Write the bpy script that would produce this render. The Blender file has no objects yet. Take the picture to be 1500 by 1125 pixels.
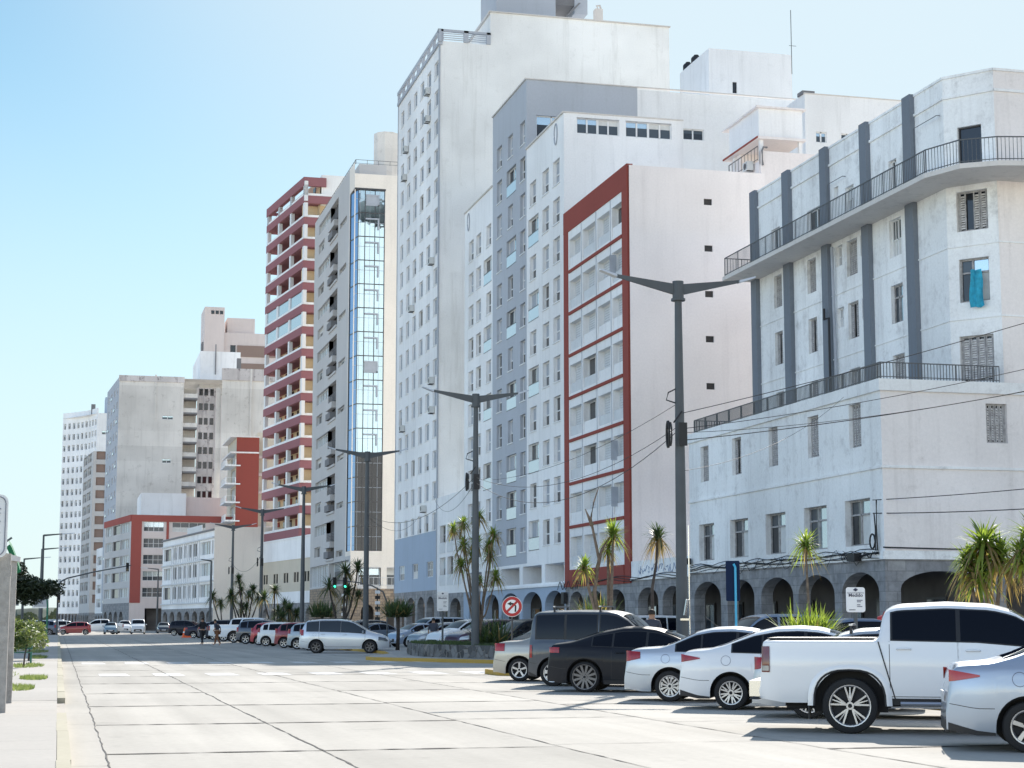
import bpy, math, random
from mathutils import Vector, Matrix
random.seed(7)
C = bpy.context
S = C.scene
COL = S.collection
R = math.radians

# ------------------------------------------------------------------ materials
MATS = {}
def _mat(name):
    m = bpy.data.materials.new(name); m.use_nodes = True
    nt = m.node_tree; b = nt.nodes['Principled BSDF']
    MATS[name] = m
    return m, nt, b
def plain(name, col, rough=.6, metal=0., coat=0., spec=.5, emit=None, es=1., var=0., vscale=3., trans=0.):
    m, nt, b = _mat(name)
    b.inputs['Base Color'].default_value = (*col, 1)
    b.inputs['Roughness'].default_value = rough
    b.inputs['Metallic'].default_value = metal
    b.inputs['Coat Weight'].default_value = coat
    b.inputs['Coat Roughness'].default_value = .04
    b.inputs['Specular IOR Level'].default_value = spec
    if emit:
        b.inputs['Emission Color'].default_value = (*emit, 1); b.inputs['Emission Strength'].default_value = es
    if var:
        tc = nt.nodes.new('ShaderNodeNewGeometry'); n = nt.nodes.new('ShaderNodeTexNoise')
        n.inputs['Scale'].default_value = vscale; n.inputs['Detail'].default_value = 6
        nt.links.new(tc.outputs['Position'], n.inputs['Vector'])
        mr = nt.nodes.new('ShaderNodeMapRange'); mr.inputs[1].default_value = .3; mr.inputs[2].default_value = .7
        mr.inputs[3].default_value = 1-var; mr.inputs[4].default_value = 1+var
        nt.links.new(n.outputs['Fac'], mr.inputs[0])
        mx = nt.nodes.new('ShaderNodeVectorMath'); mx.operation = 'SCALE'
        mx.inputs[0].default_value = col; nt.links.new(mr.outputs[0], mx.inputs['Scale'])
        nt.links.new(mx.outputs[0], b.inputs['Base Color'])
    return m
def wallmat(name, col, dirt=.25, dcol=(.16,.15,.14), rough=.9, fine=.05, streak=.35, bump=.15, blot=.12, band=0., thr=0.):
    """painted render: broad tone drift, rain streaks, small blotches, grain"""
    m, nt, b = _mat(name); N = nt.nodes; L = nt.links
    b.inputs['Roughness'].default_value = rough
    b.inputs['Specular IOR Level'].default_value = .25
    g = N.new('ShaderNodeNewGeometry')
    def noise(scale, sx=1, sy=1, sz=1, detail=5, rg=.55):
        mp = N.new('ShaderNodeMapping'); mp.inputs['Scale'].default_value = (sx, sy, sz)
        L.new(g.outputs['Position'], mp.inputs['Vector'])
        n = N.new('ShaderNodeTexNoise'); n.inputs['Scale'].default_value = scale
        n.inputs['Detail'].default_value = detail; n.inputs['Roughness'].default_value = rg
        L.new(mp.outputs[0], n.inputs['Vector']); return n.outputs['Fac']
    def ramp(v, a, c, x, y):
        r = N.new('ShaderNodeMapRange'); r.inputs[1].default_value = a; r.inputs[2].default_value = c
        r.inputs[3].default_value = x; r.inputs[4].default_value = y; L.new(v, r.inputs[0]); return r.outputs[0]
    def mul(a, c):
        k = N.new('ShaderNodeMath'); k.operation = 'MULTIPLY'; L.new(a, k.inputs[0])
        if isinstance(c, float): k.inputs[1].default_value = c
        else: L.new(c, k.inputs[1])
        return k.outputs[0]
    tone = ramp(noise(.12, detail=3), .3, .7, 1-blot*.6, 1+blot*.4)
    gr = ramp(noise(9, detail=8, rg=.7), .3, .7, 1-fine, 1+fine)
    t = mul(tone, gr)
    base = N.new('ShaderNodeVectorMath'); base.operation = 'SCALE'; base.inputs[0].default_value = col
    L.new(t, base.inputs['Scale'])
    st = ramp(noise(1.0, 1.6, 1.6, .12, detail=8, rg=.65), .52, .8, 0, streak)
    bl = ramp(noise(.9, detail=9, rg=.75), .56-thr, .74-thr*1.5, 0, dirt)
    bl2 = ramp(noise(2.6, 1, 1, .6, detail=10, rg=.8), .6-thr, .72-thr*1.3, 0, dirt*.8)
    ad = N.new('ShaderNodeMath'); ad.operation = 'ADD'; L.new(st, ad.inputs[0]); L.new(bl, ad.inputs[1])
    ad2 = N.new('ShaderNodeMath'); ad2.operation = 'ADD'; ad2.use_clamp = True; L.new(ad.outputs[0], ad2.inputs[0]); L.new(bl2, ad2.inputs[1])
    mx = N.new('ShaderNodeMix'); mx.data_type = 'RGBA'
    L.new(ad2.outputs[0], mx.inputs['Factor']); L.new(base.outputs[0], mx.inputs['A'])
    mx.inputs['B'].default_value = (*dcol, 1)
    out = mx.outputs['Result']
    if band:
        sp = N.new('ShaderNodeSeparateXYZ'); L.new(g.outputs['Position'], sp.inputs[0])
        w = N.new('ShaderNodeMath'); w.operation = 'SNAP'; w.inputs[1].default_value = 2.9; L.new(sp.outputs[2], w.inputs[0])
        nz = N.new('ShaderNodeTexWhiteNoise'); nz.noise_dimensions = '1D'; L.new(w.outputs[0], nz.inputs['W'])
        rr = ramp(nz.outputs['Value'], 0, 1, 1-band, 1.0)
        sc = N.new('ShaderNodeVectorMath'); sc.operation = 'SCALE'; L.new(out, sc.inputs[0]); L.new(rr, sc.inputs['Scale']); out = sc.outputs[0]
    L.new(out, b.inputs['Base Color'])
    bp = N.new('ShaderNodeBump'); bp.inputs['Strength'].default_value = bump; bp.inputs['Distance'].default_value = .03
    L.new(noise(14, detail=8, rg=.7), bp.inputs['Height']); L.new(bp.outputs[0], b.inputs['Normal'])
    return m
def roadmat(name, col):
    m = wallmat(name, col, dirt=.22, dcol=(.27,.25,.22), streak=0., blot=.22, fine=.07, bump=.12)
    nt = m.node_tree; N = nt.nodes; L = nt.links; b = N['Principled BSDF']
    src = b.inputs['Base Color'].links[0].from_socket
    g = N.new('ShaderNodeNewGeometry'); sp = N.new('ShaderNodeSeparateXYZ'); L.new(g.outputs['Position'], sp.inputs[0])
    def snap(s, o, w):
        a = N.new('ShaderNodeMath'); a.operation = 'SUBTRACT'; L.new(s, a.inputs[0]); a.inputs[1].default_value = o
        k = N.new('ShaderNodeMath'); k.operation = 'SNAP'; L.new(a.outputs[0], k.inputs[0]); k.inputs[1].default_value = w; return k.outputs[0]
    cb = N.new('ShaderNodeCombineXYZ'); L.new(snap(sp.outputs[0], .1, 3.02), cb.inputs[0]); L.new(snap(sp.outputs[1], 21.7, 6.05), cb.inputs[1])
    wn = N.new('ShaderNodeTexWhiteNoise'); wn.noise_dimensions = '2D'; L.new(cb.outputs[0], wn.inputs['Vector'])
    r = N.new('ShaderNodeMapRange'); r.inputs[3].default_value = .90; r.inputs[4].default_value = 1.04; L.new(wn.outputs['Value'], r.inputs[0])
    # wheel tracks along the street and drips where cars stand
    mp = N.new('ShaderNodeMapping'); mp.inputs['Scale'].default_value = (1.3,.05,1); L.new(g.outputs['Position'], mp.inputs['Vector'])
    n = N.new('ShaderNodeTexNoise'); n.inputs['Scale'].default_value = 1; n.inputs['Detail'].default_value = 5; L.new(mp.outputs[0], n.inputs['Vector'])
    r2 = N.new('ShaderNodeMapRange'); r2.inputs[1].default_value = .35; r2.inputs[2].default_value = .65; r2.inputs[3].default_value = .88; r2.inputs[4].default_value = 1.04; L.new(n.outputs['Fac'], r2.inputs[0])
    n2 = N.new('ShaderNodeTexNoise'); n2.inputs['Scale'].default_value = .55; n2.inputs['Detail'].default_value = 9; n2.inputs['Roughness'].default_value = .75; L.new(g.outputs['Position'], n2.inputs['Vector'])
    r3 = N.new('ShaderNodeMapRange'); r3.inputs[1].default_value = .58; r3.inputs[2].default_value = .72; r3.inputs[3].default_value = 1; r3.inputs[4].default_value = .72; L.new(n2.outputs['Fac'], r3.inputs[0])
    k1 = N.new('ShaderNodeMath'); k1.operation = 'MULTIPLY'; L.new(r.outputs[0], k1.inputs[0]); L.new(r2.outputs[0], k1.inputs[1])
    k2 = N.new('ShaderNodeMath'); k2.operation = 'MULTIPLY'; L.new(k1.outputs[0], k2.inputs[0]); L.new(r3.outputs[0], k2.inputs[1])
    sc = N.new('ShaderNodeVectorMath'); sc.operation = 'SCALE'; L.new(src, sc.inputs[0]); L.new(k2.outputs[0], sc.inputs['Scale']); L.new(sc.outputs[0], b.inputs['Base Color'])
def stonemat(name, c1, c2, mortar, bw=.75, rh=.38, ms=.02):
    m, nt, b = _mat(name); N = nt.nodes; L = nt.links
    b.inputs['Roughness'].default_value = .85
    g = N.new('ShaderNodeNewGeometry'); sp = N.new('ShaderNodeSeparateXYZ'); L.new(g.outputs['Position'], sp.inputs[0])
    a = N.new('ShaderNodeMath'); a.operation = 'ADD'; L.new(sp.outputs[0], a.inputs[0]); L.new(sp.outputs[1], a.inputs[1])
    cb = N.new('ShaderNodeCombineXYZ'); L.new(a.outputs[0], cb.inputs[0]); L.new(sp.outputs[2], cb.inputs[1])
    br = N.new('ShaderNodeTexBrick'); L.new(cb.outputs[0], br.inputs['Vector'])
    br.inputs['Color1'].default_value = (*c1, 1); br.inputs['Color2'].default_value = (*c2, 1); br.inputs['Mortar'].default_value = (*mortar, 1)
    br.inputs['Scale'].default_value = 1; br.inputs['Brick Width'].default_value = bw; br.inputs['Row Height'].default_value = rh
    br.inputs['Mortar Size'].default_value = ms; br.inputs['Bias'].default_value = 0
    n = N.new('ShaderNodeTexNoise'); n.inputs['Scale'].default_value = 1.7; n.inputs['Detail'].default_value = 9; n.inputs['Roughness'].default_value = .7
    L.new(g.outputs['Position'], n.inputs['Vector'])
    r = N.new('ShaderNodeMapRange'); r.inputs[1].default_value = .3; r.inputs[2].default_value = .7; r.inputs[3].default_value = .6; r.inputs[4].default_value = 1.3
    L.new(n.outputs['Fac'], r.inputs[0])
    sc = N.new('ShaderNodeVectorMath'); sc.operation = 'SCALE'; L.new(br.outputs['Color'], sc.inputs[0]); L.new(r.outputs[0], sc.inputs['Scale'])
    L.new(sc.outputs[0], b.inputs['Base Color'])
    bp = N.new('ShaderNodeBump'); bp.inputs['Strength'].default_value = .4; bp.inputs['Distance'].default_value = .02
    L.new(sc.outputs[0], bp.inputs['Height']); L.new(bp.outputs[0], b.inputs['Normal'])
    return m
def paint(name, col, metal=0., rough=.35):
    if name in MATS: return MATS[name]
    m, nt, b = _mat(name); N = nt.nodes; L = nt.links
    b.inputs['Metallic'].default_value = metal; b.inputs['Roughness'].default_value = rough
    dk = sum(col) < .12
    b.inputs['Specular IOR Level'].default_value = .18 if dk else .5
    b.inputs['Coat Weight'].default_value = .12 if dk else .9; b.inputs['Coat Roughness'].default_value = .06
    g = N.new('ShaderNodeNewGeometry'); n = N.new('ShaderNodeTexNoise'); n.inputs['Scale'].default_value = 1.3; n.inputs['Detail'].default_value = 7
    n.inputs['Roughness'].default_value = .65
    L.new(g.outputs['Position'], n.inputs['Vector'])
    # road dust low on the sills
    sp = N.new('ShaderNodeSeparateXYZ'); L.new(g.outputs['Position'], sp.inputs[0])
    r = N.new('ShaderNodeMapRange'); r.inputs[1].default_value = .65; r.inputs[2].default_value = .15; r.inputs[3].default_value = 0; r.inputs[4].default_value = .1 if dk else .45
    L.new(sp.outputs[2], r.inputs[0])
    k = N.new('ShaderNodeMath'); k.operation = 'MULTIPLY'; L.new(r.outputs[0], k.inputs[0]); L.new(n.outputs['Fac'], k.inputs[1])
    mx = N.new('ShaderNodeMix'); mx.data_type = 'RGBA'; L.new(k.outputs[0], mx.inputs['Factor'])
    mx.inputs['A'].default_value = (*col, 1); mx.inputs['B'].default_value = (.28, .25, .21, 1)
    L.new(mx.outputs['Result'], b.inputs['Base Color'])
    r2 = N.new('ShaderNodeMapRange'); r2.inputs[3].default_value = .03; r2.inputs[4].default_value = .16
    L.new(n.outputs['Fac'], r2.inputs[0]); L.new(r2.outputs[0], b.inputs['Coat Roughness'])
    return m
def glassmat(name, col, rough=.06, metal=0., spec=.6, wav=.02):
    m, nt, b = _mat(name); N = nt.nodes; L = nt.links
    b.inputs['Base Color'].default_value = (*col, 1); b.inputs['Roughness'].default_value = rough
    b.inputs['Metallic'].default_value = metal; b.inputs['Specular IOR Level'].default_value = spec
    if wav:
        g = N.new('ShaderNodeNewGeometry'); n = N.new('ShaderNodeTexNoise'); n.inputs['Scale'].default_value = .9; n.inputs['Detail'].default_value = 2
        L.new(g.outputs['Position'], n.inputs['Vector'])
        bp = N.new('ShaderNodeBump'); bp.inputs['Strength'].default_value = .25; bp.inputs['Distance'].default_value = wav
        L.new(n.outputs['Fac'], bp.inputs['Height']); L.new(bp.outputs[0], b.inputs['Normal'])
    return m
def leafmat(name, c1, c2, trans=.35):
    m, nt, b = _mat(name); N = nt.nodes; L = nt.links
    g = N.new('ShaderNodeNewGeometry'); n = N.new('ShaderNodeTexNoise'); n.inputs['Scale'].default_value = 3.5; n.inputs['Detail'].default_value = 4
    L.new(g.outputs['Position'], n.inputs['Vector'])
    r = N.new('ShaderNodeMapRange'); r.inputs[1].default_value = .35; r.inputs[2].default_value = .65; L.new(n.outputs['Fac'], r.inputs[0])
    mx = N.new('ShaderNodeMix'); mx.data_type = 'RGBA'; L.new(r.outputs[0], mx.inputs['Factor'])
    mx.inputs['A'].default_value = (*c1, 1); mx.inputs['B'].default_value = (*c2, 1)
    L.new(mx.outputs['Result'], b.inputs['Base Color']); b.inputs['Roughness'].default_value = .5
    t = N.new('ShaderNodeBsdfTranslucent'); L.new(mx.outputs['Result'], t.inputs['Color'])
    # brighter yellow-green when lit from behind
    sc = N.new('ShaderNodeMix'); sc.data_type = 'RGBA'; sc.blend_type = 'MULTIPLY'; sc.inputs['Factor'].default_value = 1
    L.new(mx.outputs['Result'], sc.inputs['A']); sc.inputs['B'].default_value = (2.6, 2.6, 1.2, 1); L.new(sc.outputs['Result'], t.inputs['Color'])
    ms = N.new('ShaderNodeMixShader'); ms.inputs[0].default_value = trans
    o = N['Material Output']; L.new(b.outputs[0], ms.inputs[1]); L.new(t.outputs[0], ms.inputs[2]); L.new(ms.outputs[0], o.inputs['Surface'])
    return m

M = MATS
wallmat('white_render', (.87,.875,.88), dirt=.2, dcol=(.42,.42,.42), streak=.36, blot=.2)
wallmat('tower_render', (.90,.90,.885), dirt=.28, dcol=(.50,.49,.46), streak=.5, blot=.28)
wallmat('aged_white', (.88,.89,.89), dirt=.5, dcol=(.42,.41,.41), streak=.5, thr=.035, blot=.3, fine=.07)
wallmat('aged_side', (.86,.81,.79), dirt=.4, dcol=(.40,.36,.34), streak=.4, blot=.25)
wallmat('pink_render', (.86,.805,.785), dirt=.15, dcol=(.5,.45,.44), streak=.3, blot=.2)
wallmat('red_render', (.30,.075,.06), dirt=.15, streak=.18, fine=.05, dcol=(.16,.06,.05))
wallmat('grey_render', (.46,.49,.54), dirt=.1, streak=.16)
wallmat('blue_grey_render', (.38,.46,.57), dirt=.12, streak=.18)
wallmat('beige_render', (.86,.79,.71), dirt=.08, streak=.12)
wallmat('taupe_render', (.56,.55,.545), dirt=.08, streak=.12)
wallmat('cream_render', (.62,.56,.46), dirt=.15, streak=.15)
wallmat('brick_red_render', (.36,.10,.085), dirt=.1, streak=.12)
wallmat('plum_render', (.31,.14,.155), dirt=.12, streak=.15, dcol=(.2,.09,.1))
wallmat('raw_concrete', (.76,.73,.69), dirt=.7, dcol=(.34,.31,.28), streak=.4, blot=.3, band=.14)
wallmat('peeling_concrete', (.62,.58,.57), dirt=1.6, dcol=(.14,.11,.12), streak=.9, blot=.4)
wallmat('brown_render', (.30,.22,.19), dirt=.1, streak=.15)
wallmat('rose_render', (.70,.62,.60), dirt=.1, streak=.15)
wallmat('dark_pilaster', (.19,.215,.25), dirt=.25, dcol=(.09,.10,.11), streak=.3)
wallmat('concrete_slab', (.66,.63,.60), dirt=.4, streak=.3, dcol=(.2,.19,.18))
wallmat('cement_dark', (.22,.22,.23), dirt=.4, streak=.4)
wallmat('yellow_wall', (.74,.60,.40), dirt=.1, streak=.1)
wallmat('post_concrete', (.38,.36,.34), dirt=.6, streak=.5, dcol=(.12,.11,.10), bump=.6, fine=.2)
stonemat('arcade_stone', (.31,.31,.315), (.23,.235,.25), (.18,.18,.19), ms=.012)
stonemat('brown_stone', (.40,.30,.21), (.25,.20,.16), (.15,.12,.10), bw=.6, rh=.3)
def rubble(name):
    m, nt, b = _mat(name); N = nt.nodes; L = nt.links; b.inputs['Roughness'].default_value = .9
    g = N.new('ShaderNodeNewGeometry'); v = N.new('ShaderNodeTexVoronoi'); v.feature = 'DISTANCE_TO_EDGE'; v.inputs['Scale'].default_value = 3.2; L.new(g.outputs['Position'], v.inputs['Vector'])
    v2 = N.new('ShaderNodeTexVoronoi'); v2.inputs['Scale'].default_value = 3.2; L.new(g.outputs['Position'], v2.inputs['Vector'])
    sp = N.new('ShaderNodeSeparateColor'); L.new(v2.outputs['Color'], sp.inputs[0])
    r = N.new('ShaderNodeMapRange'); r.inputs[1].default_value = .02; r.inputs[2].default_value = .06; L.new(v.outputs['Distance'], r.inputs[0])
    c = N.new('ShaderNodeMapRange'); c.inputs[3].default_value = .05; c.inputs[4].default_value = .20; L.new(sp.outputs[0], c.inputs[0])
    cc = N.new('ShaderNodeCombineColor'); [L.new(c.outputs[0], cc.inputs[i]) for i in range(3)]
    mx = N.new('ShaderNodeMix'); mx.data_type = 'RGBA'; L.new(r.outputs[0], mx.inputs['Factor']); mx.inputs['A'].default_value = (.22,.21,.20,1); L.new(cc.outputs[0], mx.inputs['B'])
    L.new(mx.outputs['Result'], b.inputs['Base Color']); bp = N.new('ShaderNodeBump'); bp.inputs['Distance'].default_value = .05; L.new(r.outputs[0], bp.inputs['Height']); L.new(bp.outputs[0], b.inputs['Normal'])
rubble('planter_stone')
roadmat('road_concrete', (.47,.44,.39))
wallmat('pavement', (.45,.42,.38), dirt=.2, dcol=(.33,.31,.29), streak=0., blot=.2, fine=.06)
plain('joint_tar', (.07,.065,.06), .9, var=.5, vscale=8)
plain('faded_white', (.66,.65,.63), .9, var=.12, vscale=4)
wallmat('yellow_kerb', (.50,.33,.08), dirt=.6, dcol=(.45,.42,.36), streak=.2, blot=.3)
wallmat('pale_yellow_kerb', (.47,.43,.33), dirt=.5, dcol=(.48,.45,.40), streak=0, blot=.3)
plain('dirt_ground', (.46,.44,.40), .95, var=.3, vscale=.4)
plain('grass_green', (.07,.10,.02), .9, var=.4, vscale=6)
plain('hill_green', (.075,.10,.075), .95, var=.35, vscale=.02)
plain('sea', (.05,.10,.12), .3)
plain('frame_white', (.76,.77,.78), .45)
plain('frame_dark', (.05,.05,.055), .4)
plain('frame_wood', (.36,.35,.35), .7, var=.3, vscale=6)
plain('shutter_pale', (.38,.41,.46), .6, var=.08, vscale=2)
plain('shutter_white', (.62,.64,.66), .6, var=.06, vscale=2)
plain('shutter_old', (.58,.56,.55), .8, var=.3, vscale=7)
plain('curtain', (.62,.63,.62), .9, var=.1, vscale=3)
plain('cyan_cloth', (.03,.35,.50), .8, var=.25, vscale=6)
glassmat('glass_dark', (.012,.016,.022))
glassmat('glass_mid', (.05,.065,.08))
glassmat('glass_sky', (.50,.60,.66), metal=.75, rough=.12)
glassmat('glass_tower', (.40,.53,.60), metal=.9, rough=.03, wav=.05)
glassmat('glass_blue', (.16,.33,.62), metal=.85, rough=.05)
glassmat('glass_rail', (.55,.66,.72), metal=.3, rough=.15)
glassmat('car_glass', (.003,.005,.010), rough=.03, spec=.25, wav=0)
glassmat('car_glass_clear', (.03,.04,.05), rough=.03, spec=.6, wav=0)
plain('rail_metal', (.09,.095,.10), .5)
plain('pole_metal', (.075,.085,.095), .55, metal=.1, var=.12, vscale=2)
plain('lamp_head', (.62,.64,.66), .35, metal=.3)
plain('ac_white', (.60,.61,.60), .5)
plain('black_plastic', (.018,.018,.02), .55)
plain('rubber', (.016,.016,.017), .85)
plain('wheel_dark', (.012,.012,.014), .7)
plain('alloy', (.42,.43,.46), .3, metal=.85)
plain('alloy_dark', (.13,.13,.14), .35, metal=.8)
plain('chrome', (.62,.63,.65), .2, metal=1.)
plain('tail_red', (.30,.006,.010), .2, coat=.4, var=.35, vscale=9)
plain('tail_dark', (.12,.008,.01), .15, coat=.8)
plain('tail_amber', (.42,.03,.015), .2, coat=.8)
plain('head_glass', (.45,.48,.50), .1, metal=.6, coat=.8)
plain('head_dark', (.06,.07,.08), .1, metal=.3, coat=.8)
plain('plate', (.55,.56,.58), .5)
plain('sign_white', (.76,.77,.79), .45)
plain('sign_navy', (.012,.018,.06), .4)
plain('sign_red', (.38,.01,.015), .4)
plain('sign_black', (.012,.012,.012), .5)
plain('text_grey', (.18,.19,.24), .6)
plain('totem_navy', (.008,.02,.06), .6, spec=.15)
plain('totem_cyan', (.05,.42,.68), .35)
plain('cable_black', (.018,.018,.02), .6)
plain('cone_orange', (.75,.12,.02), .55)
plain('canvas_green', (.01,.16,.07), .7, var=.2, vscale=5)
plain('bench_green', (.02,.13,.09), .6, var=.2, vscale=5)
plain('bin_orange', (.80,.22,.03), .5)
plain('skin', (.38,.22,.15), .6)
plain('cloth_black', (.015,.016,.02), .85)
plain('cloth_dark', (.05,.055,.075), .85)
plain('cloth_blue', (.06,.09,.17), .85)
plain('cloth_brown', (.16,.07,.035), .85)
plain('hair_dark', (.02,.014,.01), .7)
plain('green_light', (.02,.5,.2), .4, emit=(.05,1,.55), es=3.)
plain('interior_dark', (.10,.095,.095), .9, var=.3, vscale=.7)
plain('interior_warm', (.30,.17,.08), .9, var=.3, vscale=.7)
plain('awning_teal', (.02,.13,.13), .7)
plain('awning_red', (.28,.03,.03), .7)
plain('kayak_red', (.45,.02,.03), .35)
plain('graffiti_blue', (.15,.22,.36), .9)
plain('bark', (.17,.13,.10), .95, var=.35, vscale=9)
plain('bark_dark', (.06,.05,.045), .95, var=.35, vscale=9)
leafmat('cordyline_leaf', (.08,.13,.03), (.22,.27,.07), .45)
leafmat('cordyline_dry', (.30,.22,.12), (.20,.14,.08), .3)
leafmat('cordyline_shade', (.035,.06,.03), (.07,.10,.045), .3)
leafmat('tree_leaf', (.022,.035,.018), (.05,.065,.035), .12)
leafmat('shrub_leaf', (.05,.09,.025), (.22,.25,.13), .3)

# ------------------------------------------------------------------ mesh builder
class MB:
    def __init__(s): s.v = []; s.f = []; s.m = []
    def poly(s, pts, mi=0):
        n = len(s.v); s.v += [tuple(p) for p in pts]; s.f.append(tuple(range(n, n+len(pts)))); s.m.append(mi)
    def box(s, x0, x1, y0, y1, z0, z1, mi=0):
        if x0 > x1: x0, x1 = x1, x0
        if y0 > y1: y0, y1 = y1, y0
        n = len(s.v)
        s.v += [(x, y, z) for z in (z0, z1) for y in (y0, y1) for x in (x0, x1)]
        for f in ((0,2,3,1),(4,5,7,6),(0,1,5,4),(2,6,7,3),(0,4,6,2),(1,3,7,5)):
            s.f.append(tuple(n+i for i in f)); s.m.append(mi)
    def hexa(s, p, mi=0):      # p: 8 points, bottom loop then top loop
        n = len(s.v); s.v += [tuple(q) for q in p]
        for f in ((3,2,1,0),(4,5,6,7),(0,1,5,4),(1,2,6,5),(2,3,7,6),(3,0,4,7)):
            s.f.append(tuple(n+i for i in f)); s.m.append(mi)
    def prism(s, poly, z0, z1, mi=0, cap=True):
        n = len(poly); k = len(s.v)
        s.v += [(x, y, z0) for x, y in poly] + [(x, y, z1) for x, y in poly]
        for i in range(n):
            j = (i+1) % n; s.f.append((k+i, k+j, k+n+j, k+n+i)); s.m.append(mi)
        if cap:
            s.f.append(tuple(k+n+i for i in range(n))); s.m.append(mi)
            s.f.append(tuple(k+n-1-i for i in range(n))); s.m.append(mi)
    def tube(s, pts, r, n=8, mi=0, cap=True):
        pts = [Vector(p) for p in pts]
        rs = r if isinstance(r, (list, tuple)) else [r]*len(pts)
        rings = []
        up = Vector((0,0,1))
        for i, p in enumerate(pts):
            d = (pts[min(i+1, len(pts)-1)] - pts[max(i-1, 0)]).normalized()
            a = d.cross(up)
            if a.length < 1e-3: a = Vector((1,0,0))
            a.normalize(); b = d.cross(a).normalized()
            k = len(s.v)
            for j in range(n):
                t = 2*math.pi*j/n
                q = p + (a*math.cos(t)+b*math.sin(t))*rs[i]; s.v.append(tuple(q))
            rings.append(k)
        for i in range(len(rings)-1):
            for j in range(n):
                a0 = rings[i]+j; a1 = rings[i]+(j+1) % n; b0 = rings[i+1]+j; b1 = rings[i+1]+(j+1) % n
                s.f.append((a0, a1, b1, b0)); s.m.append(mi)
        if cap:
            s.f.append(tuple(rings[0]+n-1-j for j in range(n))); s.m.append(mi)
            s.f.append(tuple(rings[-1]+j for j in range(n))); s.m.append(mi)
    def grid(s, rows, mi=0, mfn=None):
        k = len(s.v); nr = len(rows); nc = len(rows[0])
        for r in rows: s.v += [tuple(p) for p in r]
        for i in range(nr-1):
            for j in range(nc-1):
                s.f.append((k+i*nc+j, k+i*nc+j+1, k+(i+1)*nc+j+1, k+(i+1)*nc+j)); s.m.append(mfn(i, j) if mfn else mi)
    def mesh(s, name, mats, smooth=False, ang=None, off=None):
        me = bpy.data.meshes.new(name)
        vv = s.v if off is None else [(x-off[0], y-off[1], z-off[2]) for x, y, z in s.v]
        me.from_pydata(vv, [], s.f)
        for m in mats: me.materials.append(M[m] if isinstance(m, str) else m)
        me.polygons.foreach_set('material_index', s.m)
        if smooth:
            me.polygons.foreach_set('use_smooth', [True]*len(s.f))
            if ang: me.set_sharp_from_angle(angle=R(ang))
        me.update()
        return me
    def obj(s, name, mats, parent=None, smooth=False, ang=None, off=None):
        if isinstance(mats, str): mats = [mats]
        if off is None and parent is not None and parent.get('_w'): off = parent['_w']
        o = bpy.data.objects.new(name, s.mesh(name, mats, smooth, ang, off)); COL.objects.link(o)
        if parent: o.parent = parent
        return o
def tag(o, label=None, cat=None, group=None, kind=None):
    if label: o['label'] = label
    if cat: o['category'] = cat
    if group: o['group'] = group
    if kind: o['kind'] = kind
    return o
def root(name, loc, label, cat, group=None, rz=0., world=False):
    o = bpy.data.objects.new(name, None); COL.objects.link(o)
    o.location = loc; o.rotation_euler = (0, 0, rz); o.empty_display_size = .3
    if world: o['_w'] = list(loc)
    return tag(o, label, cat, group)
def place(mesh, name, parent, loc, rz=0., sc=None):
    o = bpy.data.objects.new(name, mesh); COL.objects.link(o); o.parent = parent
    o.location = loc; o.rotation_euler = (0, 0, rz)
    if sc: o.scale = sc
    return o
def struct(mb, name, mats, smooth=False):
    return tag(mb.obj(name, mats, smooth=smooth), kind='structure')

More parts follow.
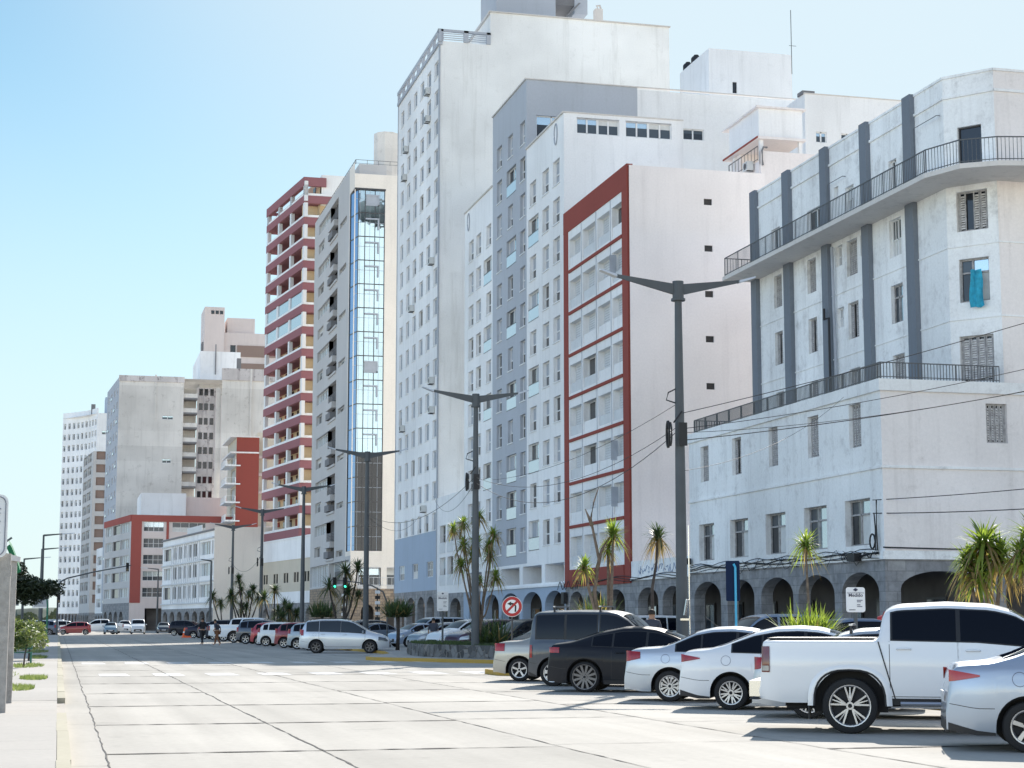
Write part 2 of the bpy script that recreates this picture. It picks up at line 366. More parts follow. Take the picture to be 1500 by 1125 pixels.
# ------------------------------------------------------------------ wall planes
class Plane:
    """u runs to the right as seen from outside, d goes into the wall"""
    def __init__(s, ox, oy, ux, uy):
        l = math.hypot(ux, uy); s.o = (ox, oy); s.u = (ux/l, uy/l); s.n = (-uy/l, ux/l); s.rz = math.atan2(uy, ux)
    def p(s, u, z, d=0.): return (s.o[0]+s.u[0]*u+s.n[0]*d, s.o[1]+s.u[1]*u+s.n[1]*d, z)
    def box(s, mb, u0, u1, z0, z1, d0, d1, mi=0):
        mb.hexa([s.p(u0,z0,d0), s.p(u1,z0,d0), s.p(u1,z0,d1), s.p(u0,z0,d1), s.p(u0,z1,d0), s.p(u1,z1,d0), s.p(u1,z1,d1), s.p(u0,z1,d1)], mi)
    def quad(s, mb, u0, u1, z0, z1, d=0., mi=0):
        mb.poly([s.p(u0,z0,d), s.p(u1,z0,d), s.p(u1,z1,d), s.p(u0,z1,d)], mi)
    def wall(s, mb, u0, u1, z0, z1, holes=(), depth=.2, mi=0, mr=None):
        mr = mi if mr is None else mr
        hs = [(max(a,u0), min(b,u1), max(c,z0), min(d,z1)) for a,b,c,d in holes]
        us = sorted({round(x,4) for x in [u0,u1]+[h[0] for h in hs]+[h[1] for h in hs]})
        for i in range(len(us)-1):
            a, b = us[i], us[i+1]; m = (a+b)/2
            iv = sorted([(h[2], h[3]) for h in hs if h[0] < m < h[1]])
            z = z0
            for c, d in iv:
                if c > z+1e-4: s.quad(mb, a, b, z, c, 0, mi)
                z = max(z, d)
            if z1 > z+1e-4: s.quad(mb, a, b, z, z1, 0, mi)
        for a, b, c, d in hs:
            mb.poly([s.p(a,c), s.p(a,d), s.p(a,d,depth), s.p(a,c,depth)], mr)
            mb.poly([s.p(b,c), s.p(b,c,depth), s.p(b,d,depth), s.p(b,d)], mr)
            mb.poly([s.p(a,d), s.p(b,d), s.p(b,d,depth), s.p(a,d,depth)], mr)
            mb.poly([s.p(a,c), s.p(a,c,depth), s.p(b,c,depth), s.p(b,c)], mr)
    def arches(s, mb, u0, u1, z0, z1, arcs, depth=.55, mi=0, n=14):
        """arcs: (ua, ub, spring, apex)"""
        z = u0
        for a, b, sp, ap in sorted(arcs):
            s.box(mb, z, a, z0, z1, 0, depth, mi)
            pts = []
            for i in range(n+1):
                t = math.pi*(1-i/n); pts.append(((a+b)/2+(b-a)/2*math.cos(t), sp+(ap-sp)*math.sin(t)))
            for i in range(n):
                (ua, za), (ub, zb) = pts[i], pts[i+1]
                mb.poly([s.p(ua,za), s.p(ub,zb), s.p(ub,z1), s.p(ua,z1)], mi)
                mb.poly([s.p(ua,za), s.p(ua,za,depth), s.p(ub,zb,depth), s.p(ub,zb)], mi)
                mb.poly([s.p(ua,za,depth), s.p(ua,z1,depth), s.p(ub,z1,depth), s.p(ub,zb,depth)], mi)
            z = b
        s.box(mb, z, u1, z0, z1, 0, depth, mi)

WCACHE = {}
def wmesh(style, w, h, var=0):
    key = (style, round(w,2), round(h,2), var)
    if key in WCACHE: return WCACHE[key]
    w, h = key[1], key[2]
    f = MB(); g = MB(); fm = ['frame_white']; gm = ['glass_mid']
    def rim(t=.06, d=.07, mi=0):
        f.box(0,w,0,d,0,t,mi); f.box(0,w,0,d,h-t,h,mi); f.box(0,t,0,d,t,h-t,mi); f.box(w-t,w,0,d,t,h-t,mi)
    def gq(x0,x1,z0,z1,y=.05,mi=0): g.poly([(x0,y,z0),(x1,y,z0),(x1,y,z1),(x0,y,z1)],mi)
    if style == 'twin':
        rim(.07); f.box(.07,w-.07,0,.06,h*.42,h*.42+.08); f.box(w*.5-.03,w*.5+.03,.01,.06,.07,h-.07)
        gm = ['glass_mid','glass_dark','glass_sky','shutter_pale']
        gq(0,w*.5,0,h*.45,.05,(1,0,1,3)[var%4]); gq(w*.5,w,0,h*.45,.05,0)
        f.box(-.04,w+.04,-.26,-.02,-.07,0)
        gq(0,w*.5,h*.45,h,.05,(3,3,1,3)[var%4]); gq(w*.5,w,h*.45,h,.05,(0,1,1,2)[var%4])
    elif style == 'balconet':
        fm = ['frame_white','glass_rail','rail_metal']; gm = ['shutter_pale','glass_dark','glass_sky']
        rim(.07); f.box(w*.5-.03,w*.5+.03,.01,.06,.07,h-.07)
        f.box(.02,w-.02,-.2,-.18,.05,h*.42,1); f.box(0,w,-.21,-.17,h*.42,h*.42+.05,2); f.box(0,w,-.21,-.17,.0,.05,2)
        gq(0,w*.5,0,h,.05,(0,1,1)[var%3]); gq(w*.5,w,0,h,.05,(2,2,0)[var%3])
    elif style == 'blind':
        fm = ['frame_white','shutter_pale','ac_white']; gm = ['glass_dark','glass_mid']
        rim(.05)
        fr = (1.,1.,1.,.72,.0,.5,.86)[var%7]
        z = h*(1-fr)
        if fr: 
            n = max(2, int((h-z)/.12))
            for i in range(n):
                a = z+(h-z)*i/n; b = z+(h-z)*(i+1)/n
                f.poly([(.05,.015,a),(w-.05,.015,a),(w-.05,.03,b),(.05,.03,b)],1)
        gq(0,w,0,h,.06,0); f.box(-.05,w+.05,-.2,-.02,-.07,0)
    elif style == 'rollup':   # wide roller shutter between mullions
        fm = ['frame_white','shutter_white']; gm = ['glass_dark','glass_mid']
        rim(.06); f.box(w*.5-.03,w*.5+.03,0,.05,.06,h-.06)
        fr = (1.,1.,1.,.8,0.,.55)[var%6]; z = h*(1-fr)
        if fr:
            n = max(2, int((h-z)/.14))
            for i in range(n):
                a = z+(h-z)*i/n; b = z+(h-z)*(i+1)/n
                f.poly([(.06,.01,a),(w-.06,.01,a),(w-.06,.03,b),(.06,.03,b)],1)
        gq(0,w,0,h,.06,0)
    elif style == 'shutter':  # old slatted shutters, two leaves
        fm = ['frame_wood','shutter_old']; gm = ['glass_dark']
        rim(.07, .1)
        n = 4
        for i in range(n):
            a = .07+(w-.14)*i/n+.01; b = .07+(w-.14)*(i+1)/n-.01
            if var % 3 == 1 and i == 1: continue
            f.box(a,a+.05,.0,.05,.07,h-.07,0); f.box(b-.05,b,.0,.05,.07,h-.07,0)
            m = int((h-.3)/.09)
            for j in range(m):
                z = .12+(h-.26)*j/m
                f.poly([(a+.05,.0,z),(b-.05,.0,z),(b-.05,.04,z+.085),(a+.05,.04,z+.085)],1)
            f.box(a+.05,b-.05,0,.045,h*.48,h*.48+.06,0)
        gq(0,w,0,h,.09,0)
    elif style == 'sash':     # tall window with transom and half-drawn curtain
        fm = ['frame_wood']; gm = ['glass_dark','curtain','glass_mid','glass_sky']
        rim(.07,.08); f.box(.07,w-.07,.0,.07,h*.66,h*.66+.07); f.box(w*.42-.035,w*.42+.035,0,.07,.07,h-.07)
        gq(0,w*.42,0,h*.69,.06,(0,2,0)[var%3]); gq(w*.42,w,0,h*.69,.06,(1,3,1)[var%3])
        gq(0,w*.42,h*.69,h,.06,2); gq(w*.42,w,h*.69,h,.06,3)
        f.box(-.05,w+.05,-.08,.02,-.08,0)
    elif style == 'cross':    # small-panes casement, white
        rim(.06); f.box(w*.5-.04,w*.5+.04,0,.06,0,h); f.box(.06,w-.06,0,.05,h*.45,h*.45+.05)
        f.box(w*.25-.02,w*.25+.02,.01,.05,0,h); f.box(w*.75-.02,w*.75+.02,.01,.05,0,h)
        gm = ['glass_mid','curtain','glass_sky']; gq(0,w,0,h*.45,.05,(0,1)[var%2]); gq(0,w,h*.45,h,.05,(0,0,2)[var%3])
    elif style == 'wide':     # aluminium slider
        rim(.07); f.box(w*.5-.05,w*.5+.05,0,.07,0,h)
        gm = ['glass_dark','glass_mid','glass_sky','curtain']
        gq(0,w,0,h*.62,.05,0 if var%2 else 1); gq(0,w,h*.62,h,.05,(2,1,3)[var%3])
    elif style == 'strip':    # tall glazing strips
        n = max(2, int(w/.8)); gm = ['glass_sky','glass_mid','glass_dark']
        rim(.06)
        for i in range(1,n): f.box(w*i/n-.03,w*i/n+.03,0,.06,.06,h-.06)
        for i in range(n): gq(w*i/n,w*(i+1)/n,0,h,.05,(0,1,0,2,0)[(i+var)%5])
    elif style == 'vent':
        fm = ['frame_dark']; gm = ['interior_dark']
        rim(.04); 
        for i in range(1,4): f.box(.04,w-.04,0,.03,h*i/4-.015,h*i/4+.015)
        gq(0,w,0,h,.06)
    elif style == 'dark':
        fm = ['frame_dark']; gm = ['glass_dark']; rim(.05); gq(0,w,0,h,.06)
    elif style == 'door':
        rim(.08); f.box(w*.5-.04,w*.5+.04,0,.06,0,h); f.box(.08,w-.08,0,.05,h*.35,h*.35+.05)
        gm = ['glass_dark','glass_mid']; gq(0,w,0,h,.06,var%2)
    WCACHE[key] = (f.mesh('window_'+style, fm), g.mesh('pane_'+style, gm))
    return WCACHE[key]
def window(parent, P, u0, u1, z0, z1, style, var=0, depth=.18, sub=True, name='window'):
    a, b = wmesh(style, u1-u0, z1-z0, var)
    w = parent['_w']; q = P.p(u0, z0, depth)
    o = place(a, name, parent, (q[0]-w[0], q[1]-w[1], q[2]-w[2]), P.rz)
    place(b, 'pane', o, (0,0,0))
    return o
def acunit():
    if 'ac' in WCACHE: return WCACHE['ac']
    m = MB(); m.box(0,.75,-.42,-.02,0,.55,0); m.tube([(.38,-.43,.28),(.38,-.435,.28)],.2,14,1)
    for i in range(5): m.box(.66,.73,-.425,-.42,.08+i*.09,.12+i*.09,1)
    m.box(.05,.1,-.42,0,-.06,0,1); m.box(.62,.67,-.42,0,-.06,0,1)
    WCACHE['ac'] = m.mesh('air_conditioner', ['ac_white','frame_dark'].copy() and [M['ac_white'],M['frame_dark']]); return WCACHE['ac']
def ac(P, u, z, label):
    q = P.p(u, z, -.02)
    o = bpy.data.objects.new('air_conditioner', acunit()); COL.objects.link(o); o.location = q; o.rotation_euler = (0,0,P.rz)
    tag(o, label, 'air conditioner', 'air conditioning units on the facades')
    return o
def railing(mb, pts, z, h=1., step=.16, r=.012, mi=0):
    for i in range(len(pts)-1):
        a = Vector((*pts[i], 0)); b = Vector((*pts[i+1], 0)); L = (b-a).length; n = max(1, int(L/step))
        d = (b-a)/L; q = Vector((-d.y, d.x, 0))
        def bar(p0, p1, w, z0, z1):
            s0 = p0-q*w; s1 = p1-q*w; e1 = p1+q*w; e0 = p0+q*w
            mb.hexa([(s0.x,s0.y,z0),(s1.x,s1.y,z0),(e1.x,e1.y,z0),(e0.x,e0.y,z0),(s0.x,s0.y,z1),(s1.x,s1.y,z1),(e1.x,e1.y,z1),(e0.x,e0.y,z1)], mi)
        bar(a, b, .022, z+h-.04, z+h); bar(a, b, .015, z+.08, z+.11)
        for k in range(n+1):
            p = a+d*(L*k/n); w = r*2 if k % 12 == 0 else r
            bar(p-d*w, p+d*w, w, z, z+h-.04)
X0 = Plane(30, 0, 0, -1)          # street facades: u = -Y
def ys(a, b, c, d): return (-b, -a, c, d)
def side(Y): return Plane(0, Y, 1, 0)   # walls facing the camera: u = X
def shell(parent, x0, x1, y0, y1, z0, z1, mat, name='wall', skip=''):
    """closed block: sides except those named in skip, plus roof"""
    m = MB()
    if 'l' not in skip: m.poly([(x0,y1,z0),(x0,y0,z0),(x0,y0,z1),(x0,y1,z1)])
    if 'f' not in skip: m.poly([(x0,y0,z0),(x1,y0,z0),(x1,y0,z1),(x0,y0,z1)])
    if 'r' not in skip: m.poly([(x1,y0,z0),(x1,y1,z0),(x1,y1,z1),(x1,y0,z1)])
    if 'b' not in skip: m.poly([(x1,y1,z0),(x0,y1,z0),(x0,y1,z1),(x1,y1,z1)])
    if 't' not in skip: m.poly([(x0,y0,z1),(x1,y0,z1),(x1,y1,z1),(x0,y1,z1)])
    return m.obj(name, mat, parent)
def arcade(parent, y0, y1, arcs, ztop, stone='arcade_stone', back=33.6, P=X0, fronts=True):
    """covered walk behind stone arches, with shop fronts at the back"""
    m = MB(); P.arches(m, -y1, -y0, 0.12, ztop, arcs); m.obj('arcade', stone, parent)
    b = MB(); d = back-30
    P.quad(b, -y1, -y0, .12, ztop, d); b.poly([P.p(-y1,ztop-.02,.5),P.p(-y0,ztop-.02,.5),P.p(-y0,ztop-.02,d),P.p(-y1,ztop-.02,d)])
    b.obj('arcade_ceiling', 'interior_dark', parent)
    if fronts:
        for a, c, s, ap in arcs:
            u0 = a+(c-a)*random.uniform(0,.35); w = (c-a)*random.uniform(.35,.6)
            f = MB(); P.box(f, u0, u0+w, .15, 2.5, d-.1, d-.04, 0); P.quad(f, u0+.08, u0+w*.5-.04, .25, 2.4, d-.12, 1); P.quad(f, u0+w*.5+.04, u0+w-.08, .25, 2.4, d-.12, random.choice((1,2,1,3)))
            f.obj('shop_front', ['frame_dark','glass_mid','glass_sky','interior_warm'], parent)
# ================================================================== BUILDINGS
def bld(name, x, y, label, cat='building'): return root(name, (x, y, 0), label, cat, world=True)

# ---- old corner building -------------------------------------------------
A = bld('corner_building', 32, 70, 'aged white corner building with dark grey pilasters and a curved balcony slab')
ar = [(-82.2,-78.6),(-77.75,-74.45),(-73.65,-70.1),(-69.55,-65.95),(-65.25,-61.95)]
arcade(A, 61.4, 82.7, [(a,b,2.62,3.42) for a,b in ar], 3.88)
m = MB(); SP = side(61.4)
SP.arches(m, 30.553, 46, .12, 3.88, [(30.62,34.0,2.75,3.43),(35.0,39.4,2.75,3.43)], depth=.55); m.obj('side_arcade','arcade_stone',A)
m = MB()
hr1 = [ys(79.96,81.07,8.22,9.93),ys(75.73,76.87,8.22,9.93),ys(71.44,72.47,8.24,9.95),ys(67.15,68.24,8.25,9.97),ys(63.14,64.23,8.28,10.0)]
hr0 = [ys(79.36,81.4,4.43,6.18),ys(75.05,77.3,4.43,6.18),ys(70.77,73.0,4.43,6.2),ys(66.53,68.8,4.45,6.22),ys(62.53,64.8,4.45,6.25)]
X0.wall(m, -82.7, -61.4, 3.9, 10.25, hr1+hr0, .3)
m.obj('street_wall','aged_white',A)
m = MB(); SP.wall(m, 30, 60, 3.9, 10.25, [(34.41,35.31,8.35,9.88)], .3)
m.obj('side_wall','aged_side',A); m = MB(); m.poly([(30,82.7,3.9),(30,82.7,10.25),(60,82.7,10.25),(60,82.7,3.9)]); m.obj('rear_wall','aged_side',A)
m = MB(); m.box(29.9,60,61.3,82.72,10.25,10.7); m.box(29.93,60,61.33,82.7,7.3,7.4); m.box(29.9,60,61.3,82.72,3.86,4.18)
m.obj('cornice','aged_white',A)
for i,h in enumerate(hr1): window(A, X0, *h, 'shutter', (0,1,0,2,0)[i], .16)
for i,h in enumerate(hr0): window(A, X0, *h, 'sash', (0,2,0,1,2)[i], .24)
window(A, SP, 34.41,35.31,8.35,9.88,'shutter',0,.14)
# upper block set back behind the terrace
XU = 34.1; UP = Plane(XU,0,0,-1)
CH = Plane(XU,63.4,35.45-XU,61.75-63.4); CL = math.hypot(35.45-XU,61.75-63.4)
US = Plane(0,61.75,1,0); ZR = 23.35
def yz(a,b,c,d): return (-b,-a,c,d)
up = []
for a,b in ((80.3,81.3),(76.2,77.2),(71.7,72.8),(67.4,68.5)):
    up += [(yz(a,b,16.97,18.6),'shutter'),(yz(a,b,14.1,15.75),'shutter'),(yz(a,b,10.9,12.75),'shutter')]
for a,b in ((73.25,73.95),(70.75,71.35)):
    up += [(yz(a,b,17.65,18.6),'cross'),(yz(a,b,14.8,15.72),'cross'),(yz(a,b,11.7,12.6),'cross')]
up[9] = (up[9][0],'cross'); up[10] = (up[10][0],'sash')
up += [(yz(75.35,77.1,19.1,20.95),'door'),(yz(73.5,74.0,20.75,21.4),'cross'),(yz(71.9,72.8,20.0,21.1),'cross'),(yz(70.85,71.25,20.75,21.4),'dark'),(yz(67.65,68.4,19.1,21.2),'door'),(yz(80.4,81.5,19.1,21.0),'door')]
m = MB(); UP.wall(m, -83.8, -63.4, 10, ZR, [h for h,_ in up], .22)
cu = CL/2
ch = [((cu-.65,cu+.65,16.97,18.6),'shutter',1),((cu-.62,cu+.62,14.1,15.85),'sash',0),((cu-.7,cu+.7,10.9,12.75),'shutter',0),((cu-.5,cu+.5,19.1,21.25),'dark',0)]
m2 = MB(); CH.wall(m, 0, CL, 10, ZR, [c[0] for c in ch], .22)
us = [((38.2,39.4,16.97,18.6),'shutter',0),((38.2,39.4,14.1,15.75),'shutter',1),((38.2,39.4,19.1,21.2),'door',0)]
US.wall(m2, 35.45, 58, 10, ZR, [c[0] for c in us], .22)
m2.poly([(58,61.75,10),(58,83.8,10),(58,83.8,ZR),(58,61.75,ZR)]); m2.poly([(XU,83.8,10),(XU,83.8,ZR),(58,83.8,ZR),(58,83.8,10)])
m2.poly([(XU,83.8,ZR-.4),(XU,63.4,ZR-.4),(35.45,61.75,ZR-.4),(58,61.75,ZR-.4),(58,83.8,ZR-.4)])
m.obj('upper_street_wall','aged_white',A); m2.obj('upper_side_wall','aged_side',A)
m = MB(); m.poly([(30.1,82.6,10.71),(30.1,61.5,10.71),(60,61.5,10.71),(60,82.6,10.71)]); m.obj('terrace_floor','concrete_slab',A)
for i,(h,st) in enumerate(up): window(A, UP, *h, st, i, .15)
for h,st,v in ch: window(A, CH, *h, st, v, .14)
for h,st,v in us: window(A, US, *h, st, v, .14)
# cyan cloth hanging out of the corner window
m = MB(); rows = []
for i in range(9):
    z = 15.35-i*.19; rows.append([CH.p(cu-.12+j*(.07+.004*i)+.025*math.sin(i*.8+j), z+.03*math.sin(j*1.3), -.08-.09*math.sin(j*1.9+i*.35)-.02*i*.6) for j in range(7)])
m.grid(rows)
tag(m.obj('curtain', 'cyan_cloth', None, smooth=True), 'bright blue curtain blowing out of the open corner window of the aged white building', 'curtain')
m = MB()
for a,b in ((83.0,83.82),(78.7,79.6),(74.3,75.1),(70.0,70.8),(65.75,66.6)):
    m = MB(); UP.box(m, -b, -a-.12, 10.0, ZR+.12, -.22, .02); m.obj('pilaster','dark_pilaster',A)
m = MB()
for a,b in ((-83.8,-63.4),): UP.box(m, a, b, 22.5, 22.6, -.07, .02)
CH.box(m, 0, CL, 22.5, 22.6, -.07, .02); US.box(m, 35.45, 58, 22.5, 22.6, -.07, .02)
UP.box(m, -83.8, -63.4, ZR, ZR+.1, -.05, .2); CH.box(m, 0, CL, ZR, ZR+.1, -.05, .2); US.box(m, 35.45, 58, ZR, ZR+.1, -.05, .2)
for z in (13.4,16.35): UP.box(m, -83.8, -63.4, z, z+.06, -.04, .02); CH.box(m, 0, CL, z, z+.06, -.04, .02); US.box(m, 35.45, 58, z, z+.06, -.04, .02)
m.obj('moulding','aged_white',A)
slab = [(32.45,84.1),(32.5,62.1),(33.1,60.4),(34.3,59.6),(35.4,59.35),(56,59.35),(56,61.9),(35.4,61.9),(34.2,63.5),(34.2,84.1)]
m = MB(); m.prism(slab, 18.84, 19.04); m.obj('balcony_slab','concrete_slab',A)
m = MB(); railing(m, [(34.1,84.0),(32.55,84.0),(32.6,62.15),(33.18,60.5),(34.35,59.7),(35.4,59.45),(55.9,59.45)], 19.04, .98, .15, .009); m.obj('balcony_railing','rail_metal',A)
m = MB(); railing(m, [(33.9,82.1),(30.08,82.1),(30.08,61.5),(35.1,61.5)], 10.71, .66, .13, .012); m.obj('terrace_railing','rail_metal',A)
m = MB()
m.tube([(34.0,73.98,11),(33.92,73.98,18.6)], .07, 8); pass
m.obj('drain_pipe','shutter_pale',A); m = MB(); m.tube([(33.7,74.0,10.7),(33.7,74.0,15.3),(33.7,74.5,15.3),(33.7,74.5,15.8)], .06, 6); m.obj('flue_pipe','cable_black',A)
for (a,b,z) in ((65.6,63.6,21.9),(74.2,72.6,21.6)):
    m = MB(); m.tube([(33.9,a,19.1),(33.9,a,z),(33.9,b,z),(34.05,b,z)], .018, 5); m.obj('awning_frame','rail_metal',A)

# ---- low arcade between ----------------------------------------------------
B0 = bld('low_arcade_building', 32, 87, 'low white single-storey arcade with scribbled paint on its parapet')
arcade(B0, 82.7, 92, [(-90.95,-87.6,2.55,3.32),(-86.95,-83.9,2.55,3.32)], 3.75)
m = MB(); m.box(29.98,38.1,82.7,92,3.75,4.75); m.box(29.9,30,82.72,91.98,3.72,3.84); m.obj('parapet','aged_white',B0)
m = MB(); 
for i in range(16):
    y = 90.9-i*.5; pts = [(29.975, y-random.random()*.35-k*.12, 4.0+random.random()*.55) for k in range(5)]
    m.tube(pts, .02, 4)
m.obj('painted_scribble','graffiti_blue',B0)

# ---- red framed block ------------------------------------------------------
B = bld('red_framed_building', 34, 98, 'eight storey block with pink side wall and dark red frame around its white balcony front')
arcade(B, 92, 105, [(-104.1,-101.2,2.55,3.32),(-100.5,-97.3,2.55,3.32),(-96.6,-93.2,2.55,3.32)], 3.6)
m = MB(); bays = [(93.15,95.1),(95.5,97.95),(98.35,101.0),(101.4,103.9)]
zb = [4.62+2.63*k for k in range(8)]
holes = [ys(a,b,z+.22,z+1.98) for z in zb for a,b in bays]
X0.wall(m, -104.12, -93.08, 4.5, 25.6, holes, .42)
m.obj('balcony_front','white_render',B)
m = MB(); X0.box(m,-105.02,-104.1,3.6,25.55,-.05,.1); X0.box(m,-93.1,-92.1,3.6,25.55,-.05,.1); X0.box(m,-105.02,-92.1,25.55,26.9,-.06,.3)
for k in range(1,8): X0.box(m,-103.9,-93.12,zb[k]-.14,zb[k]+.04,-.08,.1)
X0.box(m,-103.9,-93.12,3.6,4.62,-.1,.1)
m.obj('red_frame','red_render',B)
m = MB(); pw = [(34.46,34.92,25.14-2.61*k,25.14-2.61*k+.38-.38-.0) for k in range(5)]
vh = [(34.46,34.95,z-.36,z) for z in (25.13,22.46,19.86,17.31,14.66)]
side(92).wall(m, 30.05, 38.15, 3.6, 26.8, vh, .15)
m.poly([(38.15,92,3.6),(38.15,105,3.6),(38.15,105,26.8),(38.15,92,26.8)]); m.poly([(30,92,26.8),(38.15,92,26.8),(38.15,105,26.8),(30,105,26.8)])
m.poly([(38.15,105,3.6),(30,105,3.6),(30,105,26.8),(38.15,105,26.8)])
m.obj('side_wall','pink_render',B)
for h in vh: window(B, side(92), *h, 'vent', 0, .1)
for j,z in enumerate(zb):
    for i,(a,b) in enumerate(bays):
        window(B, X0, -b+.0, -a, z+.22, z+1.98, 'rollup', (4 if (j,i) in ((7,0),(3,2),(4,2),(2,2)) else 3 if (j,i) in ((2,2),(4,0)) else random.choice((0,1,2,0,3))), .36)
        m = MB(); X0.box(m, -b+.02, -a-.02, z+.22, z+.82, .06, .12); m.obj('balcony_parapet','shutter_white' if random.random()<.6 else 'white_render',B)
m = MB()
for z in (7.3,9.9,20.5): m.box(29.7,30.1,94.6,94.64,z+.6,z+1.7)
for y in (95.3,98.15,101.2): m.box(29.97,30.0,y-.02,y+.02,4.6,25.5)
m.obj('drain_pipe','shutter_pale',B)

# ---- grey and white hotel block --------------------------------------------
D_ = bld('grey_white_building', 34, 118, 'tall apartment block in one grey and two white sections with narrow windows and glass balconets')
arcade(D_, 105, 133.4, [(-131.6,-127.4,2.5,3.45),(-126.4,-122.1,2.5,3.45),(-121.36,-116.26,2.5,3.45),(-115.45,-110.55,2.5,3.45),(-109.8,-105.25,2.5,3.45)], 3.72, stone='blue_grey_render')
secs = [(105,114.3,33.5,'white_render',[(106.0,107.6),(108.6,110.2),(111.8,113.45)],(111.2,113.85),2,30.87,10),
        (114.3,124.1,38.5,'grey_render',[(114.7,116.05),(118.1,119.5),(121.3,122.8)],(117.2,119.9),1,35.75,12),
        (124.1,133.4,33.3,'white_render',[(124.6,126.1),(127.85,129.45),(130.35,132.0)],(124.45,126.95),0,30.69,10)]
for y0,y1,zt,mt,cols,wide,wi,zt0,n in secs:
    m = MB(); hs = []
    for k in range(n):
        for c,(a,b) in enumerate(cols):
            isw = c == wi and (k % 2 == 1 or (n == 12 and k >= 9))
            top = zt0-2.543*k
            if isw: hs.append((ys(wide[0],wide[1],top-1.95+.1,top+.1),'balconet',k))
            else: hs.append((ys(a,b,top-1.62,top),'twin',random.randint(0,3)))
    X0.wall(m, -y1, -y0, 5.35, zt, [h[0] for h in hs], .28)
    m.obj('street_wall', mt, D_)
    for h,st,v in hs: window(D_, X0, *h, st, v, .2)
m = MB()
col = [ys(105.3,109.75,3.98,5.15),ys(110.6,115.4,3.98,5.15),ys(116.3,121.4,3.98,5.15),ys(122.1,126.4,3.98,5.15),ys(127.4,131.8,3.98,5.15)]
X0.wall(m, -133.4,-105, 3.72, 5.35, col, 1.6); X0.box(m,-133.4,-105,3.72,3.86,-.12,.1); X0.quad(m,-133.4,-105,3.72,5.35,1.6,1)
m.obj('colonnade',['white_render','interior_dark'],D_)
m = MB(); wh = [(30.85,33.68,32.2,33.25-.0),(34.1,37.2,32.2,33.25)]
# near white section: side wall with the two strip windows
side(105).wall(m, 30, 38, 3.7, 33.5, wh, .25); m.poly([(38,105,3.7),(38,114.3,3.7),(38,114.3,33.5),(38,105,33.5)]); m.poly([(30,105,33.2),(38,105,33.2),(38,114.3,33.2),(30,114.3,33.2)])
m.obj('near_side_wall','white_render',D_)
for a,b,c,d in wh:
    window(D_, side(105), a, (a+b)/2, c, d, 'wide', 0, .12); window(D_, side(105), (a+b)/2, b, c, d, 'wide', 2, .12)
m = MB(); gw = (30.7,32.9,34.4,36.0)
side(114.3).wall(m, 30, 38, 30, 38.5, [gw], .25); m.poly([(30,114.3,38.4),(38,114.3,38.4),(38,124.1,38.4),(30,124.1,38.4)]); m.poly([(38,124.1,30),(30,124.1,30),(30,124.1,38.5),(38,124.1,38.5)])
m.obj('grey_side_wall','grey_render',D_); window(D_, side(114.3), *gw, 'wide', 3, .15)
m = MB(); ww = (41.3,42.9,35.0,35.8)
side(114.3).wall(m, 38, 50.5, 22, 38.35, [ww], .25); m.poly([(50.5,114.3,22),(50.5,133,22),(50.5,133,38.35),(50.5,114.3,38.35)]); m.poly([(38,114.3,38.3),(50.5,114.3,38.3),(50.5,133,38.3),(38,133,38.3)])
m.obj('rear_wall','white_render',D_); window(D_, side(114.3), *ww, 'wide', 1, .12)
shell(D_, 30.05, 38, 124.1, 133.4, 3.7, 33.2, 'white_render', 'far_block', 'lf')
m = MB()
for y0,y1,z in ((105,114.3,33.5),(114.3,124.1,38.5),(124.1,133.4,33.3)): m.box(29.9,30.15,y0,y1,z-.02,z+.09)
m.box(30,38,104.93,105.15,33.5,33.57); m.box(30,50.5,114.22,114.45,38.49,38.56); m.obj('coping','concrete_slab',D_)
for y,z in ((106.8,32.55),(132.0,32.35)):
    m = MB(); pts = [X0.p(-y+.34*math.cos(t*math.pi/14), z+.68*math.sin(t*math.pi/14), -.03) for t in range(29)]
    m.tube(pts, .05, 6); m.poly([X0.p(-y+.33*math.cos(t*math.pi/14), z+.66*math.sin(t*math.pi/14), -.01) for t in range(28)], 1); m.obj('oval_medallion',['shutter_pale','white_render'],D_)
m = MB(); m.poly([(33,109,33.2),(38,106.2,33.3),(35,110,34.3)]); m.poly([(30.5,113.5,33.3),(37.5,106,33.3),(34.2,109.6,34.35)]); m.poly([(37.5,106,33.3),(38,114,33.3),(34.2,109.6,34.35)]); m.poly([(31,106,33.25),(37.5,106,33.3),(34.2,109.6,34.35)]); m.obj('low_roof','cement_dark',D_)

# ---- white rooftop volumes behind --------------------------------------------
E1 = bld('white_rooftop_block', 50, 128, 'white rooftop box with a slit window and two black water tanks')
m = MB(); side(125).wall(m, 47.4, 54.3, 36, 45.55, [(49.32,49.68,42.1,43.0)], .25); m.poly([(47.4,131.6,36),(47.4,125,36),(47.4,125,45.55),(47.4,131.6,45.55)]); m.poly([(54.3,125,36),(54.3,131.6,36),(54.3,131.6,45.55),(54.3,125,45.55)]); m.poly([(47.4,125,45.5),(54.3,125,45.5),(54.3,131.6,45.5),(47.4,131.6,45.5)])
m.obj('wall','white_render',E1); window(E1, side(125), 49.32,49.68,42.1,43.0,'dark',0,.1)
for y in (129.4,131.3):
    m = MB(); m.tube([(48.0,y,45.4),(48.0,y,46.15),(48.0,y,46.3)],[.42,.42,.3],14); m.tube([(48,y,46.3),(48,y,46.42)],.2,10); m.obj('water_tank','black_plastic',E1,smooth=True,ang=40)
m = MB(); m.tube([(54.3,125,44),(54.3,125,49.2)],.03,5); m.tube([(54.1,125,46.3),(54.7,125,46.3)],.02,4); m.obj('antenna','rail_metal',E1)
E2 = bld('white_rear_block', 54, 112, 'white rear block with two square windows seen above the aged corner building')
m = MB(); sq = [(48.55,49.35,33.6,34.35),(50.4,51.3,33.7,34.35)]
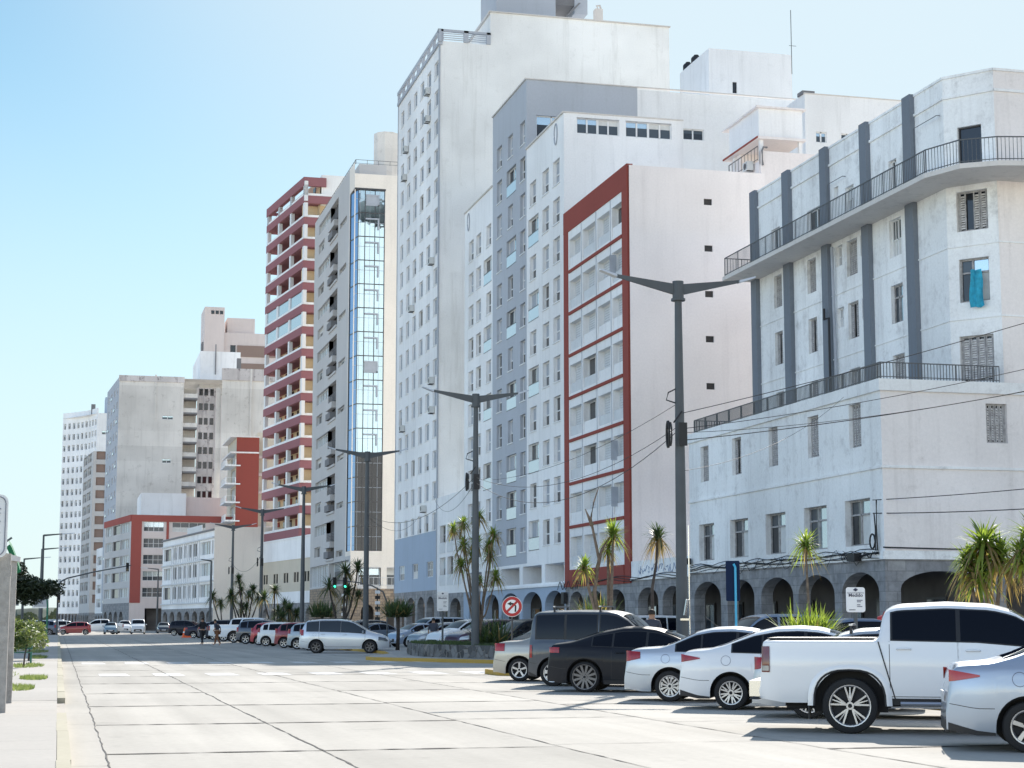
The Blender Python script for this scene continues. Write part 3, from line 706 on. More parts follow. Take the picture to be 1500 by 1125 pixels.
m2 = side(108); m2.wall(m, 47.8, 62, 20, 36.95, sq, .2); m.poly([(47.8,111,20),(47.8,108,20),(47.8,108,36.95),(47.8,111,36.95)]); m.poly([(47.8,108,36.9),(62,108,36.9),(62,120,36.9),(47.8,120,36.9)]); m.poly([(62,108,20),(62,120,20),(62,120,36.9),(62,108,36.9)])
m.obj('wall','white_render',E2)
for i,h in enumerate(sq): window(E2, side(108), *h, 'wide', i, .1)
m = MB(); m.box(47.7,48.6,108.12,109,36.95,37.2); m.obj('vent_cap','cement_dark',E2); m = MB(); m.box(47.75,62,107.95,108.1,36.93,37.0); m.obj('coping','concrete_slab',E2)
E3 = bld('rooftop_penthouse', 41, 98, 'small white penthouse box on posts with an open balcony and air conditioner below it')
m = MB(); m.box(39.5,42.3,96,100.8,30.15,31.9); m.obj('upper_box','white_render',E3)
m = MB(); m.box(39.3,42.5,95.8,101.6,31.9,32.0); m.box(39.35,42.45,95.85,101.5,30.0,30.15,1); m.obj('roof_edge',['aged_side','pink_render'],E3)
m = MB(); m.box(39.3,39.36,95.8,101.5,30.02,30.12); m.obj('red_trim','red_render',E3)
for x,y in ((39.6,96.1),(42.1,96.1),(39.6,100.3)):
    m = MB(); m.box(x,x+.22,y,y+.22,28.5,30.0); m.obj('post','white_render',E3)
m = MB(); m.box(39.6,47,96.05,96.2,22,29.3); m.box(39.55,39.7,96.2,101,22,28.75); m.box(39.7,47,99.5,101,22,30); m.obj('terrace_wall','pink_render',E3)
m = MB(); railing(m, [(39.45,100.8),(39.45,96.1)], 28.7, .9, .5, .012); m.obj('railing','rail_metal',E3)
m = MB(); m.tube([(39.7,95.95,28.4),(39.66,95.95,29.3),(39.75,95.95,29.5),(40.0,95.95,29.5)],.06,6); m.obj('flue_pipe','cement_dark',E3)
ac(Plane(39.5,0,0,-1), -97.6, 28.3, 'air conditioner with round black fan on the penthouse terrace')

# ---- low white building before the tower --------------------------------------
F_ = bld('low_white_building', 32, 138, 'low white three-storey building with two rows of paired glazed balconies left of the planter palms')
arcade(F_, 133.4, 143.4, [(-142.4,-139.2,2.45,3.35),(-138.3,-134.4,2.45,3.35)], 3.75)
m = MB(); hs = [ys(a,b,z,z+2.25) for z in (4.4,7.0) for a,b in ((140.1,142.3),(137.2,139.4),(134.3,136.5))]
X0.wall(m, -143.4,-133.4,3.75,11.6,hs,.35); m.poly([(30,133.4,11.5),(34,133.4,11.5),(34,143.4,11.5),(30,143.4,11.5)]); m.obj('street_wall','white_render',F_)
for i,h in enumerate(hs):
    window(F_, X0, *h, 'sash' if i%2 else 'wide', i, .3)
    m = MB(); X0.box(m, h[0], h[1], h[2], h[2]+.85, -.03, .03); m.obj('balcony_panel','shutter_white',F_)

# ---- white tower ---------------------------------------------------------------
T = bld('white_tower', 36, 150, 'tallest white tower with a blank side wall, small shuttered windows and a rooftop pergola')
arcade(T, 143.45, 162.5, [(-161.6,-157.6,2.6,3.6),(-156.6,-152.6,2.6,3.6),(-151.6,-148.4,2.6,3.6),(-147.6,-144.4,2.6,3.6)], 4.1)
cols = [(143.95,145.55),(147.05,148.75),(150.1,151.75),(153.25,154.8),(156.35,157.8),(159.55,161.0)]
hs = []
for k in range(16):
    for c,(a,b) in enumerate(cols):
        top = 49.25-2.583*k
        hs.append((ys(a,b,top-1.45,top), 'blind', random.choices((0,1,2,3,4,5,6),(6,6,6,2.2,2.4,1.6,1.5))[0]))
m = MB(); X0.wall(m, -162.5,-143.45, 9.0, 50.6, [h[0] for h in hs], .22); m.obj('street_wall','white_render',T)
for h,st,v in hs: window(T, X0, *h, st, v, .14)
lw = [ys(144.95,147.65,5.2,6.5),ys(151.4,153.9,5.2,6.5),ys(157.6,160.2,5.2,6.5)]
m = MB(); X0.wall(m, -162.5,-143.45, 4.1, 9.0, lw, .2); m.obj('base_wall','blue_grey_render',T)
for i,h in enumerate(lw): window(T, X0, *h, 'cross', i, .1)
m = MB(); Q = side(143.45)
Q.quad(m, 30, 34.45, 4.1, 50.7); Q.quad(m, 34.45, 50.7, 4.1, 53.65)
m.poly([(34.45,162.5,50.6),(34.45,143.45,50.6),(34.45,143.45,53.65),(34.45,155,53.65)])
m.poly([(50.7,143.45,4.1),(50.7,162.5,4.1),(50.7,162.5,53.65),(50.7,143.45,53.65)]); m.poly([(30,143.45,50.6),(34.5,143.45,50.6),(34.5,162.5,50.6),(30,162.5,50.6)])
m.poly([(34.45,143.45,53.6),(50.7,143.45,53.6),(50.7,162.5,53.6),(34.45,162.5,53.6)]); m.poly([(50.7,162.5,4.1),(30,162.5,4.1),(30,162.5,50.6),(50.7,162.5,50.6)])
m.obj('side_wall','tower_render',T)
m = MB(); X0.box(m,-162.5,-143.3,50.35,50.65,-.15,.2); X0.box(m,-162.5,-143.3,51.4,51.7,-.15,.1)
for i in range(9): X0.box(m,-162.4+i*2.36,-162.4+i*2.36+.35,50.6,51.4,-.12,.1)
for z in (50.95,51.15,51.3): X0.box(m,-162.4,-143.4,z,z+.05,.3,.34)
for (u0,u1) in ((29.85,30.3),(32.1,32.5),(34.1,34.45)): Q.box(m,u0,u1,50.7,51.75,-.1,.15)
Q.box(m,29.85,34.45,51.55,51.75,-.1,.15)
for z in (50.85,51.02,51.2,51.38): Q.box(m,30,34.4,z,z+.06,0,.05)
m.obj('pergola','grey_render',T)
m = MB(); m.box(34.3,34.5,143.6,156,53.5,53.72); m.box(34.3,50.8,143.3,143.6,53.62,53.72); m.obj('coping','concrete_slab',T)
m = MB(); X0.box(m,-143.6,-143.38,4.1,50.6,-.06,.05); X0.box(m,-162.55,-162.4,4.1,50.6,-.05,.05); m.obj('corner_strip','shutter_pale',T)
m = MB(); m.box(35.6,41.0,146,152,53.6,60); m.box(41,43.6,146.6,151,56.0,60,1); m.poly([(40.9,146.2,53.7),(41.2,146.2,53.7),(43.4,146.2,56.2),(43.2,146.2,56.2)],1); m.box(42.9,44.1,146.5,151,55.3,60); m.obj('lift_house',['grey_render','cement_dark'],T)
m = MB(); m.box(45.4,46.1,148.3,149,53.6,56.6); m.tube([(45.75,148.6,56.6),(45.6,148.6,56.95),(45.9,148.6,57.0),(46,148.6,56.7)],.1,6); m.obj('chimney','concrete_slab',T)
for i,(y,z,l) in enumerate([(148.0,47.5,'top right near the pergola'),(147.9,45.0,'one floor below the topmost one'),(157.9,44.9,'near the far edge high up'),(158.6,42.4,'near the far edge below another unit'),(145.9,32.0,'at the near edge in the upper middle'),(154.6,29.4,'alone in the middle columns'),(145.6,21.7,'at the near edge above another unit'),(145.4,19.2,'at the near edge below another unit'),(158.6,19.0,'at the far edge low down'),(148.6,11.1,'lowest one above the blue base')]):
    ac(X0, -y, z-.35, 'air conditioner box on the white tower facade, '+l)

# ---- glass cornered building ---------------------------------------------------
G = bld('glass_corner_building', 33, 195, 'taupe building with tall mirrored glass corner over a brown stone base')
hs = []
for k in range(8):
    z = 49.2-5.36*k
    hs.append((ys(202.6,216.3,z-.0,z+1.25),'strip')); hs.append((ys(211.3,216.3,z-2.5,z-1.3),'wide')); hs.append((ys(194.0,199.0,z-3.0,z-2.35),'wide'))
rec = [ys(200.3,206.4,z-3.3,z+1.25) for z in [49.2-5.36*k for k in range(8)]]
hs2 = []
for (h,st) in hs:
    if st == 'strip': h = (h[0], -206.4, h[2], h[3])
    hs2.append((h,st))
m = MB(); X0.wall(m, -220,-192.1, 8.5, 51.6, [h[0] for h in hs2]+rec, .5); m.obj('street_wall','taupe_render',G)
for i,(h,st) in enumerate(hs2): window(G, X0, *h, st, i//3, .3)
for i,r in enumerate(rec):
    m = MB(); X0.quad(m, r[0], r[1], r[2], r[3], .5, 0)
    X0.box(m, r[0]+.1, r[1]-1.5, r[2]+1.5, r[2]+2.2, -.3, .3, 1)
    for k in range(6): X0.box(m, r[0]+.05, r[1]-.1, r[2]+2.3+k*.17, r[2]+2.36+k*.17, .0, .05, 2)
    X0.box(m, r[0]+.3, r[1]-2.5, r[2]+.35, r[2]+1.1, -.35, .3, 2); X0.box(m, r[0]+.1, r[1]-.1, r[2]+.0, r[2]+.25, -.15, .5, 1)
    m.obj('service_balcony',['interior_dark','taupe_render','cement_dark'],G)
m = MB(); X0.wall(m,-192.1,-188.5,8.5,51.6,[(-191.6,-188.5,9.0,48.7)],.1)
S8 = side(188.5); S8.wall(m, 30, 40, 7.3, 50.3, [(30.0,33.4,9.0,48.5)],.1); m.poly([(40,188.5,5),(40,220,5),(40,220,50),(40,188.5,50)]); m.poly([(30,188.5,50.2),(40,188.5,50.2),(40,220,51.4),(30,220,51.4)])
m.poly([(40,220,5),(30,220,5),(30,220,51.5),(40,220,51.4)])
m.obj('side_wall','beige_render',G)
m = MB(); n = 15; zz = [9.0+ (48.6-9.0)*i/n for i in range(n+1)]
for i in range(n):
    z0,z1 = zz[i],zz[i+1]
    g1 = 2 if z1 < 22 else 0
    m.poly([(30.06,191.6,z0),(30.46,188.65,z0),(30.46,188.65,z1),(30.06,191.6,z1)], 1)
    for a,b in ((30.46,31.2),(31.2,32.3),(32.3,33.38)):
        e = random.uniform(-.012,.012)
        m.poly([(a,188.65+e,z0),(b,188.65,z0),(b,188.65-e,z1),(a,188.65,z1)], 0 if z0 > 19.4 else 3)
m.obj('curtain_wall',['glass_tower','glass_blue','glass_mid','glass_dark'],G)
m = MB()
for z in zz: m.box(30.46,33.4,188.6,188.66,z-.05,z+.05); m.hexa([(30.02,191.6,z-.05),(30.42,188.65,z-.05),(30.48,188.65,z-.05),(30.08,191.6,z-.05),(30.02,191.6,z+.05),(30.42,188.65,z+.05),(30.48,188.65,z+.05),(30.08,191.6,z+.05)])
for x in (30.46,31.2,32.3,33.36): m.box(x-.04,x+.04,188.58,188.66,9,48.6)
m.box(30.0,30.1,191.5,191.65,9,48.6)
m.box(30.05,33.45,188.45,188.6,48.5,48.7); m.obj('mullion','frame_dark',G)
m = MB()
for i in range(n): z = (zz[i]*.42+zz[i+1]*.58); m.box(30.1,33.4,188.62,188.66,z-.02,z+.02)
for x in (30.66,31.75,32.83): m.box(x-.015,x+.015,188.62,188.66,9,48.6)
m.obj('glazing_bar','shutter_pale',G)
for i in range(4,n):  # L-shaped bars added to imitate reflections on the mirrored glass
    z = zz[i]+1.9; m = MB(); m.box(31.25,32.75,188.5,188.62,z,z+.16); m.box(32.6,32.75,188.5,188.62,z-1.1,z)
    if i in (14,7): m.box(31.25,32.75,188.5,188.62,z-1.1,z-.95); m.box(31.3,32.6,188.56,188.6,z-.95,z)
    m.obj('reflection_mark','shutter_pale',G)
m = MB(); X0.wall(m,-220,-188.5,5.4,8.5,[(-219.8,-204.5,5.6,8.1),(-204,-189.6,5.6,8.1)],.8); S8.wall(m,30.05,40,5.0,7.3,[(30.9,33.3,5.3,7.2),(33.9,39.5,5.3,7.2)],.8)
m.obj('mezzanine','taupe_render',G)
window(G, X0, -219.8,-204.5,5.6,8.1,'strip',0,.3); window(G, X0, -204,-189.6,5.6,8.1,'wide',0,.6); window(G, S8, 30.9,33.3,5.3,7.2,'wide',0,.6); window(G, S8, 33.9,39.5,5.3,7.2,'wide',2,.6)
m = MB(); S8.box(m, 30.02,30.7,5.0,7.3,-.05,.5); S8.box(m, 33.3,33.95,5.0,7.3,-.05,.5); m.obj('column','beige_render',G)
m = MB(); railing(m, [(31,188.4),(39.5,188.4)], 5.3, .9, .5); m.obj('railing','frame_white',G)
m = MB(); X0.arches(m,-220,-188.5,.12,5.4,[(-214.5,-208.5,2.5,3.6),(-203,-198,2.6,3.6)],.6); S8.arches(m,30.605,40,.12,5.0,[(31.2,32.6,2.6,3.3),(34,38.5,2.6,3.5)],.6); m.obj('stone_base','brown_stone',G)
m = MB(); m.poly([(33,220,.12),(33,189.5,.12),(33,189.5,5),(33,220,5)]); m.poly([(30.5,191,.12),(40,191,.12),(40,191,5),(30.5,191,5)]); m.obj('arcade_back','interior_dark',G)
m = MB(); m.box(31.2,34.3,193,200,50.3,52.6); m.obj('roof_house','taupe_render',G)
m = MB(); pts = [(34.8+1.45*math.cos(t*math.pi/5),196+1.45*math.sin(t*math.pi/5)) for t in range(10)]; m.prism(pts,50.3,57.0); m.obj('water_tower','raw_concrete',G)
m = MB(); railing(m, [(30.1,219),(30.1,188.6),(39,188.6)], 51.4, .5, 1.2, .02); m.obj('roof_railing','rail_metal',G)

# ---- red banded balcony tower ---------------------------------------------------
HP = Plane(30,231.5,.131,-.991)     # u grows towards the camera, 0 at the near corner
H = bld('red_banded_tower', 33, 242, 'tall apartment tower ringed by dusty red balcony bands with white posts and ochre back walls')
DH = 2.96
for k in range(16):
    z = 13.1+DH*k
    m = MB(); HP.box(m, -20.5, 0, z-.55, z+.35+.15, -.0, .25); 
    near = Plane(*HP.p(0,0,0)[:2], 1, 0)
    near.box(m, 0, 4, z-.55, z+.5, 0, .25); HP.box(m, -20.5, 0, z-.6, z-.45, .2, 2.2)
    m.obj('balcony_band','plum_render',H)
    m = MB(); g = 1 if k in (9,10) else 0
    HP.box(m, -20.4, -.1, z+.5, z+.82, .05, .12); near.box(m, .1, 4, z+.5, z+.82, .05, .12); m.obj('balcony_rail','white_render',H)
    for u in (-20.3,-13.9,-7.3,-.45):
        m = MB(); HP.box(m, u, u+.75, z+.5, z+2.42, .02, .5); m.obj('balcony_post','frame_white',H)
    if g:
        f = MB(); HP.quad(f, -20, -.5, z+.8, z+2.4, .15); f.obj('balcony_glazing','glass_sky',H)
m = MB()
for k in range(16):
    z = 13.1+DH*k
    for j in range(6):
        u = -20+j*3.3; HP.box(m, u+.4, u+1.6, z+.5, z+2.2, 2.1, 2.16, 0 if (k+j)%3 else 1)
m.obj('balcony_door',['glass_dark','red_render'],H); 
m = MB(); HP.quad(m,-20.5,0,11,60.4,2.2); near.quad(m,0,9,11,57.5,1.5); HP.quad(m,-20.5,-20.49,11,58,0); m.obj('back_wall','yellow_wall',H)
m = MB(); e = HP.p(-20.5,0,2.2); 
m.poly([HP.p(-20.5,11,2.3),HP.p(-20.5,57,2.3),HP.p(-20.5,57,14),HP.p(-20.5,11,14)]); m.poly([HP.p(0,60,2.3),HP.p(-20.5,60,2.3),HP.p(-20.5,60,14),HP.p(0,60,14)]); m.obj('rear_wall','white_render',H)
m = MB(); HP.box(m,-20.5,0,59.3,60.5,-.05,.5); near.box(m,0,3,59.3,60.5,-.05,.5); HP.box(m,-20.4,-20.0,59.6,60.0,0,3)
m.obj('roof_beam','plum_render',H)
for u in (-20.3,-13.9,-7.3,-.45):
    m = MB(); HP.box(m, u, u+.75, 57.2, 59.4, .02, .5); m.obj('roof_post','frame_white',H)
m = MB(); near.box(m,2.4,9,57,61,.3,8); m.obj('penthouse','white_render',H)
# podium
PO = bld('cream_podium_building', 33, 245, 'cream low building with square window pairs and white bands under the red banded tower')
m = MB(); sq = []
for u in (8.3,3.2,-2.0,-7.3,-12.8,-18.5,-24): sq.append((u-.1,u+1.0,6.6,7.9)); sq.append((u+1.3,u+2.4,6.6,7.9))
HP.wall(m,-34,11.6,5.4,9.6,sq,.2); m.obj('street_wall','cream_render',PO)
for h in sq: window(PO, HP, *h, 'dark', 0, .1)
m = MB(); HP.box(m,-34,11.6,9.6,12.3,-.1,.3); HP.box(m,-34,11.6,3.9,5.4,-.05,.3); HP.box(m,-34,11.6,12.3,12.5,-.2,.3); m.obj('band_wall','white_render',PO)
m = MB(); HP.arches(m,-34,11.6,.12,3.9,[(u,u+3.2,2.3,3.3) for u in (-32,-27.5,-23,-18.5,-14,-9.5,-5,-.5,4,8)],.5); m.obj('arcade','arcade_stone',PO)
m = MB(); HP.quad(m,-34,11.6,.1,3.9,3); m.obj('arcade_back','interior_dark',PO); m = MB(); m.poly([HP.p(-34,12.4,0),HP.p(11.6,12.4,0),HP.p(11.6,12.4,12),HP.p(-34,12.4,12)]); m.poly([HP.p(-34,.1,0),HP.p(-34,12.4,0),HP.p(-34,12.4,12),HP.p(-34,.1,12)]); m.obj('roof','concrete_slab',PO)

# ---- small white slatted building -------------------------------------------------
IP = Plane(20.7,250,.119,-.993)
I_ = bld('white_slatted_building', 22, 268, 'white four-storey building with thin vertical fins, beige blank side wall and an arcade')
m = MB(); hs = []
for k in range(3):
    z = 4.2+3.0*k
    for j,(a,b) in enumerate(((-39,-33),(-30.5,-28.2),(-26.5,-24.2),(-22.5,-20.2),(-18.6,-16.4),(-14.6,-12.4),(-10,-2.5),(-1.6,-.5))): hs.append((a,b,z+.7,z+2.55))
IP.wall(m,-40.3,0,3.4,14.2,hs,.4); m.obj('street_wall','white_render',I_)
for i,h in enumerate(hs): window(I_, IP, *h, ('dark' if i in (0,16) else 'strip') if h[1]-h[0] > 3 else random.choice(('wide','dark','dark')), i, .3)
m = MB()
for k in range(4): IP.box(m,-40.3,0,4.15+3.0*k-.1,4.15+3.0*k+.1,-.25,.05)
for j in range(16): IP.box(m,-32+j*1.45,-31.9+j*1.45,4.2,13.2,-.12,0)
m.obj('fin','shutter_white',I_)
m = MB(); IP.arches(m,-40.3,0,.12,3.4,[(u,u+4,2.0,3.0) for u in (-39,-33,-27,-21,-15,-9.5,-4.6)],.5); m.obj('arcade','arcade_stone',I_)
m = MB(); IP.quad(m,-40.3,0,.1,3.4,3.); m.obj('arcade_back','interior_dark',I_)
m = MB(); side(250).quad(m,20.7,31,0.1,14.6); m.poly([(20.7,250,14.2),(31,250,14.5),(31,290,14.5),(15.9,290,14.2)]); m.obj('side_wall','beige_render',I_)
m = MB(); IP.box(m,-40.3,0,14.1,14.35,-.2,.2); IP.box(m,-20,-9,14.35,15.3,0,.1,1); m.obj('coping',['cement_dark','shutter_white'],I_)

# ---- brick red and taupe corner building -------------------------------------------
JP = Plane(11.4,305,.148,-.989); JF = Plane(11.4,305,1,.12)
J = bld('brick_red_corner_building', 17, 312, 'brick red and taupe six-storey corner building with wide white window grids')
m = MB(); hs = []; hf = []
for k in range(5):
    z = 5.2+2.75*k; hs += [(-24,-18,z+.3,z+1.9),(-17,-10,z+.3,z+1.9),(-9.5,-1.5,z+.3,z+1.9)]
    hf += [(2.1,5.5,z+.35,z+1.95),(6.9,12.6,z+.35,z+1.95)]
JP.wall(m,-25.3,0,4.6,18.2,hs,.4); m.obj('street_wall','taupe_render',J)
m = MB(); JF.wall(m,0,18.5,4.6,18.2,hf,.3); m.obj('front_wall','rose_render',J)
for i,h in enumerate(hs): window(J, JP, *h, ('strip','dark','strip')[i%3], i, .25)
for i,h in enumerate(hf): window(J, JF, *h, 'cross', i, .2)
m = MB(); JP.box(m,-25.3,0,18.2,19.3,-.15,.3); JF.box(m,0,18.5,18.2,19.3,-.15,.3); JF.box(m,0,1.75,4.6,18.2,-.12,.1); JF.box(m,5.9,6.3,4.6,18.2,-.12,.1); JF.box(m,17.2,18.5,4.6,18.2,-.12,.1)
m.obj('red_cladding','brick_red_render',J)
m = MB(); JP.arches(m,-25.3,0,.12,4.6,[(u,u+3.6,1.8,3.2) for u in (-24,-19,-14,-9)],.6); m.obj('arcade','arcade_stone',J)
m = MB(); JF.wall(m,0,18.5,.12,4.6,[(2.6,12.8,.12,3.7)],2); JF.quad(m,2.4,13,.1,3.8,2,1); JP.quad(m,-25,0,.1,4,3,1); m.obj('base_wall',['rose_render','interior_dark'],J)
m = MB(); m.poly([JF.p(0,19,0),JF.p(18.5,19,0),JF.p(18.5,19,22),JF.p(0,19,25)]); m.poly([JF.p(18.5,.1,0),JF.p(18.5,.1,20),JF.p(18.5,19,20),JF.p(18.5,19,0)]); m.obj('roof','concrete_slab',J)
JB = bld('white_blank_block', 18, 325, 'plain pale block rising just behind the brick red corner building')
shell(JB, 21.5, 29.5, 323, 340, 0, 23.6, 'rose_render'); shell(JB, 13.6, 21.5, 322, 338, 0, 24.2, 'white_render', 'annex')
# ---- red side wall building ----------------------------------------------------------
K = bld('red_wall_building', 29, 303, 'narrow building with a deep red side wall and white cantilevered balconies')
shell(K, 28.2, 32.0, 300, 316, 0, 32.3, 'red_render', 'side_wall', 'l')
m = MB(); KP = Plane(28.2,0,0,-1); hs = [(-309,-302,z+.4,z+2.3) for z in [3+3.1*k for k in range(9)]]
KP.wall(m,-316,-300,0,32.3,hs,.3); m.obj('street_wall','cream_render',K)
for i,h in enumerate(hs): window(K, KP, *h, 'strip', i, .2)
for k in range(8):
    z = 5.9+3.1*k; m = MB(); m.box(26.4,28.2,299.6,309,z-.2,z+.02); m.box(28.2,28.9,299.6,300,z-.2,z); railing(m,[(28.1,299.7),(26.5,299.7),(26.5,309)],z,1.,.9,.03); m.obj('balcony','white_render',K)
m = MB(); m.box(27.2,32,299.8,316,29.6,29.85); m.box(27.2,32.1,299.7,316,32.3,32.45); m.obj('roof_slab','aged_side',K)
KB = bld('cream_rear_building', 35, 305, 'cream building edge visible between the red side wall and the banded tower')
shell(KB, 32.0, 38, 303, 318, 0, 33.5, 'cream_render')
m = MB()
for k in range(9): m.box(32.0,34.5,302.3,303,5+3*k,5.5+3*k)
m.obj('ledge','rose_render',KB)

# ---- raw concrete slab block ------------------------------------------------------------
LP = Plane(9.9,345,.064,-.998); L_ = bld('raw_concrete_building', 20, 355, 'huge weathered bare concrete slab block with a stained recessed strip')
m = MB(); hs = []
for k in range(15):
    z = 4.5+2.85*k
    for u in (-22,-16,-10,-4.5): hs.append((u,u+2.4,z+.6,z+1.9))
LP.wall(m,-25,0,3.4,48,hs,.25); m.obj('street_wall','grey_render',L_)
for i,h in enumerate(hs): window(L_, LP, *h, 'wide' if i%3 else 'balconet', i, .1, name='window')
m = MB(); F3 = side(345); ws = [(18.1,20.2,40.0,40.7),(18.3,20.0,31.6,32.4)]
F3.wall(m,9.9,22.1,0,48.1,ws,.3); m.poly([(22.1,345,0),(22.1,349,0),(22.1,349,48.1),(22.1,345,48.1)]); m.obj('side_wall','raw_concrete',L_)
for h in ws: window(L_, F3, *h, 'wide', 0, .1)
m = MB(); side(349).quad(m,22.1,24.8,0,46.6); m.obj('recess_wall','raw_concrete',L_)
m = MB(); side(347).quad(m,24.8,28.4,0,46.6); m.obj('stained_strip','peeling_concrete',L_)
for k in range(15):
    z = 4.5+2.85*k; m = MB(); m.box(22.1,24.8,345.5,349,z-.3,z); m.box(22.1,24.8,345.5,345.8,z,z+.8,1); m.obj('recess_balcony',['cement_dark','raw_concrete'],L_)
for k in range(15):
    z = 4.5+2.85*k
    for x in (25.2,26.2,27.3): window(L_, side(347), x, x+.7, z+.7, z+2.0, 'dark', 0, -.08)
m = MB(); side(345).quad(m,28.4,29.4,0,46.6,1); F3.wall(m,29.4,42,0,49.4); m.poly([(9.9,345,48),(42,345,48),(42,370,48),(8.3,370,48)]); m.obj('far_side_wall','raw_concrete',L_)
m = MB(); m.box(9.8,22.2,344.8,345.1,47.2,48.3); m.box(29.3,42,344.7,345.1,48.0,50.3); m.box(34.8,35.1,344.6,345,33,50.3,1); m.box(16.6,16.9,344.85,345,40,48.6,1); m.obj('stained_parapet',['peeling_concrete','raw_concrete'],L_)
L2 = bld('white_rooftop_house', 27, 360, 'small white rooftop box with one dark window on top of the concrete slab block')
m = MB(); Q3 = side(352); Q3.wall(m,25.6,33.5,46,54.6,[(30.2,31.7,48.3,49.4)],.2); m.poly([(25.6,372,46),(25.6,352,46),(25.6,352,54.6),(25.6,372,54.2)]); m.poly([(25.6,352,54.5),(33.5,352,54.5),(33.5,372,54.5),(25.6,372,54.2)]); m.obj('wall','white_render',L2)
window(L2, Q3, 30.2,31.7,48.3,49.4,'dark',0,.1)
m = MB(); m.box(28.5,28.7,351.7,352,50,56); m.obj('mast','cement_dark',L2); m = MB(); m.box(32.2,33,345.2,346,50,52.4); m.obj('chimney','cement_dark',L2)

# ---- far towers ----------------------------------------------------------------------------
Mb = bld('brown_balcony_tower', 7, 405, 'slim taupe tower with stacked dark brown balconies')
MP = Plane(6.4,400,.095,-.995); hs = []; hf = []
for k in range(12):
    z = 5+2.85*k; hs += [(-19,-12,z+.4,z+2.3),(-11,-3.5,z+.4,z+2.3)]; hf += [(6.95+.1,9.0,z+.5,z+2.3)]
m = MB(); MP.wall(m,-20,0,3.4,38.7,hs,.5); side(400).wall(m,6.4,10.5,3.4,38.7,hf,.5); m.poly([(6.4,400,38.6),(10.5,400,38.6),(10.5,420,38.6),(4.5,420,38.6)]); m.poly([(10.5,400,0),(10.5,420,0),(10.5,420,38),(10.5,400,38)]); m.obj('wall','taupe_render',Mb)
for i,h in enumerate(hs): window(Mb, MP, *h, 'wide', 0 if i%3 else 3, .4)
for h in hf: 
    m = MB(); side(400).quad(m, *h[:4], .45); m.obj('balcony_recess','brown_render',Mb)
m = MB(); MP.arches(m,-20,0,.1,3.4,[(u,u+3.2,1.8,3.0) for u in (-19,-15,-11,-7,-3.6)],.5); side(400).quad(m,6.4,10.5,.1,3.4); m.obj('arcade','arcade_stone',Mb)
m = MB(); MP.quad(m,-20,0,.1,3.4,3); m.obj('arcade_back','interior_dark',Mb)
Mw = bld('low_white_flats', 9, 385, 'low white flats with balconies squeezed before the brown balcony tower')
WP = Plane(9.4,378,.1,-.995); m = MB(); hs = [(-16,-9,z+.4,z+2.2) for z in (4,7,10,13)]+[(-8,-1,z+.4,z+2.2) for z in (4,7,10,13)]
WP.wall(m,-18,0,3.2,17,hs,.4); m.poly([WP.p(-18,17,0),WP.p(0,17,0),WP.p(0,17,6),WP.p(-18,17,6)]); side(378).quad(m,9.4,14,3.2,17); m.obj('wall','white_render',Mw)
for i,h in enumerate(hs): window(Mw, WP, *h, 'wide', 3 if i%2 else 2, .3)
m = MB(); WP.arches(m,-18,0,.1,3.2,[(u,u+3.2,1.8,2.8) for u in (-17,-12.5,-8,-3.8)],.5); WP.quad(m,-18,0,.1,3.2,3,1); m.obj('arcade',['arcade_stone','interior_dark'],Mw)
N_ = bld('far_white_tower', 5, 448, 'farthest white tower at the left end, gently curved front full of small windows')
NP = Plane(7.7,440,.5,-.87); NL = 15.4
m = MB(); hs = []
NPs = [(Plane(7.7,440,.30,-.954),6.5)]
q = NPs[0][0].p(-6.5,0); NPs.append((Plane(q[0],q[1],.52,-.854),5.5)); q = NPs[1][0].p(-5.5,0); NPs.append((Plane(q[0],q[1],.66,-.75),5))
for P_,l in NPs:
    hh = []
    for k in range(17):
        z = 4.4+2.75*k
        for j in range(3):
            u = -l+.3+j*(l/3); hh.append((u,u+l/3*.55,z+.5,z+1.95))
    P_.wall(m,-l,0,3.4,51.7,hh,.35); hs += [(P_,h) for h in hh]
side(440).wall(m,7.7,16,3.4,51.7,[(9.6-.8,9.6+.9,46.5,47.4),(9.6-.8,9.6+.9,40.6,41.5)],.2); q = NPs[2][0].p(-5,0)
m.poly([(7.7,440,51.6),(16,440,51.6),(16,460,51.6),(q[0],q[1]+4,51.6),(q[0],q[1],51.6)]); m.obj('wall','white_render',N_)
for i,(P_,h) in enumerate(hs):
    window(N_, P_, *h, 'wide', i%4, .3)
for z in (46.5,40.6): window(N_, side(440), 8.8,10.5,z,z+.9,'wide',0,.1)
m = MB()
for P_,l in NPs:
    P_.quad(m,-l,0,.1,3.4,.4,0)
    for j in range(4): P_.box(m,-l+j*l/4,-l+j*l/4+.5,.1,3.4,0,.3,1); 
    P_.box(m,-l,0,51.6,53,0,.2,2)
m.obj('ground_floor',['interior_dark','arcade_stone','white_render'],N_)
m = MB(); m.box(9.5,12,443,450,51.6,56); m.obj('roof_house','blue_grey_render',N_); m = MB(); m.box(6.2,7.2,444,446,51.6,54.3); m.obj('chimney','cement_dark',N_)
O_ = bld('pink_brown_tower', 42, 455, 'distant tower with pink stair shaft and brown cladding striped by pale bands')
m = MB(); m.box(33.6,38.6,450,462,0,80.8); m.box(33.2,33.9,452,456,40,72,1); m.obj('stair_shaft',['rose_render','cement_dark'],O_)
m = MB(); m.box(38.6,62,451,466,0,74.5); m.box(39.5,46.5,452,460,74.5,78.5); m.obj('wall','rose_render',O_)
for k in range(9):
    m = MB(); m.box(42.0,61.9,450.8,451.1,71.3-4.6*k-2.9,71.3-4.6*k); m.obj('brown_panel','brown_render',O_)
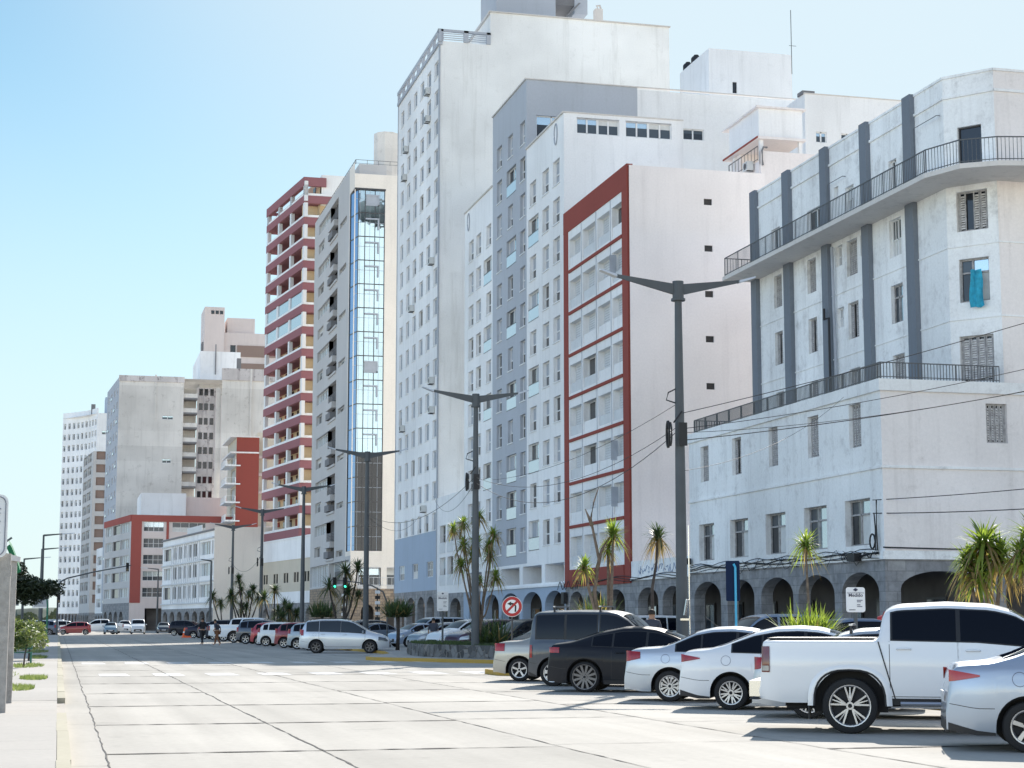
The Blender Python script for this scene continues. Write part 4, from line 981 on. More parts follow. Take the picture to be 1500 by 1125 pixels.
for k in range(6):
    window(O_, side(451), 40.3,41.6,69.0-4.6*k,71.3-4.6*k,'dark',0,-.1); window(O_, side(450.8), 50.2,50.9,68.9-4.6*k,70.6-4.6*k,'wide',0,-.08)
for i in range(3): window(O_, side(450), 35.2+i*1.1,36.0+i*1.1,79,79.9,'dark',0,-.08)
# ================================================================== CARS
def lerp(a, b, t): return a+(b-a)*t
def prof(pts, x):
    if x <= pts[0][0]: return pts[0][1]
    for (x0, z0), (x1, z1) in zip(pts, pts[1:]):
        if x <= x1: return lerp(z0, z1, (x-x0)/(x1-x0) if x1 > x0 else 1)
    return pts[-1][1]
class Car:
    def __init__(s, L, W, ro, wb, R_, top, belt, wr, bottom=.2, arch=.07, roof=None, sm=.05, plan=(.80,.72), tuck=.945, pr=(.6,.85)):
        s.L=L; s.W=W; s.ro=ro; s.wb=wb; s.R=R_; s.top=top; s.belt=belt; s.wr=wr; s.bottom=bottom; s.Ra=R_+arch; s.sm=sm; s.plan=plan; s.tuck=tuck; s.pr=pr
        s.H = max(z for _, z in top)
    def zt(s, x):
        d = s.sm*min(1, x/.15+.15, (s.L-x)/.15+.15); return sum(prof(s.top, x+k*d) for k in (-1,-.5,0,.5,1))/5
    def zb(s, x): return min(prof(s.belt, x), s.zt(x)-.05)
    def w(s, x):
        a, b = s.pr
        t = max(0, min(1, x/a)); u = max(0, min(1, (s.L-x)/b))
        return s.W*(s.plan[0]+(1-s.plan[0])*(1-(1-t)**2.4))*(s.plan[1]+(1-s.plan[1])*(1-(1-u)**2.4))
    def zl(s, x):
        b = s.bottom+.06*max(0, 1-x/.35)+.04*max(0, 1-(s.L-x)/.4)
        for c in (s.ro, s.ro+s.wb):
            if abs(x-c) < s.Ra:
                b = max(b, s.R+math.sqrt(s.Ra**2-(x-c)**2))
        return b
    def yside(s, x, z):          # lower body
        zb = s.zb(x); t = max(0, min(1, (z-s.bottom)/(max(zb-s.bottom, .05))))
        pts = [(0,.955),(.12,.975),(.35,.992),(.62,1.0),(.74,.998),(.80,.985),(.92,.968),(1,s.tuck)]
        return s.w(x)*prof(pts, t)
    def g(s, x): return max(0, min(1, (s.zt(x)-s.zb(x)-.05)/(s.H-prof(s.belt, x)-.05)))
    def wu(s, x): return lerp(s.w(x)*s.tuck*.97, s.wr*s.w(x)/s.W, s.g(x)**.8)
    def ug(s, x): return s.zt(x)-lerp(.03, .10, s.g(x))
    def ygreen(s, x, z):
        zb, zu = s.zb(x), s.ug(x); t = max(0, min(1, (z-zb)/max(zu-zb, .01)))
        return lerp(s.yside(x, zb), s.wu(x), t)+.018*math.sin(math.pi*t)*s.g(x)
    def ys(s, x, z): return s.yside(x, z) if z <= s.zb(x) else s.ygreen(x, z)
    def ztop(s, x, t):           # t lateral 0..1
        zt = s.zt(x); zu = s.ug(x); g = s.g(x)
        pts = [(0,zt),(.5,zt-.006-.008*g),(.8,zt-.016-.014*g),(.93,zt-.026-.03*g),(1,zu)]
        return prof(pts, t)
    def xs(s, step):
        X = {0, s.L}; n = int(s.L/step)
        for i in range(1, n): X.add(round(s.L*i/n, 3))
        for e in (.015,.03,.06,.09,.13,.18): X.add(e); X.add(round(s.L-e,3))
        for c in (s.ro, s.ro+s.wb):
            k = 15 if step < .12 else 9
            for i in range(k+1):
                a = math.pi*i/k; X.add(round(c-s.Ra*.9995*math.cos(a), 4))
            for sg in (-1,1): X.add(round(c+sg*(s.Ra+.002),4))
            he = math.sqrt(max(s.Ra**2-(s.R-s.bottom)**2,0))
        return sorted(x for x in X if 0 <= x <= s.L)
    def body(s, m, step, lift=0):
        rows = []; ts = (0,.1,.25,.4,.55,.68,.78,.86,.94,1)
        for x in s.xs(step):
            zl = s.zl(x); zb = s.zb(x); zl = min(zl, zb-.03)
            ym = min(s.yside(x, zl)-.14, s.W-.33)
            half = [(0, zl), (ym, zl), (s.yside(x, zl)-.025, zl)]
            for t in ts:
                z = lerp(zl, zb, t); half.append((s.yside(x, z), z))
            zu = s.ug(x)
            for t in (.33,.66,1): z = lerp(zb, zu, t); half.append((s.ygreen(x, z), z))
            wu = s.wu(x)
            for t in (.93,.8,.5,0): half.append((wu*t, s.ztop(x, t)))
            ring = [(x, -y, z) for y, z in half]+[(x, y, z) for y, z in reversed(half[1:-1])]
            rows.append(ring)
        n = len(rows[0])
        for r in rows: r.append(r[0])
        def mf(i, j): return 1 if (j < 2 or j >= n-2) else 0
        m.grid(rows, mfn=mf)
        m.poly(rows[0][:-1]); m.poly(rows[-1][:-1][::-1])
    def patch(s, m, sg, x0, x1, f0, f1, nx=8, nz=4, off=.005, mi=0):
        """patch on one flank between the height functions f0(x), f1(x)"""
        rows = []
        for i in range(nx+1):
            x = lerp(x0, x1, i/nx); a, b = f0(x), f1(x); b = max(a, b)
            rows.append([(x, sg*(s.ys(x, lerp(a, b, j/nz))+off), lerp(a, b, j/nz)) for j in range(nz+1)])
        m.grid(rows, mi)
    def tpatch(s, m, x0, x1, t0, t1, nx=8, nt=8, off=.006, mi=0, shrink=0.):
        rows = []
        for i in range(nx+1):
            x = lerp(x0, x1, i/nx)
            d = (s.zt(x+.03)-s.zt(x-.03))/.06; nl = math.hypot(1, d)
            row = []
            for j in range(nt+1):
                t = lerp(t0, t1, j/nt)
                row.append((x-d/nl*off, t*s.wu(x), s.ztop(x, abs(t))+off/nl+.002))
            rows.append(row)
        m.grid(rows, mi)
WH = {}
def wheel_meshes(R_, rim, spokes, style, w=.2):
    key = (R_, rim, spokes, style)
    if key in WH: return WH[key]
    t = MB(); n = 32; pr = [(rim, -.085),(rim+.012,-.1),(R_-.05,-.105),(R_-.015,-.09),(R_,-.06),(R_,.06),(R_-.015,.09),(R_-.05,.105),(rim,.1),(rim,-.085)]
    rows = []
    for i in range(n+1):
        a = 2*math.pi*i/n; rows.append([(r*math.cos(a), y, r*math.sin(a)) for r, y in pr])
    t.grid(rows)
    t.poly([(rim*math.cos(2*math.pi*i/n), .08, rim*math.sin(2*math.pi*i/n)) for i in range(n)])
    m = MB(); rows = []
    for i in range(n+1):
        a = 2*math.pi*i/n; rows.append([(r*math.cos(a), y, r*math.sin(a)) for r, y in ((rim+.004,-.102),(rim-.012,-.1),(rim-.03,-.075),(rim-.03,.05))])
    m.grid(rows, 0)
    m.poly([((rim-.02)*math.cos(2*math.pi*i/n), -.02, (rim-.02)*math.sin(2*math.pi*i/n)) for i in range(n)], 1)
    hub = .05; rr = rim-.015
    for k in range(spokes):
        a = 2*math.pi*k/spokes+.3
        def sp(a0, a1, w0, w1, y0=-.085, y1=-.092):
            p0 = Vector((hub*math.cos(a0),0,hub*math.sin(a0))); p1 = Vector((rr*math.cos(a1),0,rr*math.sin(a1)))
            d = (p1-p0).normalized(); q = Vector((-d.z,0,d.x))
            c = [p0-q*w0,p0+q*w0,p1+q*w1,p1-q*w1]
            m.hexa([(c[0].x,-.05,c[0].z),(c[1].x,-.05,c[1].z),(c[2].x,-.05,c[2].z),(c[3].x,-.05,c[3].z),(c[0].x,y0,c[0].z),(c[1].x,y0,c[1].z),(c[2].x,y1,c[2].z),(c[3].x,y1,c[3].z)],0)
        if style == 'twin': 
            sp(a-.05,a-.16,.014,.011); sp(a+.05,a+.16,.014,.011)
        elif style == 'fork':
            sp(a,a-.26,.013,.012); sp(a,a+.26,.013,.012); sp(a,a,.012,.006,-.08,-.07)
        elif style == 'cap': sp(a,a,.026,.05)
        elif style == 'fine': sp(a,a,.012,.02); 
        else: sp(a,a,.022,.026)
    for k in range(16 if style == 'fine' else 0):
        a = 2*math.pi*k/16; c = Vector((rr*.86*math.cos(a),-.09,rr*.86*math.sin(a))); m.tube([c, c+Vector((0,-.012,0))], .018, 6, 0)
    m.tube([(0,-.03,0),(0,-.098,0)], .055, 14, 0); m.tube([(0,-.098,0),(0,-.104,0)], .03, 10, 1)
    for k in range(5):
        a = 2*math.pi*k/5; m.tube([(.04*math.cos(a)*1.6,-.06,.04*math.sin(a)*1.6),(.04*math.cos(a)*1.6,-.09,.04*math.sin(a)*1.6)], .009, 6, 1)
    WH[key] = (t.mesh('wheel', [M['rubber']], True, 35), m.mesh('rim', [M['alloy'] if style != 'black' else M['alloy_dark'], M['wheel_dark']], True, 30))
    return WH[key]
SED = dict(L=4.22,W=.84,ro=.92,wb=2.47,R_=.30,wr=.56,
  top=[(0,.52),(.02,.66),(.05,.86),(.10,.99),(.22,1.035),(.75,1.07),(1.0,1.16),(1.42,1.37),(1.75,1.44),(2.15,1.455),(2.5,1.42),(2.75,1.36),(3.25,1.07),(3.4,1.0),(3.85,.88),(4.08,.76),(4.18,.62),(4.22,.5)],
  belt=[(0,.93),(.6,.95),(2.2,.93),(3.3,.88),(4.22,.7)])
SED2 = dict(SED, L=4.25, top=[(0,.50),(.02,.66),(.05,.88),(.09,1.02),(.20,1.05),(.55,1.08),(.85,1.17),(1.35,1.38),(1.75,1.465),(2.15,1.48),(2.5,1.45),(2.8,1.37),(3.3,1.08),(3.45,1.0),(3.9,.88),(4.12,.76),(4.22,.6),(4.25,.48)], belt=[(0,.96),(.6,.99),(2.2,.95),(3.3,.89),(4.25,.7)], ro=.94, wb=2.5)
COUPE = dict(SED, L=4.66, W=.88, ro=.92, wb=2.7, R_=.335, wr=.55, top=[(0,.52),(.02,.7),(.05,.95),(.10,1.06),(.3,1.085),(.6,1.13),(1.2,1.33),(1.8,1.44),(2.2,1.445),(2.6,1.40),(3.0,1.27),(3.55,1.02),(4.1,.9),(4.45,.78),(4.62,.62),(4.66,.5)], belt=[(0,1.0),(.6,1.0),(2.2,.94),(3.4,.89),(4.66,.72)])
HATCH = dict(SED, L=3.95, ro=.62, wb=2.5, R_=.30, wr=.58, top=[(0,.52),(.02,.70),(.05,.95),(.12,1.08),(.32,1.36),(.45,1.44),(1.0,1.50),(1.6,1.505),(2.1,1.46),(2.35,1.39),(2.95,1.06),(3.1,1.0),(3.6,.88),(3.82,.76),(3.92,.62),(3.95,.5)], belt=[(0,.98),(.6,.98),(2.2,.94),(3.0,.89),(3.95,.72)])
SUV = dict(SED, L=4.3, W=.88, ro=.75, wb=2.62, R_=.345, wr=.63, bottom=.27, top=[(0,.56),(.02,.78),(.05,1.02),(.12,1.18),(.28,1.5),(.4,1.59),(1.0,1.66),(1.9,1.67),(2.35,1.62),(2.6,1.54),(3.15,1.18),(3.3,1.12),(3.9,1.02),(4.15,.9),(4.26,.75),(4.3,.6)], belt=[(0,1.06),(.6,1.08),(2.4,1.04),(3.2,1.0),(4.3,.8)])
MPV = dict(SED, L=4.38, W=.87, ro=.82, wb=2.62, R_=.315, wr=.62, bottom=.23, top=[(0,.55),(.02,.75),(.05,1.0),(.12,1.2),(.26,1.52),(.36,1.6),(1.0,1.66),(1.9,1.67),(2.4,1.62),(2.65,1.54),(3.3,1.12),(3.45,1.05),(4.0,.92),(4.22,.8),(4.34,.66),(4.38,.54)], belt=[(0,1.03),(.8,1.03),(2.4,.98),(3.4,.92),(4.38,.72)])
VAN = dict(SED, L=4.35, W=.88, ro=.72, wb=2.7, R_=.32, wr=.74, sm=.03, top=[(0,.60),(.02,.9),(.04,1.2),(.10,1.66),(.16,1.77),(.3,1.81),(1.4,1.83),(2.3,1.82),(2.6,1.77),(2.85,1.66),(3.4,1.22),(3.6,1.14),(4.1,1.0),(4.28,.85),(4.35,.6)], belt=[(0,1.1),(1,1.1),(3.3,1.05),(4.35,.8)], plan=(.93,.78), pr=(.25,.8))
def xscale(d, k):
    d = dict(d)
    for q in ('L','ro','wb'): d[q] *= k
    for q in ('top','belt'): d[q] = [(x*k, z) for x, z in d[q]]
    return d
SVAN = xscale(VAN, .86); COUPE = xscale(COUPE, .95); SED3 = dict(SED, ro=.74)
PICK = dict(SED, L=5.25, W=.95, ro=1.26, wb=3.1, R_=.385, wr=.66, bottom=.42, arch=.125, sm=.02, top=[(0,.70),(.02,.76),(.045,1.22),(.07,1.30),(.2,1.305),(1.66,1.31),(1.675,1.34),(1.72,1.66),(1.80,1.76),(1.95,1.80),(2.6,1.83),(3.2,1.80),(3.5,1.72),(4.15,1.30),(4.35,1.22),(4.95,1.12),(5.15,1.0),(5.22,.8),(5.25,.65)], belt=[(0,1.25),(1.6,1.27),(3,1.24),(4.2,1.14),(5.25,.85)], plan=(.90,.78), pr=(.3,.7), tuck=.96)
TYPES = dict(svan=(SVAN,'van'),sedan3=(SED3,'sedan'),sedan=(SED,'sedan'),sedan2=(SED2,'sedan'),coupe=(COUPE,'sedan'),hatch=(HATCH,'hatchback'),suv=(SUV,'suv'),mpv=(MPV,'minivan'),van=(VAN,'van'),pickup=(PICK,'pickup truck'))
GL = dict( # side windows (x0,x1), windshield, rear glass, lights (x1,zlo,zhi)
 sedan=([(1.05,1.52),(1.56,2.2),(2.26,3.16)],(2.62,3.28),(.86,1.40),(.34,.78,.98)),
 sedan2=([(.98,1.48),(1.52,2.22),(2.28,3.2)],(2.66,3.32),(.70,1.34),(.40,.82,.96)),
 coupe=([(1.1,1.55),(1.60,2.34),(2.4,3.42)],(2.75,3.5),(.66,1.3),(.30,.86,.98)),
 hatch=([(.42,.72),(.8,1.62),(1.68,2.85)],(2.2,2.92),(.13,.36),(.22,.86,1.12)),
 suv=([(.36,.82),(.9,1.84),(1.9,3.05)],(2.45,3.12),(.14,.30),(.22,.84,1.14)),
 mpv=([(.36,.92),(1.0,1.98),(2.05,3.2)],(2.52,3.26),(.14,.28),(.20,.86,1.14)),
 van=([(.24,1.05),(1.12,2.0),(2.1,3.2)],(2.72,3.34),(.06,.12),(.11,.68,.98)),
 pickup=([(1.86,2.72),(2.78,4.02)],(3.45,4.12),(1.68,1.74),(.16,.84,1.2)))
GL['svan'] = ([(a*.86,b*.86) for a,b in GL['van'][0]],tuple(x*.86 for x in GL['van'][1]),GL['van'][2],GL['van'][3]); GL['sedan3'] = GL['sedan']
GL['coupe'] = ([(a*.95,b*.95) for a,b in GL['coupe'][0]],tuple(x*.95 for x in GL['coupe'][1]),tuple(x*.95 for x in GL['coupe'][2]),GL['coupe'][3])
def make_car(kind, col, label, group, contact, head, wheels=('five',5), near_front=False, detail=1, metal=0., rough=.35, glass='car_glass', tail='tail_red', name=None, extra=None, mirror='paint', rimr=None, trim=False, sgn=-1):
    spec, cat = TYPES[kind]; c = Car(**spec); wins, ws, rg, lt = GL[kind]
    pm = paint('paint_%.2f_%.2f_%.2f' % col, col, metal, rough)
    rt = root(name or ('parked_'+cat.replace(' ','_') if cat != 'suv' else 'parked_suv'), (0,0,0), label, cat, group)
    cy = c.W-.115
    # contact = ground point under the near-side wheel (rear or front)
    lx = (c.ro+c.wb if near_front else c.ro)-c.L/2; ly = sgn*cy
    ca, sa = math.cos(head), math.sin(head)
    rt.location = (contact[0]-(lx*ca-ly*sa), contact[1]-(lx*sa+ly*ca), .0); rt.rotation_euler = (0,0,head)
    O = (c.L/2, 0, 0)
    def put(mb, name, mats, parent=rt, smooth=True, ang=40): return mb.obj(name, [M[x] if isinstance(x,str) else x for x in mats], parent, smooth, ang, O)
    m = MB(); c.body(m, .07 if detail else .14); put(m, 'body', [pm, 'black_plastic'])
    # glass
    for i,(a,b) in enumerate(wins):
        for sg in (-1,1):
            m = MB()
            fr = MB()
            lo = lambda x: c.zb(x)+.035
            hi = lambda x: c.ug(x)-.02
            # slanted ends
            c.patch(m, sg, a, b, lo, hi, 10, 3, .007); put(m, 'side_window', [glass])
            if detail:
                c.patch(fr, sg, a-.03, b+.03, lambda x: c.zb(x)+.015, lambda x: c.ug(x)-.0, 10, 3, .004); put(fr, 'window_trim', ['black_plastic'])
    m = MB(); c.tpatch(m, ws[0], ws[1], -.9, .9); put(m, 'windshield', [glass])
    m = MB(); c.tpatch(m, rg[0], rg[1], -.86, .86, off=.008); put(m, 'rear_window', [glass])
    # lights
    for sg in (-1,1):
        m = MB()
        if kind == 'sedan2': f1 = lambda x: lerp(lt[2]+.02, lt[2]-.05, x/lt[0]); f0 = lambda x: lerp(lt[1], lt[2]-.07, x/lt[0])
        elif kind == 'sedan': f1 = lambda x: lerp(lt[2], lt[2]-.02, x/lt[0]); f0 = lambda x: lerp(lt[1]-.02, lt[1]+.05, x/lt[0])
        else: f1 = lambda x: lt[2]; f0 = lambda x: lt[1]
        c.patch(m, sg, .045, lt[0], f0, f1, 8, 4, .012)
        zc0, zc1 = lt[1]+.02, min(lt[2], c.zt(.04)-.08)
        x_ = .0
        put(m, 'taillight', [tail])
        m = MB(); c.patch(m, sg, c.L-.52, c.L-.07, lambda x: c.zb(c.L-.3)-.20+.07*(c.L-x), lambda x: c.zb(x)-.02, 8, 3, .012); put(m, 'headlight', ['head_dark' if detail and kind=='mpv' else 'head_glass'])
        # mirror
        xm = ws[1]-.13; zm = c.zb(xm)+.10; y = c.ys(xm, c.zb(xm))
        m = MB(); 
        rows = []
        for i in range(7):
            a = i/6; w_ = math.sin(math.pi*min(max(a,.04),.96))**.5
            rows.append([(xm+.045*math.cos(t)*w_-.02, sg*(y+.03+.19*a), zm+.065*math.sin(t)*w_) for t in [2*math.pi*k/10 for k in range(11)]])
        m.grid(rows); m.box(xm-.03,xm+.03,min(sg*(y-.02),sg*(y+.06)),max(sg*(y-.02),sg*(y+.06)),zm-.07,zm-.03,1)
        put(m, 'mirror', [pm if mirror=='paint' else 'black_plastic', 'black_plastic'])
        if detail:
            # doors: thin skins with a dark gap around them
            for i,(a,b) in enumerate(wins[-2:]):
                if kind == 'van' and i == 0 and False: continue
                x0 = a-.05 if i else a-.04; x1 = b+.03 if i == 0 else ws[1]-.06
                x0 = max(x0, c.ro+.12) if i == 0 else x0
                zs = c.bottom+.1
                ra = c.ro; Ra = c.Ra+.05
                def f0(x, zs=zs):
                    z = zs
                    for cc in (c.ro, c.ro+c.wb):
                        if abs(x-cc) < Ra: z = max(z, c.R+math.sqrt(Ra*Ra-(x-cc)**2))
                    return z
                top = lambda x: c.zb(x)+.012
                g = MB(); c.patch(g, sg, x0-.009, x1+.009, lambda x: f0(x)-.009, top, 26, 8, .0018, 0)
                d = put(g, 'door_gap', ['black_plastic'], smooth=True)
                g = MB(); c.patch(g, sg, x0, x1, f0, top, 26, 8, .0042, 0)
                d = put(g, 'door', [pm])
                h = MB(); xh = x0+.10 if i == 0 else x0+.12; zh = c.zb(xh)-.10; yh = c.ys(xh, zh)
                h.tube([(xh,sg*(yh+.0),zh),(xh+.015,sg*(yh+.035),zh+.008),(xh+.17,sg*(yh+.035),zh+.008),(xh+.185,sg*(yh+.0),zh)], .013, 7); h.obj('handle', [pm], d, True, off=O)
            if kind != 'pickup':
                fx, fz = c.ro-.08, c.zb(c.ro)-.12
                if kind in ('sedan','sedan2','mpv') and sg == -1:
                    m = MB(); pts = [(fx+.085*math.cos(t), sg*(c.ys(fx+.085*math.cos(t), fz+.085*math.sin(t))+.004), fz+.085*math.sin(t)) for t in [2*math.pi*k/20 for k in range(21)]]
                    m.tube(pts, .0035, 4); put(m, 'fuel_cap', ['text_grey'])
                m = MB(); c.patch(m, sg, .04, c.ro-c.Ra-.01, lambda x: c.zl(x)+.31, lambda x: c.zl(x)+.318, 6, 1, .003); c.patch(m, sg, c.L-.5, c.L-.05, lambda x: c.bottom+.33, lambda x: c.bottom+.338, 6, 1, .003)
                put(m, 'panel_gap', ['black_plastic'])
            m = MB(); c.patch(m, sg, c.ro+c.Ra+.02, c.ro+c.wb-c.Ra-.02, lambda x: c.bottom-.02, lambda x: c.bottom+.07, 6, 2, .006); put(m, 'sill_trim', ['black_plastic' if trim or kind in ('suv','pickup','coupe') else pm])
    # plates and bumpers
    m = MB(); m.box(-.012,.0,-.26,.26,.58 if kind!='pickup' else .66,.70 if kind!='pickup' else .78); m.box(c.L,c.L+.012,-.26,.26,.40,.50); put(m, 'number_plate', ['plate'], ang=20)
    m = MB(); m.box(c.L-.02,c.L+.008,-c.W*.55,c.W*.55,c.bottom+.10,c.bottom+.30); m.box(c.L-.03,c.L+.004,-c.W*.5,c.W*.5,c.zt(c.L-.03)-.22,c.zt(c.L-.03)-.10); put(m, 'grille', ['black_plastic'], ang=20)
    if kind != 'pickup' and detail:
        m = MB(); m.box(-.006,.2,-c.W*.74,c.W*.74,c.bottom+.03,c.bottom+.17)
        for sg in (-1,1): c.patch(m, sg, .02, c.ro-c.Ra-.005, lambda x: c.zl(x)-.005, lambda x: c.zl(x)+.09-.06*x/max(c.ro-c.Ra,.1), 5, 2, .004)
        put(m, 'rear_bumper', ['black_plastic' if trim or kind in ('sedan2','suv','van','svan') else pm])
    # wheels
    rr = rimr or c.R*.68
    tm, rm = wheel_meshes(c.R, rr, wheels[1], wheels[0])
    for cx in (c.ro, c.ro+c.wb):
        for sg in (-1,1):
            o = place(tm, 'wheel', rt, (cx-c.L/2, sg*cy, c.R), 0 if sg < 0 else math.pi)
            o2 = place(rm, 'rim', o, (0,0,0)); 
            if detail == 0 and sg > 0: pass
    if detail:
        for sg in (-1,1):   # arch liners
            for cx in (c.ro, c.ro+c.wb):
                m = MB(); rows = []
                for i in range(13):
                    a = math.pi*i/12; q = (cx-(c.Ra-.004)*math.cos(a), c.R+(c.Ra-.004)*math.sin(a))
                    rows.append([(q[0], sg*(c.W-.30), q[1]), (q[0], sg*(c.yside(q[0], q[1])-.006), q[1]), (q[0]+.0, sg*(c.yside(q[0], q[1])-.03), q[1]-.02)])
                m.grid(rows); m.poly([(q[0][0], sg*(c.W-.30), q[0][2]) for q in rows]+[(cx+c.Ra, sg*(c.W-.30), .16+c.bottom*.3), (cx-c.Ra, sg*(c.W-.30), .16+c.bottom*.3)])
                put(m, 'arch_liner', ['wheel_dark'])
    if extra: extra(c, rt, put, pm)
    return rt
def ex_rails(c, rt, put, pm):
    for sg in (-1,1):
        m = MB(); y = sg*(c.wr-.02); x0,x1 = .5, 2.4
        m.tube([(x0,y,c.zt(x0)-.03),(x0+.08,y,c.zt(x0)+.05),(x1-.1,y,c.zt(x1-.1)+.05),(x1,y,c.zt(x1)-.03)], .018, 6); put(m, 'roof_rail', ['black_plastic'])
def ex_bars(c, rt, put, pm):
    for x in ((.6,1.75) if c.H > 1.6 else (1.6,2.4)):
        m = MB(); z = c.zt(x)
        m.box(x-.03,x+.03,-.62,.62,z+.07,z+.10,1); m.box(x-.02,x+.02,-.60,-.56,z-.06,z+.07); m.box(x-.02,x+.02,.56,.60,z-.06,z+.07); put(m, 'roof_bar', ['black_plastic','alloy'], ang=20)
def ex_pick(c, rt, put, pm):
    m = MB(); m.box(-.14,.14,-c.W*.9,c.W*.9,.50,.72); m.hexa([(-.14,-.9,.46),(.0,-.93,.46),(.0,.93,.46),(-.14,.9,.46),(-.12,-.82,.50),(0,-.9,.50),(0,.9,.50),(-.12,.82,.50)],1)
    put(m, 'rear_bumper', ['chrome','black_plastic'], ang=20)
    for sg in (-1,1):
        m = MB(); c.patch(m, sg, 1.60, 1.625, lambda x: .45, lambda x: 1.25, 3, 14, .003)
        # the gap between bed and cab leans forward
        m2 = MB(); rows = [[(lerp(1.88,1.655,(j/14))+i*.018, sg*(c.ys(1.7, lerp(.45,1.24,j/14))+.008), lerp(.45,1.27,j/14)) for j in range(15)] for i in range(2)]
        m2.grid(rows); put(m2, 'bed_gap', ['black_plastic'])
        m = MB(); rows = []
        for i in range(17):
            a = math.pi*i/16; ca_, s_ = math.cos(a), math.sin(a)
            e = abs(ca_)**.75*(1 if ca_ > 0 else -1); f = s_**.75
            rows.append([(c.ro-(r)*e, sg*(c.W+yy), c.R+(r)*f) for r, yy in ((c.Ra-.035,-.04),(c.Ra-.03,.004),(c.Ra-.005,.016),(c.Ra+.03,.012),(c.Ra+.07,-.01))])
        m.grid(rows, mfn=lambda i,j: 1 if j < 2 else 0); put(m, 'arch_flare', [pm,'black_plastic'])
        m = MB(); c.patch(m, sg, .05, .15, lambda x: .86, lambda x: .93, 3, 2, .016); put(m, 'reversing_lamp', ['head_glass'])
        m = MB(); m.tube([(1.95,sg*(c.W-.02),.42),(3.7,sg*(c.W-.02),.42)], .035, 8); m.box(2.0,3.65,min(sg*.7,sg*(c.W+.0)),max(sg*.7,sg*(c.W+.0)),.385,.40,1); put(m, 'side_step', ['alloy','black_plastic'])
        m = MB(); m.box(c.ro-.58,c.ro-.56,min(sg*.62,sg*.9),max(sg*.62,sg*.9),.2,.62); put(m, 'mud_flap', ['black_plastic'], ang=20)
    m = MB(); m.box(.12,1.6,-.74,.74,1.30,1.318); put(m, 'bed_cover', ['black_plastic'], ang=20)
    m = MB(); m.tube([(.35,-.5,.36),(2.2,-.5,.42),(4,-.5,.42)], .05, 8); m.tube([(c.ro,-.75,.385),(c.ro,.75,.385)], .07, 8); put(m, 'underframe', ['black_plastic'])
def ex_roofload(c, rt, put, pm):
    ex_bars(c, rt, put, pm)
def ex_antenna(c, rt, put, pm):
    m = MB(); m.tube([(c.L*.42,0,c.zt(c.L*.42)),(c.L*.42-.28,0,c.zt(c.L*.42)+.22)], .005, 5); put(m, 'antenna', ['black_plastic'])
G1 = 'cars parked at an angle in the near row'; G2 = 'cars parked in the row beyond the crossing'; G3 = 'cars parked nose-left behind the median'; G4 = 'cars at the far junction'
a28 = R(-28)
SILV = (.42,.46,.52); WHT = (.80,.81,.82); BLK = (.010,.012,.018)
make_car('sedan2', (.40,.46,.55), 'silver blue sedan cut off by the right edge, red wedge taillight, nearest of all cars', G1, (11.25,19.35), R(-25), metal=.55, wheels=('five',5), tail='tail_amber', trim=False)
make_car('pickup', WHT, 'white double cab pickup truck with dark red taillight and silver forked wheels', G1, (10.75,23.2), a28, wheels=('fork',5), tail='tail_dark', rimr=.285, extra=ex_pick)
c3 = make_car('sedan', (.45,.49,.53), 'silver car with roof bars mostly hidden behind the white pickup bed', G1, (11.75,26.9), a28, metal=.5, wheels=('twin',8), extra=ex_roofload)
make_car('sedan2', WHT, 'white sedan with pointed red taillight between the silver sedan and the pickup', G1, (11.56,29.84), a28, wheels=('twin',8), extra=ex_antenna)
make_car('sedan', (.52,.57,.63), 'silver sedan with block shaped red taillight and multi-spoke hubcaps', G1, (11.6,33.2), a28, metal=.5, wheels=('fine',12), extra=ex_antenna)
make_car('coupe', BLK, 'black fastback sedan with dark multi-spoke wheels', G1, (11.3,38.0), a28, wheels=('black',12), rimr=.27)
make_car('svan', (.035,.047,.065), 'dark grey van with two bright roof bars behind the black sedan', G1, (11.6,41.7), R(-32), metal=.2, wheels=('cap',7), extra=ex_bars, trim=True)
make_car('sedan3', (.42,.41,.37), 'pale gold sedan, last of the near row beside the yellow kerb end', G1, (11.7,45.3), a28, metal=.55, wheels=('five',5), extra=ex_antenna)
make_car('mpv', (.62,.66,.71), 'silver minivan standing broadside as the first car past the planter', G2, (12.24,87.15), R(-14.3), metal=.5, wheels=('black',6), extra=ex_rails, glass='car_glass_clear')
r2 = [('hatch',WHT,'white hatchback directly left of the silver minivan',95.0,13.0),('hatch',(.36,.42,.46),'teal silver hatchback second left of the silver minivan',99.3,12.9),('hatch',(.24,.015,.03),'dark red hatchback parked between the teal silver and white hatchbacks',104.5,12.8),
      ('hatch',(.74,.76,.76),'white hatchback with sloping dark rear window left of the dark red one',112.0,12.6),('hatch',(.40,.02,.04),'bright red hatchback partly hidden by the white hatchback',117,12.7),('suv',(.05,.07,.10),'dark blue SUV between the red hatchback and the white pickup',123.5,12.5),
      ('pickup',(.62,.68,.74),'pale pickup behind the dark blue SUV in the shade',131,12.4),('pickup',(.70,.72,.74),'second pale pickup farther up the row in the shade',139,12.4),('suv',(.03,.035,.05),'black SUV near the two walking people',148,12.4),('hatch',(.10,.10,.13),'dark hatchback at the far end of the shaded row',157,12.3),('sedan',(.03,.03,.05),'black sedan closing the far end of the shaded row',168,12.2)]
for i,(k,col,lb,y,x) in enumerate(r2):
    make_car(k, col, lb, G2, (x,y), R(-24), detail=1 if i < 3 else 0, metal=.2 if sum(col)<1.5 else 0., wheels=('five',5))
